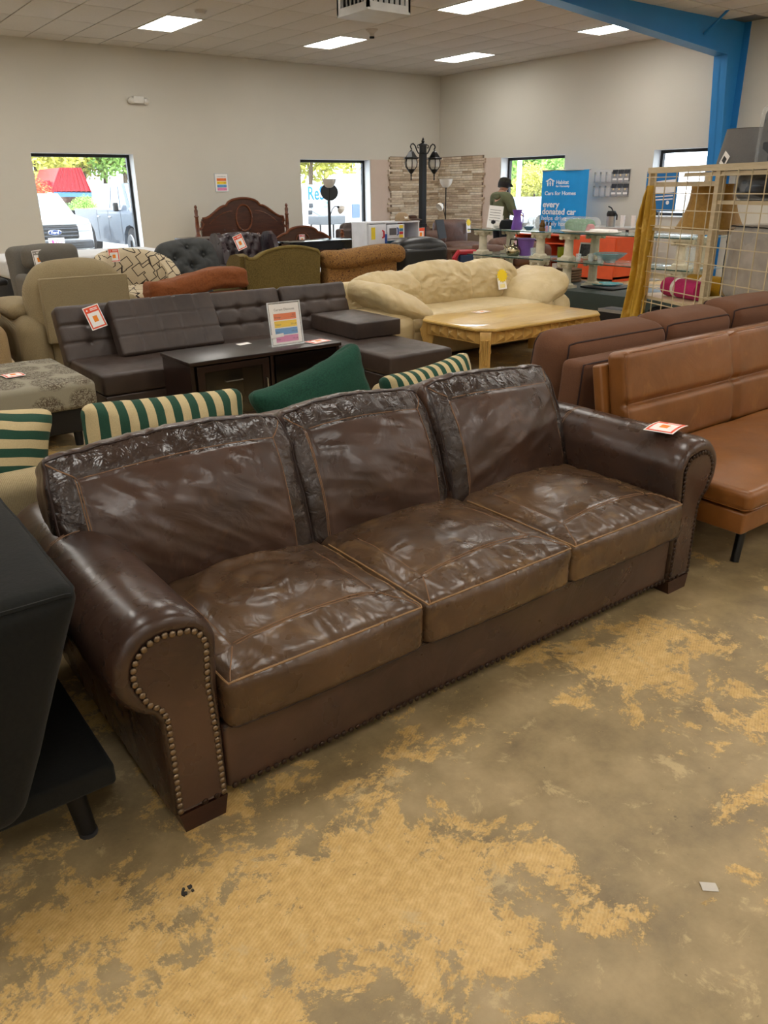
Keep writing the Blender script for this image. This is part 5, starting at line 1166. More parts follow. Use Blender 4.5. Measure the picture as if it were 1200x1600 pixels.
MB().box(-.08, .08, -.009, -.006, p.z-.08, p.z+.10).build('card', REDP, ss, smooth=False); MB().box(-.06, .06, -.011, -.009, p.z-.06, p.z+.05).build('card_field', PAPER, ss, smooth=False); MB().box(-.025, .025, -.013, -.011, p.z-.03, p.z+.03).build('sticker', MATS['sticker_orange'], ss, smooth=False)
p = at(733, 400, Y=9.0); rt = thing('ride_on_toy', 'red plastic ride-on toy car with blue window behind cream sofa', 'toy', (p.x-.02, 9.0, 0))
MB().rbox(-.42, .62, -.25, .25, .12, .45, .08, 4).build('body', M_red, rt)
MB().tube([(-.26, 0, .42), (-.27, 0, .56), (-.2, 0, .64), (.12, 0, .63), (.24, 0, .56), (.3, 0, .42)], .04, 8).build('roof_bar', M_red, rt); MB().rbox(-.18, .18, -.03, .03, .44, .6, .02).build('window', plain('dark_blue_plastic', '#1c3a5c', .25), rt)
MB().rbox(.15, .62, -.22, .22, .44, .5, .03, 3).build('bonnet', M_red, rt)
for x in (-.28, .45):
    for y in (-.25, .25): MB().lathe([(0, -.04), (.12, -.04), (.13, 0), (.12, .04), (0, .04)], k=16, M=Tm((x, y, .13)) @ Rm(90, 'X')).build('wheel', M_dark, rt)
# ------------------------------------------------------------------ display shelves on the green platform
M_pf = plain('green_platform_paint', '#2f3b38', .45); M_col = plain('cast_column', '#d0c9b2', .8, var=.12, scale=12); M_sg = glass('shelf_glass', '#9fc0b8', .03, .30)
pf_ = wthing('display_platform', 'long dark green display platform', 'platform', (8.3, 6.6, 0))
MB().rbox(7.80, 8.85, 4.3, 8.75, .10, .33, .006).build('deck', M_pf, pf_); MB().box(7.88, 8.78, 4.38, 8.67, 0, .10).build('plinth', plain('dark_green_plinth', '#1c2422', .6), pf_, smooth=False)
def column_mesh():
    h = .315; m = MB()
    m.box(-.095, .095, -.095, .095, 0, .03); m.lathe([(.088, .03), (.09, .04), (.08, .052), (.068, .058)], k=20)
    K = 36; prof = [(.064, .055), (.058, .08), (.055, .22), (.053, .245)]
    v = [((r*(1-.07*(math.cos(12*2*math.pi*j/K)*.5+.5)))*math.cos(2*math.pi*j/K), (r*(1-.07*(math.cos(12*2*math.pi*j/K)*.5+.5)))*math.sin(2*math.pi*j/K), z) for r, z in prof for j in range(K)]
    m.add(v, [(i*K+j, i*K+(j+1) % K, (i+1)*K+(j+1) % K, (i+1)*K+j) for i in range(3) for j in range(K)])
    m.lathe([(.056, .242), (.066, .25), (.075, .275), (.08, .285)], k=20)
    for sx in (-1, 1):
        for sy in (-1, 1): m.cyl((sx*.072, sy*.085, .265), (sx*.072, sy*.045, .265), .022, k=10)
    m.box(-.092, .092, -.092, .092, .285, .315); return m
def col_thing(label, x, y, z):
    global COLME
    c = thing('display_column', label, 'column', (x, y, z), 0, 'cast display columns')
    if COLME is None: COLME = column_mesh().build('column_body', M_col, c, angle=30).data
    else: o = bpy.data.objects.new('column_body', COLME); COL.objects.link(o); o.parent = c
    return c
COLME = None
CP = [(8.0, 8.33, 'front leftmost'), (8.40, 8.20, 'rear leftmost'), (8.0, 7.27, 'front second'), (8.0, 6.80, 'front third'), (8.40, 6.72, 'rear second'), (8.0, 5.22, 'front rightmost'), (8.40, 5.20, 'rear rightmost')]
for x, y, n in CP:
    col_thing('%s cream fluted column of the lower display tier' % n, x, y, .331); col_thing('%s cream fluted column of the upper display tier' % n, x, y, .662)
for z, tn in ((.6465, 'lower'), (.9775, 'upper')):
    for y0, y1, un in ((7.10, 8.52, 'left'), (5.02, 6.97, 'right')):
        g = wthing('glass_shelf', '%s glass shelf of the %s column display' % (tn, un), 'shelf', (8.2, (y0+y1)/2, z)); MB().rbox(7.88, 8.54, y0, y1, z, z+.013, .003, 1).build('glass_plate', M_sg, g)
        MB().box(7.878, 7.881, y0, y1, z+.001, z+.012).build('glass_edge', plain('glass_edge_dark', '#2d4a45', .2), g, smooth=False)
ZT, ZM, ZP = .991, .6605, .331
def spot(px_, X, z, lo, hi): return (X, min(hi, max(lo, at(px_, 360, X=X).y)), z)
def item(name, label, cat, loc, rz=0): return thing(name, label, cat, loc, rz)
it = item('card_sign', 'white card sign leaning on the upper glass shelf', 'sign', spot(771, 8.2, ZT, 7.2, 8.45), math.radians(-45)); MB().box(-.10, .10, -.003, .003, 0, .30, Rm(-16, 'X') @ Rm(6, 'Y')).build('card', PAPER, it, smooth=False); MB().box(-.03, .03, .01, .09, 0, .01).build('foot_block', M_opal, it, smooth=False)
for k in range(5): MB().box(-.08, .07, -.0045, -.003, .10+.035*k, .105+.035*k, Rm(-16, 'X') @ Rm(6, 'Y')).build('print_line', INK, it, smooth=False)
it = item('ceramic_figurine', 'cream and black ceramic animal figurine on the upper shelf', 'figurine', spot(776, 8.05, ZT, 7.2, 8.45), math.radians(-45))
MB().rbox(-.05, .05, -.03, .03, .02, .07, .02, 3).build('body', M_opal, it); MB().lathe([(0, -.03), (.03, -.015), (.03, .015), (0, .03)], (-.05, 0, .09), k=12).build('head', M_dark, it); MB().tube([(.05, 0, .04), (.075, 0, .10), (.08, 0, .17)], [.016, .012, .006], 8).build('tail', M_opal, it)
for x in (-.035, .035):
    for y in (-.018, .018): MB().cyl((x, y, 0), (x, y, .03), .012, k=8).build('leg', M_opal, it)
it = item('cloth_hat', 'black cloth cap on the upper glass shelf', 'cap', spot(792, 8.15, ZT, 7.2, 8.45)); MB().lathe([(.10, 0), (.105, .05), (.08, .11), (0, .13)], k=18, sx=1.1).build('crown', fabric('black_cap_cloth', '#1d1f22', '#131416'), it); MB().sheet(lambda u, v: (-.08-.08*v, (u-.5)*.16*(1-.3*v), .01), 6, 4, .005).build('brim', MATS['black_cap_cloth'], it)
M_pur = plain('purple_glass', '#7a4fb0', .1, alpha=.8); M_clr = glass('clear_glassware', '#e8f2f5', .02, .25)
def vessel(name, label, cat, loc, prof, mat, k=18, handle=None, extra=None):
    t = item(name, label, cat, loc); MB().lathe(prof, k=k).build('vessel', mat, t)
    if handle: MB().tube(handle, .007, 6).build('handle', mat if mat is not M_clr else M_clr, t)
    return t
vessel('glass_pitcher', 'purple glass pitcher on the upper shelf', 'pitcher', spot(807, 8.05, ZT, 7.2, 8.45), [(.07, 0), (.075, .02), (.055, .14), (.045, .18), (.065, .25), (.06, .25), (.04, .18), (.05, .14), (0, .02)], M_pur, handle=[(.06, 0, .22), (.11, 0, .2), (.11, 0, .1), (.065, 0, .06)])
for k, (px_, X, lab) in enumerate(((821, 8.2, 'clear glass jar beside the purple pitcher'), (829, 8.3, 'clear glass jar, middle of the upper shelf glassware'), (837, 8.1, 'clear glass jar beside the amber bottle'), (826, 8.02, 'small blue glass dish on the upper shelf'))):
    if k < 3: vessel('glass_jar', lab, 'jar', spot(px_, X, ZT, 7.15, 8.45), [(.045, 0), (.05, .02), (.05, .08+.02*k), (.035, .11+.02*k), (.04, .13+.02*k), (.032, .12+.02*k), (.044, .08), (0, .01)], M_clr)
    else: vessel('glass_dish', lab, 'dish', spot(px_, X, ZT, 7.15, 8.45), [(.03, 0), (.075, .05), (.07, .05), (.025, .008), (0, .008)], plain('blue_glass', '#5d7f9c', .1, alpha=.7))
it = vessel('amber_bottle', 'squat amber glass bottle on the upper shelf', 'bottle', spot(847, 7.98, ZT, 7.12, 8.4), [(.04, 0), (.042, .03), (.032, .05), (.042, .07), (.03, .10), (.022, .12), (.025, .135), (0, .135)], plain('amber_glass', '#5c3f16', .15))
for px_, lab in ((854, 'small capped pink bottle, nearer the amber bottle'), (860, 'small capped white bottle next to the green bag')):
    it = vessel('polish_bottle', lab, 'bottle', spot(px_, 7.98, ZT, 7.11, 8.4), [(.015, 0), (.017, .06), (.008, .07), (0, .07)], plain('pink_plastic' if px_ == 854 else 'white_plastic', '#c99ab0' if px_ == 854 else '#d8d6d6', .3)); MB().cyl((0, 0, .07), (0, 0, .115), .009, k=10).build('cap', M_dark, it)
it = item('plastic_bag', 'clear plastic bag stuffed with green cloth on the upper shelf', 'bag', spot(888, 8.2, ZT, 5.1, 6.82)); 
Puff((0, 0, .075), (.26, .34, .15), .07, k=4, mid=(8, 10, 4), disp=lambda P, u: .018*fbm(P*16, 2)).build('green_cloth', plain('green_leafy_cloth', '#3e7a4c', .8, var=.3, scale=40), it); Puff((0, 0, .085), (.30, .46, .165), .075, k=4, mid=(8, 12, 4), disp=lambda P, u: .014*ridge(P*14, 2)).build('bag_film', glass('plastic_film', '#f4f6f5', .15, .22), it); Puff((-.02, -.16, .05), (.12, .12, .09), .04, k=3, mid=4, disp=lambda P, u: .01*fbm(P*20, 2)).build('red_cloth', plain('dusty_red', '#b0555a', .8), it)
for px_, X, n, lab in ((902, 8.0, 2, 'white platter in front of the green bag'), (943, 8.0, 3, 'white rectangular serving dish near the gold cloth'), (935, 8.3, 2, 'white oval plate behind the serving dish')):
    it = item('white_platter', lab, 'platter', spot(px_, X, ZT, 5.1, 6.85)); MB().lathe([(0, 0), (.14, 0), (.19, .022), (.19, .028), (.13, .01), (0, .01)], k=24, sx=.8, sy=1.25).build('dish', PAPER, it)
    if n == 3: MB().rbox(-.09, .09, -.15, .15, .012, .05, .02, 3).build('cover', PAPER, it)
M_slv = plain('silver_metal', '#b7a98a', .18, metal=1)
it = vessel('silver_kettle', 'round silver kettle with black handle on the lower shelf', 'kettle', spot(804, 8.05, ZM, 7.2, 8.4), [(.07, 0), (.10, .03), (.105, .07), (.08, .12), (.04, .145), (.015, .15), (.018, .165), (0, .17)], M_slv); MB().tube([(0, -.07, .13), (0, -.06, .21), (0, .06, .21), (0, .07, .13)], .009, 8).build('handle', M_dark, it); MB().tube([(-.02, .09, .07), (-.03, .14, .12), (-.03, .15, .14)], [.022, .014, .01], 8).build('spout', M_slv, it)
vessel('purple_bucket', 'purple plastic bucket on the lower shelf', 'bucket', spot(823, 8.2, ZM, 7.2, 8.4), [(.085, 0), (.115, .20), (.125, .205), (.125, .22), (.11, .22), (.08, .01), (0, .01)], plain('purple_plastic', '#8a63b8', .3))
vessel('glass_jar', 'clear glass jar beside the purple bucket', 'jar', spot(838, 8.05, ZM, 7.2, 8.4), [(.06, 0), (.065, .12), (.058, .12), (.05, .01), (0, .01)], M_clr)
vessel('candle_glass', 'olive green glass candle holder between the front columns', 'candle', (8.3, 7.18, ZM), [(.045, 0), (.05, .13), (.043, .13), (.04, .02), (0, .02)], plain('olive_glass', '#8a8c1e', .15))
it = item('framed_photo', 'black and white picture frame on the lower right shelf', 'picture', (8.42, 6.95-.08, ZM), math.radians(-90)); MB().box(-.12, .12, -.01, .01, 0, .19, Rm(-10, 'X')).build('frame', PAPER, it, smooth=False); MB().box(-.10, .10, -.013, -.01, .02, .17, Rm(-10, 'X')).build('print', plain('grey_photo', '#3c3c3e', .4, var=.9, scale=25), it, smooth=False)
for k in range(5): vessel('drinking_glass', ['stemless clear glass nearest the third column', 'clear glass in front of the rear column', 'clear glass left of the pale bowl', 'small clear glass at the shelf front', 'clear glass behind the pale bowl'][k], 'glass', (7.98+.1*(k % 3), 6.62-.11*k, ZM), [(.03, 0), (.036, .09), (.032, .09), (.026, .01), (0, .01)], M_clr, 12)
vessel('glass_bowl', 'wide pale aqua glass bowl on the lower right shelf', 'bowl', spot(957, 8.12, ZM, 5.2, 6.5), [(.06, 0), (.065, .015), (.14, .06), (.20, .105), (.195, .11), (.13, .066), (.05, .022), (0, .022)], glass('aqua_glass', '#7fb4bc', .05, .5), 28)
vessel('glass_vase', 'tall ribbed clear glass vase seen through the wire panel', 'vase', (8.05, 5.02+.12, ZM), [(.05, 0), (.06, .1), (.07, .22), (.062, .22), (.05, .1), (0, .01)], M_clr)
p = at(948, 446, Z=ZP+.01); vessel('turquoise_plate', 'large turquoise plate lying on the green platform', 'plate', (max(8.0, p.x), p.y, ZP), [(.10, 0), (.12, .012), (.20, .03), (.20, .036), (.11, .02), (0, .016)], plain('turquoise_glaze', '#1f8f9c', .2), 28)
it = item('black_tray', 'flat black tray on the platform between columns', 'tray', (8.3, 6.45, ZP)); MB().rbox(-.15, .15, -.25, .25, 0, .02, .008).build('tray_body', M_dark, it)
it = item('wicker_basket', 'brown woven basket behind the platform columns', 'basket', (8.6, 7.28, ZP)); F_wk = wood('wicker', '#4a3523', '#7a5c3e', .8, 'Y', 6)
for k in range(5): MB().rbox(-.11, .11, -.14, .14, .035*k, .035*k+.031, .012, 2).build('woven_band', F_wk, it)
# chairs and bedding beyond the shelves
it = item('bedding_roll', 'rolled dark blue blanket on the floor behind the shelves', 'blanket', (9.2, 8.3, 0)); MB().cyl((0, -.3, .13), (0, .3, .13), .13, k=20).build('roll', fabric('navy_blanket', '#34465c', '#22303f'), it); MB().tube([(0, 0, .265), (.1, 0, .22), (.135, 0, .13)], .01, 6).build('tie', M_opal, it)
plain_sofa('small brown sofa with pink cushion behind the shelves', 9.75, 10.9, 9.6, 10.45, .70, L_cn, 1, name='brown_loveseat')
pk = pillow((0, 0, 0), (.5, .14, .3), Rm(75, 'X'), 5).build('pink_cushion', fabric('dusty_pink', '#a98a90', '#86696f')); pk.location = (10.2, 9.78, .60); tag(pk, 'dusty pink cushion lying on the small brown sofa', 'cushion')
# orange shelf cabinet, coffee counter
M_or = plain('orange_laminate', '#d8572c', .35); M_or2 = plain('orange_side', '#e0603a', .35)
oc2 = wthing('orange_cabinet', 'bright orange open shelf cabinet', 'cabinet', (11.7, 9.8, 0))
MB().box(11.45, 11.95, 8.7, 11.05, .70, .72).build('top', M_or, oc2, smooth=False); MB().box(11.45, 11.95, 8.7, 11.05, .04, .08).build('bottom', M_or, oc2, smooth=False); MB().box(11.93, 11.95, 8.7, 11.05, .08, .70).build('back_panel', M_or, oc2, smooth=False)
for y in (8.7, 9.62, 10.3, 11.02): MB().box(11.45, 11.94, y, y+.03, .0, .70).build('divider', M_or, oc2, smooth=False)
for z in (.30, .56): MB().box(11.47, 11.93, 9.65, 11.02, z, z+.02).build('shelf', M_or, oc2, smooth=False)
MB().box(11.44, 11.46, 8.73, 9.62, .04, .70).build('door', M_or2, oc2, smooth=False)
for y, z, w, h, c, nm in ((10.7, .08, .18, .16, '#b98a5c', 'small_box'), (9.9, .32, .14, .16, '#8a6a4a', 'small_box'), (10.1, .08, .12, .14, '#d9d4cc', 'small_box'), (10.55, .58, .2, .09, '#26262a', 'stereo')):
    it = item(nm, {'#b98a5c': 'tan carton in the orange cabinet bottom', '#8a6a4a': 'brown carton on the orange cabinet middle shelf', '#d9d4cc': 'white carton in the orange cabinet bottom', '#26262a': 'black stereo on the orange cabinet top shelf'}[c], 'box', (11.6, y, z+.002)); MB().rbox(-.08, .08, -w/2, w/2, 0, h, .005).build('body', plain('carton'+c, c, .7), it); MB().box(-.082, -.08, -w*.3, w*.3, h*.3, h*.6).build('label_patch', M_opal, it, smooth=False)
cc_ = wthing('coffee_counter', 'narrow grey counter by the side wall holding the coffee pot', 'table', (12.4, 9.6, 0)); MB().rbox(12.1, 12.75, 9.0, 10.15, .81, .84, .006).build('top', plain('grey_laminate', '#a9a7a2', .5), cc_)
for x in (12.14, 12.71):
    for y in (9.04, 10.11): MB().box(x-.02, x+.02, y-.02, y+.02, 0, .81).build('leg', M_dark, cc_, smooth=False)
p = at(954, 352, X=12.3); ap_ = thing('coffee_airpot', 'steel coffee airpot with black pump top', 'coffee pot', (12.3, p.y, .84)); MB().lathe([(.08, 0), (.082, .18), (0, .18)], k=18).build('body', M_silver, ap_); MB().lathe([(.084, .18), (.088, .22), (.07, .27), (0, .275)], k=18).build('pump_top', M_dark, ap_)
MB().tube([(0, -.04, .25), (-.02, .0, .32), (-.03, .06, .345)], .012, 8).build('pump_handle', M_dark, ap_); MB().tube([(0, -.08, .24), (0, -.12, .2), (0, -.12, .12)], .014, 8).build('spout', M_dark, ap_)
for px_, lab in ((972, 'stack of white foam cups beside the coffee pot'), (989, 'stack of white cups next to the gold cloth')):
    p = at(px_, 352, X=12.3); it = thing('cup_stack', lab, 'cups', (12.3, p.y, .84)); 
    for k in range(3): MB().lathe([(.032, 0), (.042, .10), (.039, .10), (.03, .006), (0, .006)], (0, 0, .05*k), k=14).build('cup', PAPER, it)
p = at(908, 353, X=12.3); it = thing('wooden_roof_box', 'brown wooden roof-shaped box on the counter', 'box', (12.35, p.y, .84)); MB().prism([(-.2, 0), (.2, 0), (.12, .07), (-.12, .07)], -.14, .14, 'x').build('lid', wood('redwood', '#4a2a1c', '#6b3f2b', .5), it, smooth=False)
# banner
M_ban = plain('banner_blue', '#129ae6', .55, var=.04, scale=4); M_bw = plain('banner_white', '#f2f6fa', .6)
BX = 12.88; a = at(848, 267, X=BX); b_ = at(922, 265, X=BX); y1_, y0_, zt_ = a.y, b_.y, a.z; wB = y1_-y0_
bn = thing('banner', 'tall blue roll-up banner with white lettering and a house logo', 'banner', (BX, (y0_+y1_)/2, 0))
def bsurf(u, v): return (.02*math.sin(u*9+v*2)*(.3+.7*u)-.03*(1-v)*(u-.5), wB/2-wB*u, .08+(zt_-.08)*v)
MB().sheet(bsurf, 24, 24, .002).build('cloth', M_ban, bn)
MB().cyl((0, wB/2+.01, zt_), (0, -wB/2-.01, zt_), .012, k=8).build('top_bar', M_silver, bn); MB().rbox(-.1, .1, -wB/2-.02, wB/2+.02, 0, .08, .02).build('base_case', M_silver, bn); MB().cyl((.03, 0, .08), (.03, 0, zt_), .01, k=8).build('support_pole', M_silver, bn)
k_ = wB/74.0; kz = k_*.755
def bt(body, px_, pz_, size, bold=0.0, sx=1.0): text('lettering', body, size, M_bw, bn, frame((-.035, wB/2-(px_-846.5)*k_, zt_-(pz_-267)*kz), (0, -1, 0), (0, 0, 1)), th=.001, bold=bold, font_scale_x=sx*1.325)
bt('Habitat', 871.5, 287.5, 8.2*kz, .002, .82); bt('for Humanity', 871.5, 292, 4.2*kz, .001, .95); bt('Cars for Homes', 854, 304, 8.2*kz, .002, .92); bt('every', 852, 322.5, 13*kz, .004, .92); bt('donated car', 851.5, 333.5, 13*kz, .004, .86); bt('helps drive', 851, 342.5, 10*kz, 0, .92); bt('a family home', 851, 351, 10*kz, 0, .85)
LM = frame((-.036, wB/2-8*k_, zt_-22*kz), (0, -1, 0), (0, 0, 1)) @ Matrix.Diagonal((1, .755, 1, 1))
MB().prism([(0, 6*k_), (7.5*k_, 10.5*k_), (15*k_, 6*k_), (13*k_, 5*k_), (7.5*k_, 8.2*k_), (2*k_, 5*k_)], 0, .002, 'z', M=LM).build('logo_roof', M_bw, bn, smooth=False)
for x in (2, 6, 10):
    MB().lathe([(0, 0), (1.1*k_, 0), (1.1*k_, .002), (0, .002)], k=10, M=LM @ Tm(((x+1.5)*k_, 5.2*k_, 0))).build('logo_head', M_bw, bn, smooth=False); MB().prism([(x*k_, 3.6*k_), ((x+3)*k_, 4*k_), ((x+2.6)*k_, -1.5*k_), ((x+1.2)*k_, -1.5*k_), ((x+1)*k_, 1*k_)], 0, .002, 'z', M=LM).build('logo_figure', M_bw, bn, smooth=False)
VM = frame((-.052, wB/2-10*k_, zt_-150*kz), (0, -1, 0), (0, 0, 1)) @ Matrix.Diagonal((1, .755, 1, 1)); MB().prism([(0, 0), (60*k_, 0), (60*k_, 25*k_), (22*k_, 30*k_), (14*k_, 16*k_), (0, 14*k_)], 0, .002, 'z', M=VM).build('van_print', M_bw, bn, smooth=False); MB().prism([(18*k_, 16*k_), (34*k_, 16*k_), (34*k_, 26*k_), (24*k_, 26*k_)], .002, .004, 'z', M=VM).build('van_window_print', plain('grey_print', '#4a5560', .6), bn, smooth=False)
# blue truck poster on a stand
p0 = at(1012, 268, X=12.2); p1 = at(1062, 265, X=12.2); p2 = at(1020, 330, X=12.2); hP = p0.z-p2.z; wP = p0.y-p1.y
ps = thing('truck_poster', 'blue poster with a white truck drawing on a stand', 'poster', (12.2, (p0.y+p1.y)/2, 0)); M_dbl = plain('poster_blue', '#1272b8', .5)
MB().box(-.005, .005, -wP/2, wP/2, p2.z, p0.z).build('panel', M_dbl, ps, smooth=False); MB().cyl((.02, 0, .02), (.02, 0, p2.z), .012, k=8).build('pole', M_silver, ps); MB().lathe([(.16, 0), (.16, .015), (.02, .03)], k=16).build('foot', M_silver, ps)
PM = frame((-.006, wP/2, p2.z), (0, -1, 0), (0, 0, 1))
MB().prism([(wP*.2, hP*.42), (wP*.95, hP*.48), (wP*.95, hP*.80), (wP*.22, hP*.74)], 0, .002, 'z', M=PM).build('truck_print', M_bw, ps, smooth=False)
for zq in (.34, .26): MB().prism([(wP*.2, hP*zq), (wP*.9, hP*(zq+.04)), (wP*.9, hP*(zq+.07)), (wP*.2, hP*(zq+.03))], 0, .002, 'z', M=PM).build('line_print', M_bw, ps, smooth=False)
for xq in (.3, .75): MB().lathe([(0, 0), (hP*.05, 0), (hP*.05, .002), (0, .002)], k=14, M=PM @ Tm((wP*xq, hP*.22, 0))).build('wheel_print', M_bw, ps, smooth=False)
# brochure rack on the side wall
a = at(930, 265, X=13.3); b_ = at(980, 308, X=13.3); rk = thing('brochure_rack', 'clear wall rack with dark brochures in its right pockets', 'rack', (13.345, a.y, b_.z)); W_ = a.y-b_.y; H_ = a.z-b_.z
RM = frame((-.005, 0, 0), (0, -1, 0), (0, 0, 1)); MB().box(0, W_, 0, H_, -.003, .003, RM).build('back_plate', M_acr, rk, smooth=False)
M_bro = plain('brochure_dark', '#3a3d42', .35, var=.5, scale=30); M_br2 = plain('brochure_photo', '#c9a93c', .4)
for r in range(2):
    MB().box(0, W_, H_*.5*r+.01, H_*.5*r+.03, .003, .05, RM).build('pocket_floor', M_acr, rk, smooth=False); MB().box(0, W_, H_*.5*r+.02, H_*.5*r+.16, .048, .05, RM).build('pocket_front', M_acr, rk, smooth=False)
    for k in range(6): MB().box(W_*k/6-.002, W_*k/6+.002, H_*.5*r+.01, H_*.5*r+.2, .003, .05, RM).build('pocket_wall', plain('acrylic_grey', '#9aa0a4', .2, alpha=.6), rk, smooth=False)
    for k in (3, 4, 5):
        x = W_*k/6+.01; bo = MB().box(x, x+W_/6-.02, H_*.5*r+.03, H_*.5*r+.235, .012, .03, RM).build('brochure', M_bro, rk, smooth=False)
        MB().lathe([(0, 0), (.018, 0), (.018, .002), (0, .002)], k=10, M=RM @ Tm((x+.05, H_*.5*r+.14, .0305))).build('photo', M_br2, bo, smooth=False); MB().box(x+.01, x+W_/6-.03, H_*.5*r+.05, H_*.5*r+.085, .03, .032, RM).build('title_strip', PAPER, bo, smooth=False)
# ------------------------------------------------------------------ wire panel rack with bedding and shades
ang = math.atan2(-.919, -.394); GA = at(1020, 262, Z=1.65)
gw = thing('wire_rack', 'cream wooden rack with a square wire grid panel', 'rack', (GA.x, GA.y, 0), ang); M_crm = wood('cream_wood', '#b8a684', '#cdbd9d', .5, 'X'); M_wire = plain('cream_wire', '#c6b795', .4)
LG, ZG = 2.1, 1.65; SP = .125
for s0 in (0, .92, 1.9): MB().box(s0, s0+.05 if s0 else .03, -.03, .03, 0, ZG-.04).build('upright', M_crm, gw, smooth=False)
for s0 in (0, .95, 1.9): MB().box(s0, s0+.04, .52, .56, 0, ZG-.04).build('upright', M_crm, gw, smooth=False)
MB().box(-.01, LG, -.035, .02, ZG-.045, ZG).build('top_rail', M_crm, gw, smooth=False)
for k in range(13):
    s0 = .13+k*.152; MB().box(s0-.0032, s0+.0032, -.045, -.039, .30, ZG-.04).build('wire', M_wire, gw, smooth=False)
for k in range(11): MB().box(0, LG, -.051, -.045, .32+k*SP, .3264+k*SP).build('wire', M_wire, gw, smooth=False)
def shelf(s0, s1, z, mat=None): MB().box(s0, s1, -.02, .55, z-.025, z).build('shelf_board', mat or M_crm, gw, smooth=False)
shelf(0, .95, 1.18); shelf(0, .95, .62); shelf(.95, 1.95, 1.40); shelf(.95, 1.95, .70); shelf(0, .95, .32); shelf(.95, 1.95, .32)
shelf(.5, 1.95, ZG-.05); MB().box(.05, .93, .0, .03, 1.50, 1.535).build('cross_rail', M_crm, gw, smooth=False)
Rg = Matrix.Translation((GA.x, GA.y, 0)) @ Matrix.Rotation(ang, 4, 'Z')
def on_rack(name, label, cat, s0, d, z):
    t = thing(name, label, cat, Rg @ Vector((s0, d, z)), ang); return t
def shade(name, label, mat, s0, d, z, r0, r1, h, curve=0):
    t = on_rack(name, label, 'lampshade', s0, d, z); n = 8; pr = [(r0+(r1-r0)*(i/n)-curve*math.sin(math.pi*i/n), h*i/n) for i in range(n+1)]
    MB().lathe(pr+[(r-.004, zz_) for r, zz_ in pr[::-1]], k=32).build('shade', mat, t); MB().lathe([(r0, 0), (r0+.003, .008), (r0-.006, .008)], k=32).build('rim', mat, t); MB().lathe([(r1, h-.008), (r1+.003, h), (r1-.006, h)], k=32).build('rim', mat, t)
    for k in range(3): MB().tube([(0, 0, h-.03), (r1*math.cos(2.1*k), r1*math.sin(2.1*k), h-.01)], .003, 5).build('spider', M_silver, t)
    return t
F_gs = fabric('gold_silk', '#a8813a', '#8c6a2c', scale=30, rough=.5); F_grs = fabric('grey_shade_cloth', '#72706e', '#5e5c5a', scale=300)
g1 = shade('gold_lampshade', 'gold silk bell lampshade behind the wire panel', F_gs, .50, .27, 1.181, .265, .175, .335, .03); g2 = shade('grey_lampshade', 'grey drum lampshade standing on top of the rack', F_grs, .86, .27, ZG-.048, .23, .175, .29)
t = on_rack('shade_label', 'white label hanging on the grey lampshade', 'tag', .90, .04, ZG+.03); MB().box(-.035, .035, -.002, 0, -.05, .05, Rm(35, 'Y')).build('card', PAPER, t, smooth=False); MB().box(-.02, .02, -.004, -.002, -.02, .02, Rm(35, 'Y')).build('print_block', INK, t, smooth=False)
M_film = glass('clear_vinyl', '#e9eef2', .06, .16)
def bag(name, label, s0, d, z, w, dp, h, mat, film=True, r=.06):
    t = on_rack(name, label, 'bag', s0, d, z); Puff((0, 0, h/2), (w, dp, h), r, k=4, mid=(14, 5, 14), crown=(.01, .02, .01), disp=lambda P, u: .012*ridge(P*np.array([9, 5, 8])+s0*7, 2)*.8+.006*fbm(P*14, 2)).build('contents', mat, t)
    if film:
        pf = Puff((0, 0, h/2+.004), (w+.02, dp+.02, h+.016), r*.8, k=3, mid=(8, 3, 8), disp=lambda P, u: .008*ridge(P*15, 2)); f = pf.build('vinyl_film', M_film, t); pf.seam([(-1, -1, -1), (-1, -1, 1), (1, -1, 1), (1, -1, -1), (-1, -1, -1)], .005).build('piping', M_dark if 'beige' in label else M_film, f)
    return t
t = bag('bedding_bag', 'clear vinyl bag of dark bedding on top of the rack', 1.48, .27, ZG-.048, .56, .40, .40, plain('dark_duvet', '#2d2d33', .6, var=.3, scale=5)); MB().box(.0, .26, -.222, -.216, .08, .30).build('label_card', PAPER, t, smooth=False); MB().box(.03, .10, -.224, -.222, .2, .29).build('label_print', plain('print_green', '#4d8a3c', .6), t, smooth=False); MB().box(.02, .25, -.224, -.22, .02, .10).build('photo_print', plain('taupe_print', '#6b564d', .5, var=.4), t, smooth=False)
bag('bedding_bag', 'shiny dark bedding bag on the upper right rack shelf', 1.45, .27, 1.401, .84, .42, .19, plain('black_duvet', '#141519', .3, var=.5, scale=4))
bag('bedding_bag', 'beige quilted bedding in a dark-edged clear bag', 1.36, .27, .701, .72, .36, .52, plain('satin_beige', '#a49c92', .35, var=.2, scale=6))
def roll(label, mat, s0, d, z, L, r, rz):
    t = on_rack('blanket_roll', label, 'blanket', s0, d, z); t.rotation_euler = (0, 0, ang+rz)
    pr = [(0, -L/2), (r*.45, -L/2), (r*.47, -L/2+.015), (r*.75, -L/2), (r*.77, -L/2+.015), (r*.98, -L/2+.012), (r, -L/2+.04), (r*1.02, 0), (r, L/2-.04), (r*.96, L/2), (0, L/2)]
    MB().lathe(pr, k=22, M=Tm((0, 0, r)) @ Rm(90, 'Y')).build('roll', mat, t); MB().lathe([(r*1.025, -.02), (r*1.03, 0), (r*1.025, .02)], k=22, M=Tm((-.06, 0, r)) @ Rm(90, 'Y')).build('paper_band', M_opal, t); return t
roll('bright pink rolled fleece blanket on the wire rack', fabric('pink_fleece', '#bf2f6c', '#9c2052', scale=120), .42, .16, .621, .46, .078, .05); roll('mustard yellow rolled blanket behind the pink roll', fabric('mustard_fleece', '#b8901e', '#927010', scale=120), .50, .37, .621, .5, .09, .2)
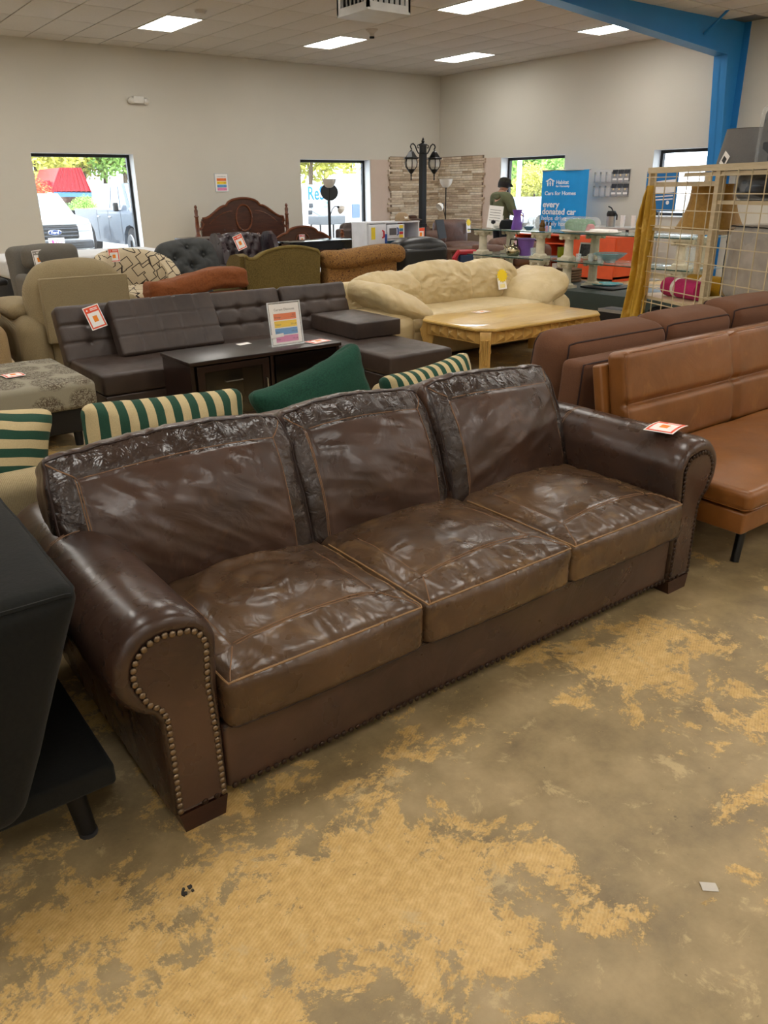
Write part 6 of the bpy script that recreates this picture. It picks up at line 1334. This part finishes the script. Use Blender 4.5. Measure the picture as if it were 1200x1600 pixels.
for k, (s0, d, c, lab) in enumerate(((.2, .12, '#1b1c1f', 'black soft shoe bag on the bottom rack shelf'), (.45, .18, '#c9cbcc', 'white and black plush toy on the bottom rack shelf'), (.72, .15, '#23242a', 'dark cloth bundle on the bottom rack shelf'))):
    t = on_rack('cloth_bundle', lab, 'bundle', s0, d, .321); Puff((0, 0, .1), (.24, .22, .2), .08, k=4, mid=5, disp=lambda P, u: .02*fbm(P*13+k*5, 2)).build('bundle', plain('bundle%d' % k, c, .85, var=.5, scale=16), t); MB().box(-.03, .03, -.125, -.118, .06, .14).build('paper_label', PAPER, t, smooth=False)
# gold cloth hung at the rack end
F_gold = MATS.get('gold') or leather('gold_brocade', '#b68d2c', '#d4ac42', .33, wear='#f2d98a', seed=20, fold=14, foldd=.004, grain=90, wearlo=.55)
edge = [(290, 1018, 1021), (310, 1009, 1019), (335, 1000, 1019), (350, 996, 1018), (380, 993, 1016), (420, 989, 1013), (455, 983, 1010), (490, 975, 1006), (514, 969, 1002)]
def gold(u, v):
    y = 290+(514-290)*v; l = np.interp(y, [e_[0] for e_ in edge], [e_[1] for e_ in edge]); r = np.interp(y, [e_[0] for e_ in edge], [e_[2] for e_ in edge]); fold = math.sin(u*14+v*3)*(.03+.02*v)+.02*math.sin(u*31+v*9)
    p = at(float(l+(r-l)*u), y, X=GA.x-.10); return p+Vector((fold-.02*math.sin(u*math.pi), 0, 0))
gc = MB().sheet(gold, 40, 50, .006).build('gold_cloth', F_gold, angle=80); tag(gc, 'shiny gold brocade cloth hung from the rack end', 'cloth')
MB().tube([gold(0, .29)+Vector((-.03, .0, 0)), gold(.5, .30)+Vector((-.05, 0, 0)), gold(1, .28)+Vector((-.03, 0, 0))], .006, 6).build('tie_cord', F_gold, gc)
# storage box behind
t = thing('picture_box', 'black box with pale edge under the rack end', 'box', (6.55, 4.85, 0)); MB().rbox(-.1, .1, -.2, .2, 0, .40, .006).build('body', M_dark, t); MB().box(-.104, -.1, -.2, .2, .37, .40).build('edge_strip', plain('box_edge_grey', '#8d8a84', .7), t, smooth=False)
# ------------------------------------------------------------------ person at the side window
def skin(name, V, E, root, mat, parent, sub=2):
    me = bpy.data.meshes.new(name); keys = list(V); me.from_pydata([V[k][0] for k in keys], [(keys.index(a), keys.index(b)) for a, b in E], [])
    o = bpy.data.objects.new(name, me); COL.objects.link(o)
    o.modifiers.new('skin', 'SKIN'); 
    if not me.skin_vertices: 
        bm = bmesh.new(); bm.from_mesh(me); bm.verts.layers.skin.verify(); bm.to_mesh(me); bm.free()
    for k, sv in zip(keys, me.skin_vertices[0].data):
        r = V[k][1]; sv.radius = r if hasattr(r, '__len__') else (r, r); sv.use_root = (k == root)
    s = o.modifiers.new('sub', 'SUBSURF'); s.levels = sub; s.render_levels = sub
    dg = bpy.context.evaluated_depsgraph_get(); m2 = bpy.data.meshes.new_from_object(o.evaluated_get(dg)); bpy.data.objects.remove(o)
    return finish(m2, name, mat, parent, True, 80)
pp = at(783, 340, X=11.85); per = thing('person', 'person in olive hooded jacket and dark cap facing the window', 'person', (11.85, pp.y, 0), math.radians(-12))
SK = plain('skin', '#c99a80', .5); JK = fabric('olive_jacket', '#6a7054', '#50553e', scale=120); TR = fabric('dark_trousers', '#22242b', '#17181d')
# local axes: +x is where the person faces, +y their left
V = {'pel': ((0, 0, .93), (.13, .10)), 'bel': ((.0, 0, 1.08), (.13, .10)), 'che': ((-.01, 0, 1.26), (.15, .105)), 'upc': ((-.01, 0, 1.38), (.12, .08)), 'nek': ((.02, 0, 1.46), .05), 'jaw': ((.06, 0, 1.535), (.062, .07)), 'skl': ((.05, 0, 1.60), (.085, .095)), 'nos': ((.145, 0, 1.545), .014), 'chn': ((.115, 0, 1.50), .03)}
E = [('pel', 'bel'), ('bel', 'che'), ('che', 'upc'), ('upc', 'nek'), ('nek', 'jaw'), ('jaw', 'skl'), ('jaw', 'nos'), ('jaw', 'chn')]
for s, n in ((1, 'l'), (-1, 'r')):
    V.update({n+'sh': ((-.01, s*.17, 1.37), .062), n+'el': ((.03, s*.25, 1.10), .046), n+'wr': ((.24, s*.17, 1.02), .032), n+'pa': ((.31, s*.14, 1.02), (.036, .02)), n+'ea': ((.045, s*.10, 1.555), .016),
              n+'hi': ((0, s*.09, .86), .088), n+'kn': ((.02, s*.10, .48), .058), n+'an': ((-.01, s*.11, .09), .042), n+'to': ((.15, s*.12, .035), .034)})
    E += [('upc', n+'sh'), (n+'sh', n+'el'), (n+'el', n+'wr'), (n+'wr', n+'pa'), ('jaw', n+'ea'), ('pel', n+'hi'), (n+'hi', n+'kn'), (n+'kn', n+'an'), (n+'an', n+'to')]
    for q, (dy, L, dz) in enumerate(((.03, .06, .0), (.01, .075, .0), (-.01, .07, -.005), (-.028, .055, -.01))):
        V[n+'f%d' % q] = ((.34, s*.14+dy, 1.02+dz), .0095); V[n+'g%d' % q] = ((.34+L*.6, s*.14+dy, 1.005+dz), .008); V[n+'h%d' % q] = ((.34+L, s*.14+dy, .985+dz), .007); E += [(n+'pa', n+'f%d' % q), (n+'f%d' % q, n+'g%d' % q), (n+'g%d' % q, n+'h%d' % q)]
    V[n+'t1'] = ((.30, s*.14-s*.045, 1.03), .011); V[n+'t2'] = ((.335, s*.14-s*.06, 1.035), .009); E += [(n+'pa', n+'t1'), (n+'t1', n+'t2')]
per.scale = (1.05, 1.18, 1.0); skin('body', V, E, 'pel', SK, per)
J = {'a': ((0, 0, .84), (.175, .15)), 'b': ((0, 0, 1.06), (.19, .15)), 'c': ((-.01, 0, 1.26), (.205, .15)), 'd': ((-.01, 0, 1.385), (.13, .10)), 'e': ((.0, 0, 1.445), (.075, .07)), 'hood': ((-.10, 0, 1.38), (.11, .05)), 'hood2': ((-.125, 0, 1.29), (.08, .035))}
JE = [('a', 'b'), ('b', 'c'), ('c', 'd'), ('d', 'e'), ('d', 'hood'), ('hood', 'hood2')]
for s, n in ((1, 'l'), (-1, 'r')):
    J.update({n+'1': ((-.01, s*.20, 1.35), .095), n+'2': ((.03, s*.29, 1.10), .078), n+'3': ((.21, s*.18, 1.025), .05)}); JE += [('d', n+'1'), (n+'1', n+'2'), (n+'2', n+'3')]
skin('jacket', J, JE, 'b', JK, per)
T = {'w': ((0, 0, .93), (.15, .12))}; TE = []
for s, n in ((1, 'l'), (-1, 'r')):
    T.update({n+'1': ((0, s*.095, .84), .108), n+'2': ((.02, s*.105, .48), .082), n+'3': ((-.005, s*.115, .11), .07)}); TE += [('w', n+'1'), (n+'1', n+'2'), (n+'2', n+'3')]
skin('trousers', T, TE, 'w', TR, per)
for s in (-1, 1): Puff((.06, s*.115, .045), (.27, .10, .09), .04, k=4, mid=(8, 3, 3), crown=(.01, 0, .01)).build('shoe', M_dark, per)
HM = Tm((.045, 0, 1.585)) @ Rm(14, 'Y')
MB().lathe([(.098, -.075), (.108, -.02), (.108, .02), (0, .04)], k=22, M=HM @ Tm((-.012, 0, 0))).build('hair', plain('dark_hair', '#17120f', .6), per)
cpo = MB().lathe([(.112, 0), (.114, .03), (.10, .075), (.06, .10), (0, .107)], k=22, M=HM @ Tm((0, 0, .012))).build('cap', fabric('camo_cap', '#2b2c26', '#4a4638', scale=30), per)
MB().sheet(lambda u, v: HM @ Vector((.095+.085*v*math.cos((u-.5)*2), (u-.5)*.16*(1-.15*v), .02-.035*v)), 8, 4, .006).build('brim', MATS['camo_cap'], cpo)
for s in (-1, 1): MB().lathe([(0, -.011), (.011, 0), (0, .011)], (.128, s*.035, 1.575), k=8).build('eye', M_dark, per)
# ------------------------------------------------------------------ outside the windows
GZ = -.15
grd = MB(); grd.box(-60, 160, 15.9, 200, GZ-.1, GZ); grd.box(13.7, 160, -60, 15.9, GZ-.1, GZ)
struct(grd.build('ground', plain('asphalt', '#8f8f8d', .9, var=.08, scale=2), smooth=False), 'pale asphalt car park')
M_tyre = plain('tyre_rubber', '#1d1e20', .8); M_rim = plain('wheel_rim', '#9a9da1', .3, metal=.8); M_carglass = plain('car_glass', '#8fa3b5', .05, coat=.5); M_chrome = plain('chrome', '#c9ccd0', .12, metal=1); M_hl = plain('headlamp', '#dfe8f2', .08)
def pickup(label, loc, paint, plate=False):
    t = thing('pickup_truck', label, 'truck', loc); hw = .98
    body = [(0.04, .38), (0, .55), (.03, .98), (.10, 1.05), (1.15, 1.17), (5.35, 1.17), (5.4, .55), (5.3, .40), (4.75, .40), (4.7, .62), (4.5, .8), (4.25, .84), (4.0, .8), (3.8, .62), (3.75, .38), (1.5, .38), (1.45, .62), (1.25, .8), (1.0, .84), (.75, .8), (.55, .62), (.5, .38)]
    MB().prism(body, -hw, hw, 'x').build('body', paint, t, angle=25)
    MB().rbox(-hw+.04, hw-.04, .08, 1.2, 1.02, 1.16, .05, 3, M=Rm(5.5, 'X') @ Tm((0, 0, -.03))).build('bonnet', paint, t)
    def fr(y0, y1, z, w): return [(-w, y0, z), (w, y0, z), (w, y1, z), (-w, y1, z)]
    v = fr(1.1, 3.45, 1.15, .95)+fr(1.85, 3.2, 1.78, .76); MB().add(v, [(3, 2, 1, 0), (4, 5, 6, 7), (0, 1, 5, 4), (1, 2, 6, 5), (2, 3, 7, 6), (3, 0, 4, 7)]).build('cab', paint, t, smooth=False)
    def lerp(a, b, u): return Vector(a)*(1-u)+Vector(b)*u
    V = [Vector(p) for p in v]
    def pane(name, a, b, c, d, off, u0, u1, w0, w1):
        P = lambda u, w: lerp(lerp(a, b, u), lerp(d, c, u), w)+Vector(off); MB().add([P(u0, w0), P(u1, w0), P(u1, w1), P(u0, w1)]+[P(u0, w0)-Vector(off)*.5, P(u1, w0)-Vector(off)*.5, P(u1, w1)-Vector(off)*.5, P(u0, w1)-Vector(off)*.5], [(0, 1, 2, 3), (7, 6, 5, 4), (0, 4, 5, 1), (1, 5, 6, 2), (2, 6, 7, 3), (3, 7, 4, 0)]).build(name, M_carglass, t, smooth=False)
    pane('windscreen', V[0], V[1], V[5], V[4], (0, -.012, .008), .05, .95, .08, .94)
    for s, (a, b, c, d) in ((1, (V[1], V[2], V[6], V[5])), (-1, (V[0], V[3], V[7], V[4]))):
        pane('door_window', a, b, c, d, (s*.012, 0, .004), .22, .52, .1, .88); pane('door_window', a, b, c, d, (s*.012, 0, .004), .56, .92, .1, .88)
        MB().rbox(s*1.0-.1 if s < 0 else s*1.0-.02, s*1.0+.02 if s < 0 else s*1.0+.1, 1.62, 1.74, 1.14, 1.34, .03, 3).build('mirror', M_dark, t)
        for y in (1.55, 2.5, 3.4): MB().box(s*hw-.003, s*hw+.003, y, y+.012, .45, 1.15).build('door_seam', M_dark, t, smooth=False)
        for y in (2.3, 3.2): MB().rbox(s*hw-.02, s*hw+.025, y, y+.16, .98, 1.02, .01).build('door_handle', M_chrome, t)
        for y in (1.0, 4.25):
            w = MB().lathe([(0, -.12), (.30, -.12), (.38, -.08), (.39, 0), (.38, .08), (.30, .12), (0, .12)], k=24, M=Tm((s*.86, y, .39)) @ Rm(90, 'Y')).build('wheel', M_tyre, t); MB().lathe([(0, .0), (.24, .0), (.23, .02), (.1, .0)], k=20, M=Tm((s*.985, y, .39)) @ Rm(90*s, 'Y')).build('rim', M_rim, w)
        MB().rbox(s*.58-.26+.1*s, s*.58+.26+.1*s, -.02, .14, .84, 1.0, .04, 3).build('headlamp', M_hl, t)
    gr = MB().rbox(-.62, .62, -.04, .06, .66, 1.0, .05, 3).build('grille', plain('grille_black', '#1b1d20', .3), t)
    for z in (.74, .83, .92): MB().rbox(-.58, .58, -.055, -.035, z-.014, z+.014, .008).build('grille_bar', plain('grille_grey', '#4a4f57', .25), gr)
    MB().lathe([(0, 0), (1, 0), (1.0, .5), (.9, 1), (0, 1)], k=28, M=Tm((0, -.055, .83)) @ Rm(90, 'X') @ Matrix.Diagonal((.17, .075, .02, 1))).build('emblem_rim', M_chrome, gr); MB().lathe([(0, 0), (1, 0), (.95, 1), (0, 1)], k=28, M=Tm((0, -.072, .83)) @ Rm(90, 'X') @ Matrix.Diagonal((.155, .063, .008, 1))).build('emblem', plain('emblem_blue', '#16356e', .25), gr)
    text('lettering', 'Ford', .10, PAPER, gr, frame((0, -.082, .80), (1, 0, 0), (0, 0, 1)), 'CENTER', th=.001)
    MB().rbox(-.96, .96, -.08, .12, .40, .62, .05, 3).build('bumper', M_chrome if not plate else plain('bumper_dark', '#3a3d42', .4), t)
    for k in range(3): MB().box(-.7, .7, -.09, -.078, .42+.06*k, .435+.06*k).build('bumper_slot', M_dark, t, smooth=False)
    if plate:
        pl_ = MB().rbox(-.2, .2, -.1, -.082, .50, .70, .008, 1).build('number_plate', PAPER, t); text('lettering', '\u03a6\u0394\u03a5', .16, plain('plate_pink', '#d9409a', .5), pl_, frame((0, -.102, .54), (1, 0, 0), (0, 0, 1)), 'CENTER', th=.001)
    return t
p = at(86, 366, Y=21.0); pickup('white pickup truck facing the left window', (p.x, 21.05, GZ), plain('white_paint', '#cdd1d5', .2, coat=.6), True).scale = (.95, .95, .93)
p = at(205, 372, X=7.6); pickup('silver blue pickup truck parked beyond the white one', (8.58, p.y-1.0, GZ), plain('silver_blue_paint', '#465260', .3, metal=.0, coat=.6)).scale = (1.0, 1.0, 1.06)
# red mansard building
rb_ = wthing('red_roof_building', 'low brick building with red ribbed metal roof', 'building', (20, 62, GZ)); M_rr = plain('red_metal', '#b3202c', .4); M_bk = plain('pale_brick', '#b9a092', .9, var=.2, scale=8)
P_ = lambda x, y: at(x, y, Y=60)
a, b_, c, d = P_(80, 300), P_(93, 262), P_(125, 262), P_(142, 300)
def quadslab(pts, dy): n = len(pts); v = [tuple(p) for p in pts]+[(p[0], p[1]+dy, p[2]) for p in pts]; return MB().add(v, [tuple(range(n)), tuple(range(2*n-1, n-1, -1))]+[(i, i+n, (i+1) % n+n, (i+1) % n) for i in range(n)])
quadslab([a, P_(142, 301), c, b_], 5).build('roof', M_rr, rb_, smooth=False)
for k in range(9):
    u = k/8; q0 = a*(1-u)+d*u; q1 = b_*(1-u)+c*u; MB().cyl(q0+Vector((0, -.05, 0)), q1+Vector((0, -.05, 0)), .05, k=5).build('roof_rib', plain('red_rib', '#8c1822', .4), rb_)
MB().box(P_(84, 0).x, P_(130, 0).x, 60.3, 65, GZ, a.z).build('wall', M_bk, rb_, smooth=False); MB().box(P_(84, 300).x, P_(143, 300).x, 60, 60.25, P_(0, 304).z-.2, P_(0, 300).z).build('fascia', plain('blue_fascia', '#4a78b0', .5), rb_, smooth=False)
MB().box(P_(58, 300).x, P_(80, 300).x, 61, 65, GZ, P_(60, 285).z-.3).build('wall', M_bk, rb_, smooth=False); MB().box(P_(55, 300).x, P_(86, 300).x, 60.8, 65, P_(60, 300).z, P_(60, 282).z).build('parapet', M_rr, rb_, smooth=False)
# trees and bushes
def leafy(name, n, seed, mat, spread=(1, 1, 1), leaf=.055):
    r = np.random.default_rng(seed); c = r.normal(size=(14, 3)); c /= np.linalg.norm(c, axis=1)[:, None]; c *= r.uniform(.3, .75, (14, 1)); m = MB()
    for i in range(n):
        k = r.integers(14); q = r.normal(size=3); q = q/np.linalg.norm(q)*r.uniform(.2, .42); p = (c[k]+q)*np.array(spread)
        a_ = r.normal(size=3); a_ /= np.linalg.norm(a_); b2 = np.cross(a_, r.normal(size=3)); b2 /= np.linalg.norm(b2)
        s = leaf*r.uniform(.6, 1.3); m.add([p-a_*s, p+b2*s*.5, p+a_*s, p-b2*s*.5], [(0, 1, 2, 3)])
    me = bpy.data.meshes.new(name); me.from_pydata(m.v, [], m.f); me.materials.append(mat); return me
def leafmat(name, c): return plain(name, c, .7, var=.35, scale=3)
LV = {'yellow': leafy('foliage', 5200, 1, leafmat('yellow_leaf', '#c3c25a')), 'green': leafy('foliage', 5200, 2, leafmat('green_leaf', '#93b85e')), 'blue': leafy('foliage', 5200, 3, leafmat('bluegreen_leaf', '#a3bfb2')), 'orange': leafy('foliage', 2500, 4, leafmat('orange_leaf', '#c8683c')), 'dark': leafy('foliage', 4500, 5, leafmat('dark_leaf', '#6f9658'))}
W_tr = wood('bark', '#4a3d30', '#6b5a48', .9, 'Z')
def tree(label, x, y, h, r, kind, cat='tree'):
    t = thing('tree' if cat == 'tree' else 'bush', label, cat, (x, y, GZ)); f = bpy.data.objects.new('foliage', LV[kind]); COL.objects.link(f); f.parent = t
    f.location = (0, 0, h-r*.95); f.scale = (r, r, r*.95); f.rotation_euler = (0, 0, x)
    if cat == 'tree': MB().tube([(0, 0, 0), (.02*h, 0, h*.4), (0, 0, h*.8)], [.022*h, .018*h, .006*h], 7).build('trunk', W_tr, t)
    else: MB().tube([(0, 0, 0), (0, 0, h*.5)], .04, 6).build('stem', W_tr, t)
    return t
def tp(px_, Y=None, X=None): return at(px_, 300, X=X, Y=Y)
for k, (px_, Y, h, r, kd, lab) in enumerate(((58, 70, 9, 4.2, 'yellow', 'yellow green tree at the left of the left window view'), (95, 78, 10, 4.6, 'green', 'green tree above the red roof'), (132, 74, 9.5, 4.2, 'yellow', 'yellow tree right of the red roof'), (165, 76, 10.5, 4.6, 'yellow', 'tall yellow green tree above the silver truck'), (196, 72, 10, 4.4, 'green', 'green tree at the right of the left window view'))):
    q = tp(px_, Y=Y); tree(lab, q.x, Y, h, r, kd)
q = tp(62, Y=56); tree('orange leaved shrub in front of the red building', q.x, 56, 2.6, 1.5, 'orange', 'bush'); q = tp(104, Y=50); tree('round dark green bush behind the white truck', q.x, 50, 1.55, 1.3, 'dark', 'bush'); q = tp(131, Y=46); tree('bright green bush between the two trucks', q.x, 46, 1.5, 1.0, 'green', 'bush')
for px_, Y, h, r, kd, lab in ((484, 44, 7.5, 3.4, 'yellow', 'yellow tree at the left of the second window view'), (508, 47, 8.5, 3.6, 'yellow', 'large yellow tree behind the white trailer'), (548, 80, 9, 3.2, 'blue', 'distant blue green tree above the white shed')):
    q = tp(px_, Y=Y); tree(lab, q.x, Y, h, r, kd)
for px_, X, h, r, kd, lab in ((806, 46, 6.2, 3.2, 'green', 'bright green tree at the left of the side window view'), (822, 62, 9.5, 4.6, 'blue', 'tall blue green tree beyond the street light'), (845, 44, 5.2, 2.8, 'green', 'round green tree low in the side window view'), (852, 66, 9.5, 4.4, 'blue', 'blue green tree next to the banner top'), (834, 40, 3.4, 1.8, 'yellow', 'small yellowing tree below the street light'), (875, 60, 9, 4.4, 'blue', 'blue green tree half hidden by the banner')):
    q = tp(px_, X=X); tree(lab, X, q.y, h, r, kd)
# street lights and a parked white car seen through the side window
M_pw = plain('pole_white', '#d2d6da', .5)
for px_, X, h, lab in ((810, 30, 6.0, 'white light pole just outside the side window'), (827, 40, 2.6, 'white street light with a short arm')):
    q = tp(px_, X=X); t = thing('light_pole', lab, 'light pole', (X, q.y, GZ)); MB().cyl((0, 0, 0), (0, 0, h), .13 if h > 4 else .09, .10 if h > 4 else .07, 10).build('pole', M_pw, t); MB().tube([(0, 0, h-.1), (0, -.5, h), (0, -.9, h)], .05, 6).build('arm', M_pw, t); MB().rbox(-.12, .12, -1.3, -.8, h-.06, h+.06, .04, 2).build('lamp_head', M_pw, t)
q = at(830, 346, X=27); t = thing('parked_car', 'white car parked beyond the side window', 'car', (27, q.y, GZ), math.radians(90))
MB().prism([(-2.2, .3), (2.2, .3), (2.25, .7), (1.4, .82), (.9, 1.3), (-1.0, 1.32), (-1.7, .85), (-2.2, .75)], -.85, .85).build('body', MATS['white_paint'], t, angle=25); MB().prism([(1.25, .85), (.85, 1.24), (-.95, 1.26), (-1.5, .87)], -.86, .86).build('side_glass', M_carglass, t, angle=25)
for x in (-1.35, 1.35):
    for y in (-.8, .8): MB().lathe([(0, -.1), (.31, -.1), (.32, .1), (0, .1)], k=16, M=Tm((x, y, .32)) @ Rm(90, 'X')).build('wheel', M_tyre, t)
# white trailer with the shop name, shed behind
a = at(479, 289, Y=21); b_ = at(566, 289, Y=21)
tr_ = wthing('box_trailer', 'white box trailer with large blue lettering seen through the second window', 'trailer', (15, 22, GZ)); X1_ = a.x; M_tw = plain('trailer_white', '#e3e6e8', .35)
MB().rbox(X1_, X1_+4.4, 21, 23.2, .15, a.z, .03, 2).build('box_body', M_tw, tr_); MB().box(X1_+.2, X1_+4.2, 21.2, 23, -.02, .15).build('chassis', M_dark, tr_, smooth=False)
for x in (X1_+2.6, X1_+3.4): MB().lathe([(0, -.1), (.30, -.1), (.32, .1), (0, .1)], k=18, M=Tm((x, 21.15, GZ+.32)) @ Rm(90, 'X')).build('wheel', M_tyre, tr_)
M_rb = plain('lettering_blue', '#0b77b4', .5); q = at(481, 312, Y=20.98)
text('lettering', 'ReStore', .52, M_rb, tr_, frame((q.x-tr_.location.x, 20.985-22, q.z-tr_.location.z), (1, 0, 0), (0, 0, 1)), th=.004, font_scale_x=.72, bold=.004)
q = at(506, 318, Y=20.98); text('lettering', 'Habitat\nfor Humanity', .12, plain('pale_teal_print', '#7fc4c4', .5), tr_, frame((q.x-tr_.location.x, 20.985-22, q.z-tr_.location.z), (1, 0, 0), (0, 0, 1)), th=.003)
u0, u1 = at(487, 326, Y=20.97), at(514, 342, Y=20.97); dv = (u1-u0).normalized(); nv = Vector((-dv.z, 0, dv.x))
MB().add([u0-nv*.05, u1-nv*.05, u1+nv*.05, u0+nv*.05, u0-nv*.05+Vector((0, .02, 0)), u1-nv*.05+Vector((0, .02, 0)), u1+nv*.05+Vector((0, .02, 0)), u0+nv*.05+Vector((0, .02, 0))], [(0, 1, 2, 3), (7, 6, 5, 4), (0, 4, 5, 1), (1, 5, 6, 2), (2, 6, 7, 3), (3, 7, 4, 0)]).build('bar_print', plain('steel_print', '#a9b4c0', .5), tr_, smooth=False)
for pxx, pyy in ((486, 321), (485, 332), (511, 341)): q = at(pxx, pyy, Y=20.97); MB().rbox(q.x-.07, q.x+.07, 20.965, 20.99, q.z-.06, q.z+.06, .01, 1).build('clamp_print', plain('dark_print', '#3a3f45', .5), tr_)
q = at(505, 353, Y=20.4); t = thing('utility_cart', 'dark mesh utility cart in front of the trailer', 'cart', (q.x, 20.2, GZ)); MB().rbox(-.45, .45, -.3, .3, .75, .98, .02).build('basket', plain('cart_mesh', '#5a5f63', .6, var=.5, scale=60), t)
for x in (-.38, .38):
    for y in (-.24, .24): MB().cyl((x, y, .0), (x, y, .76), .025, k=8).build('leg', M_dark, t)
a = at(531, 290, Y=20.3); zt_s = at(550, 281, Y=20.3).z
sh_ = wthing('white_shed', 'white portable shed with small window beside the trailer', 'building', (a.x+2, 21.6, GZ))
MB().box(a.x, a.x+4.5, 20.3, 20.9, GZ, zt_s).build('wall', M_tw, sh_, smooth=False); MB().prism([(a.x-.1, zt_s), (a.x+4.6, zt_s), (a.x+4.6, zt_s+.10), (a.x+.2, zt_s+.16)], 20.2, 20.95).build('roof', plain('pale_roof', '#c9d0d6', .5), sh_, smooth=False)
w0, w1 = at(550, 319, Y=20.28), at(562, 340, Y=20.28); MB().box(w0.x, w1.x, 20.26, 20.3, w1.z, w0.z).build('window', plain('shed_glass', '#5a6f8c', .1), sh_, smooth=False)
# litter on the shop floor
sc = MB().sheet(lambda u, v: (u*.024-.012+.003*v, v*.036-.018, .0012+.002*math.sin(u*3)), 4, 4, .0008).build('paper_scrap', plain('dirty_paper', '#c4beb4', .8)); sc.location = at(1108, 1387, Z=0); sc.rotation_euler = (0, 0, .9); tag(sc, 'small torn white paper scrap on the concrete', 'paper scrap')
m_ = MB(); rd = random.Random(4)
for k in range(9):
    cx_, cy_ = rd.uniform(-.012, .012), rd.uniform(-.009, .009); n_ = 6; r_ = rd.uniform(.004, .008)
    pts = [(cx_+r_*rd.uniform(.5, 1.2)*math.cos(2*math.pi*q/n_), cy_+r_*rd.uniform(.5, 1.2)*math.sin(2*math.pi*q/n_)) for q in range(n_)]; m_.prism(pts, 0, rd.uniform(.001, .004), 'z')
db = m_.build('dark_debris', plain('debris', '#3a352e', .9, var=.5, scale=120), smooth=False); q = at(293, 1392, Z=0); db.location = (q.x, q.y, .0003); tag(db, 'crumbled dark bit of debris on the floor', 'debris')
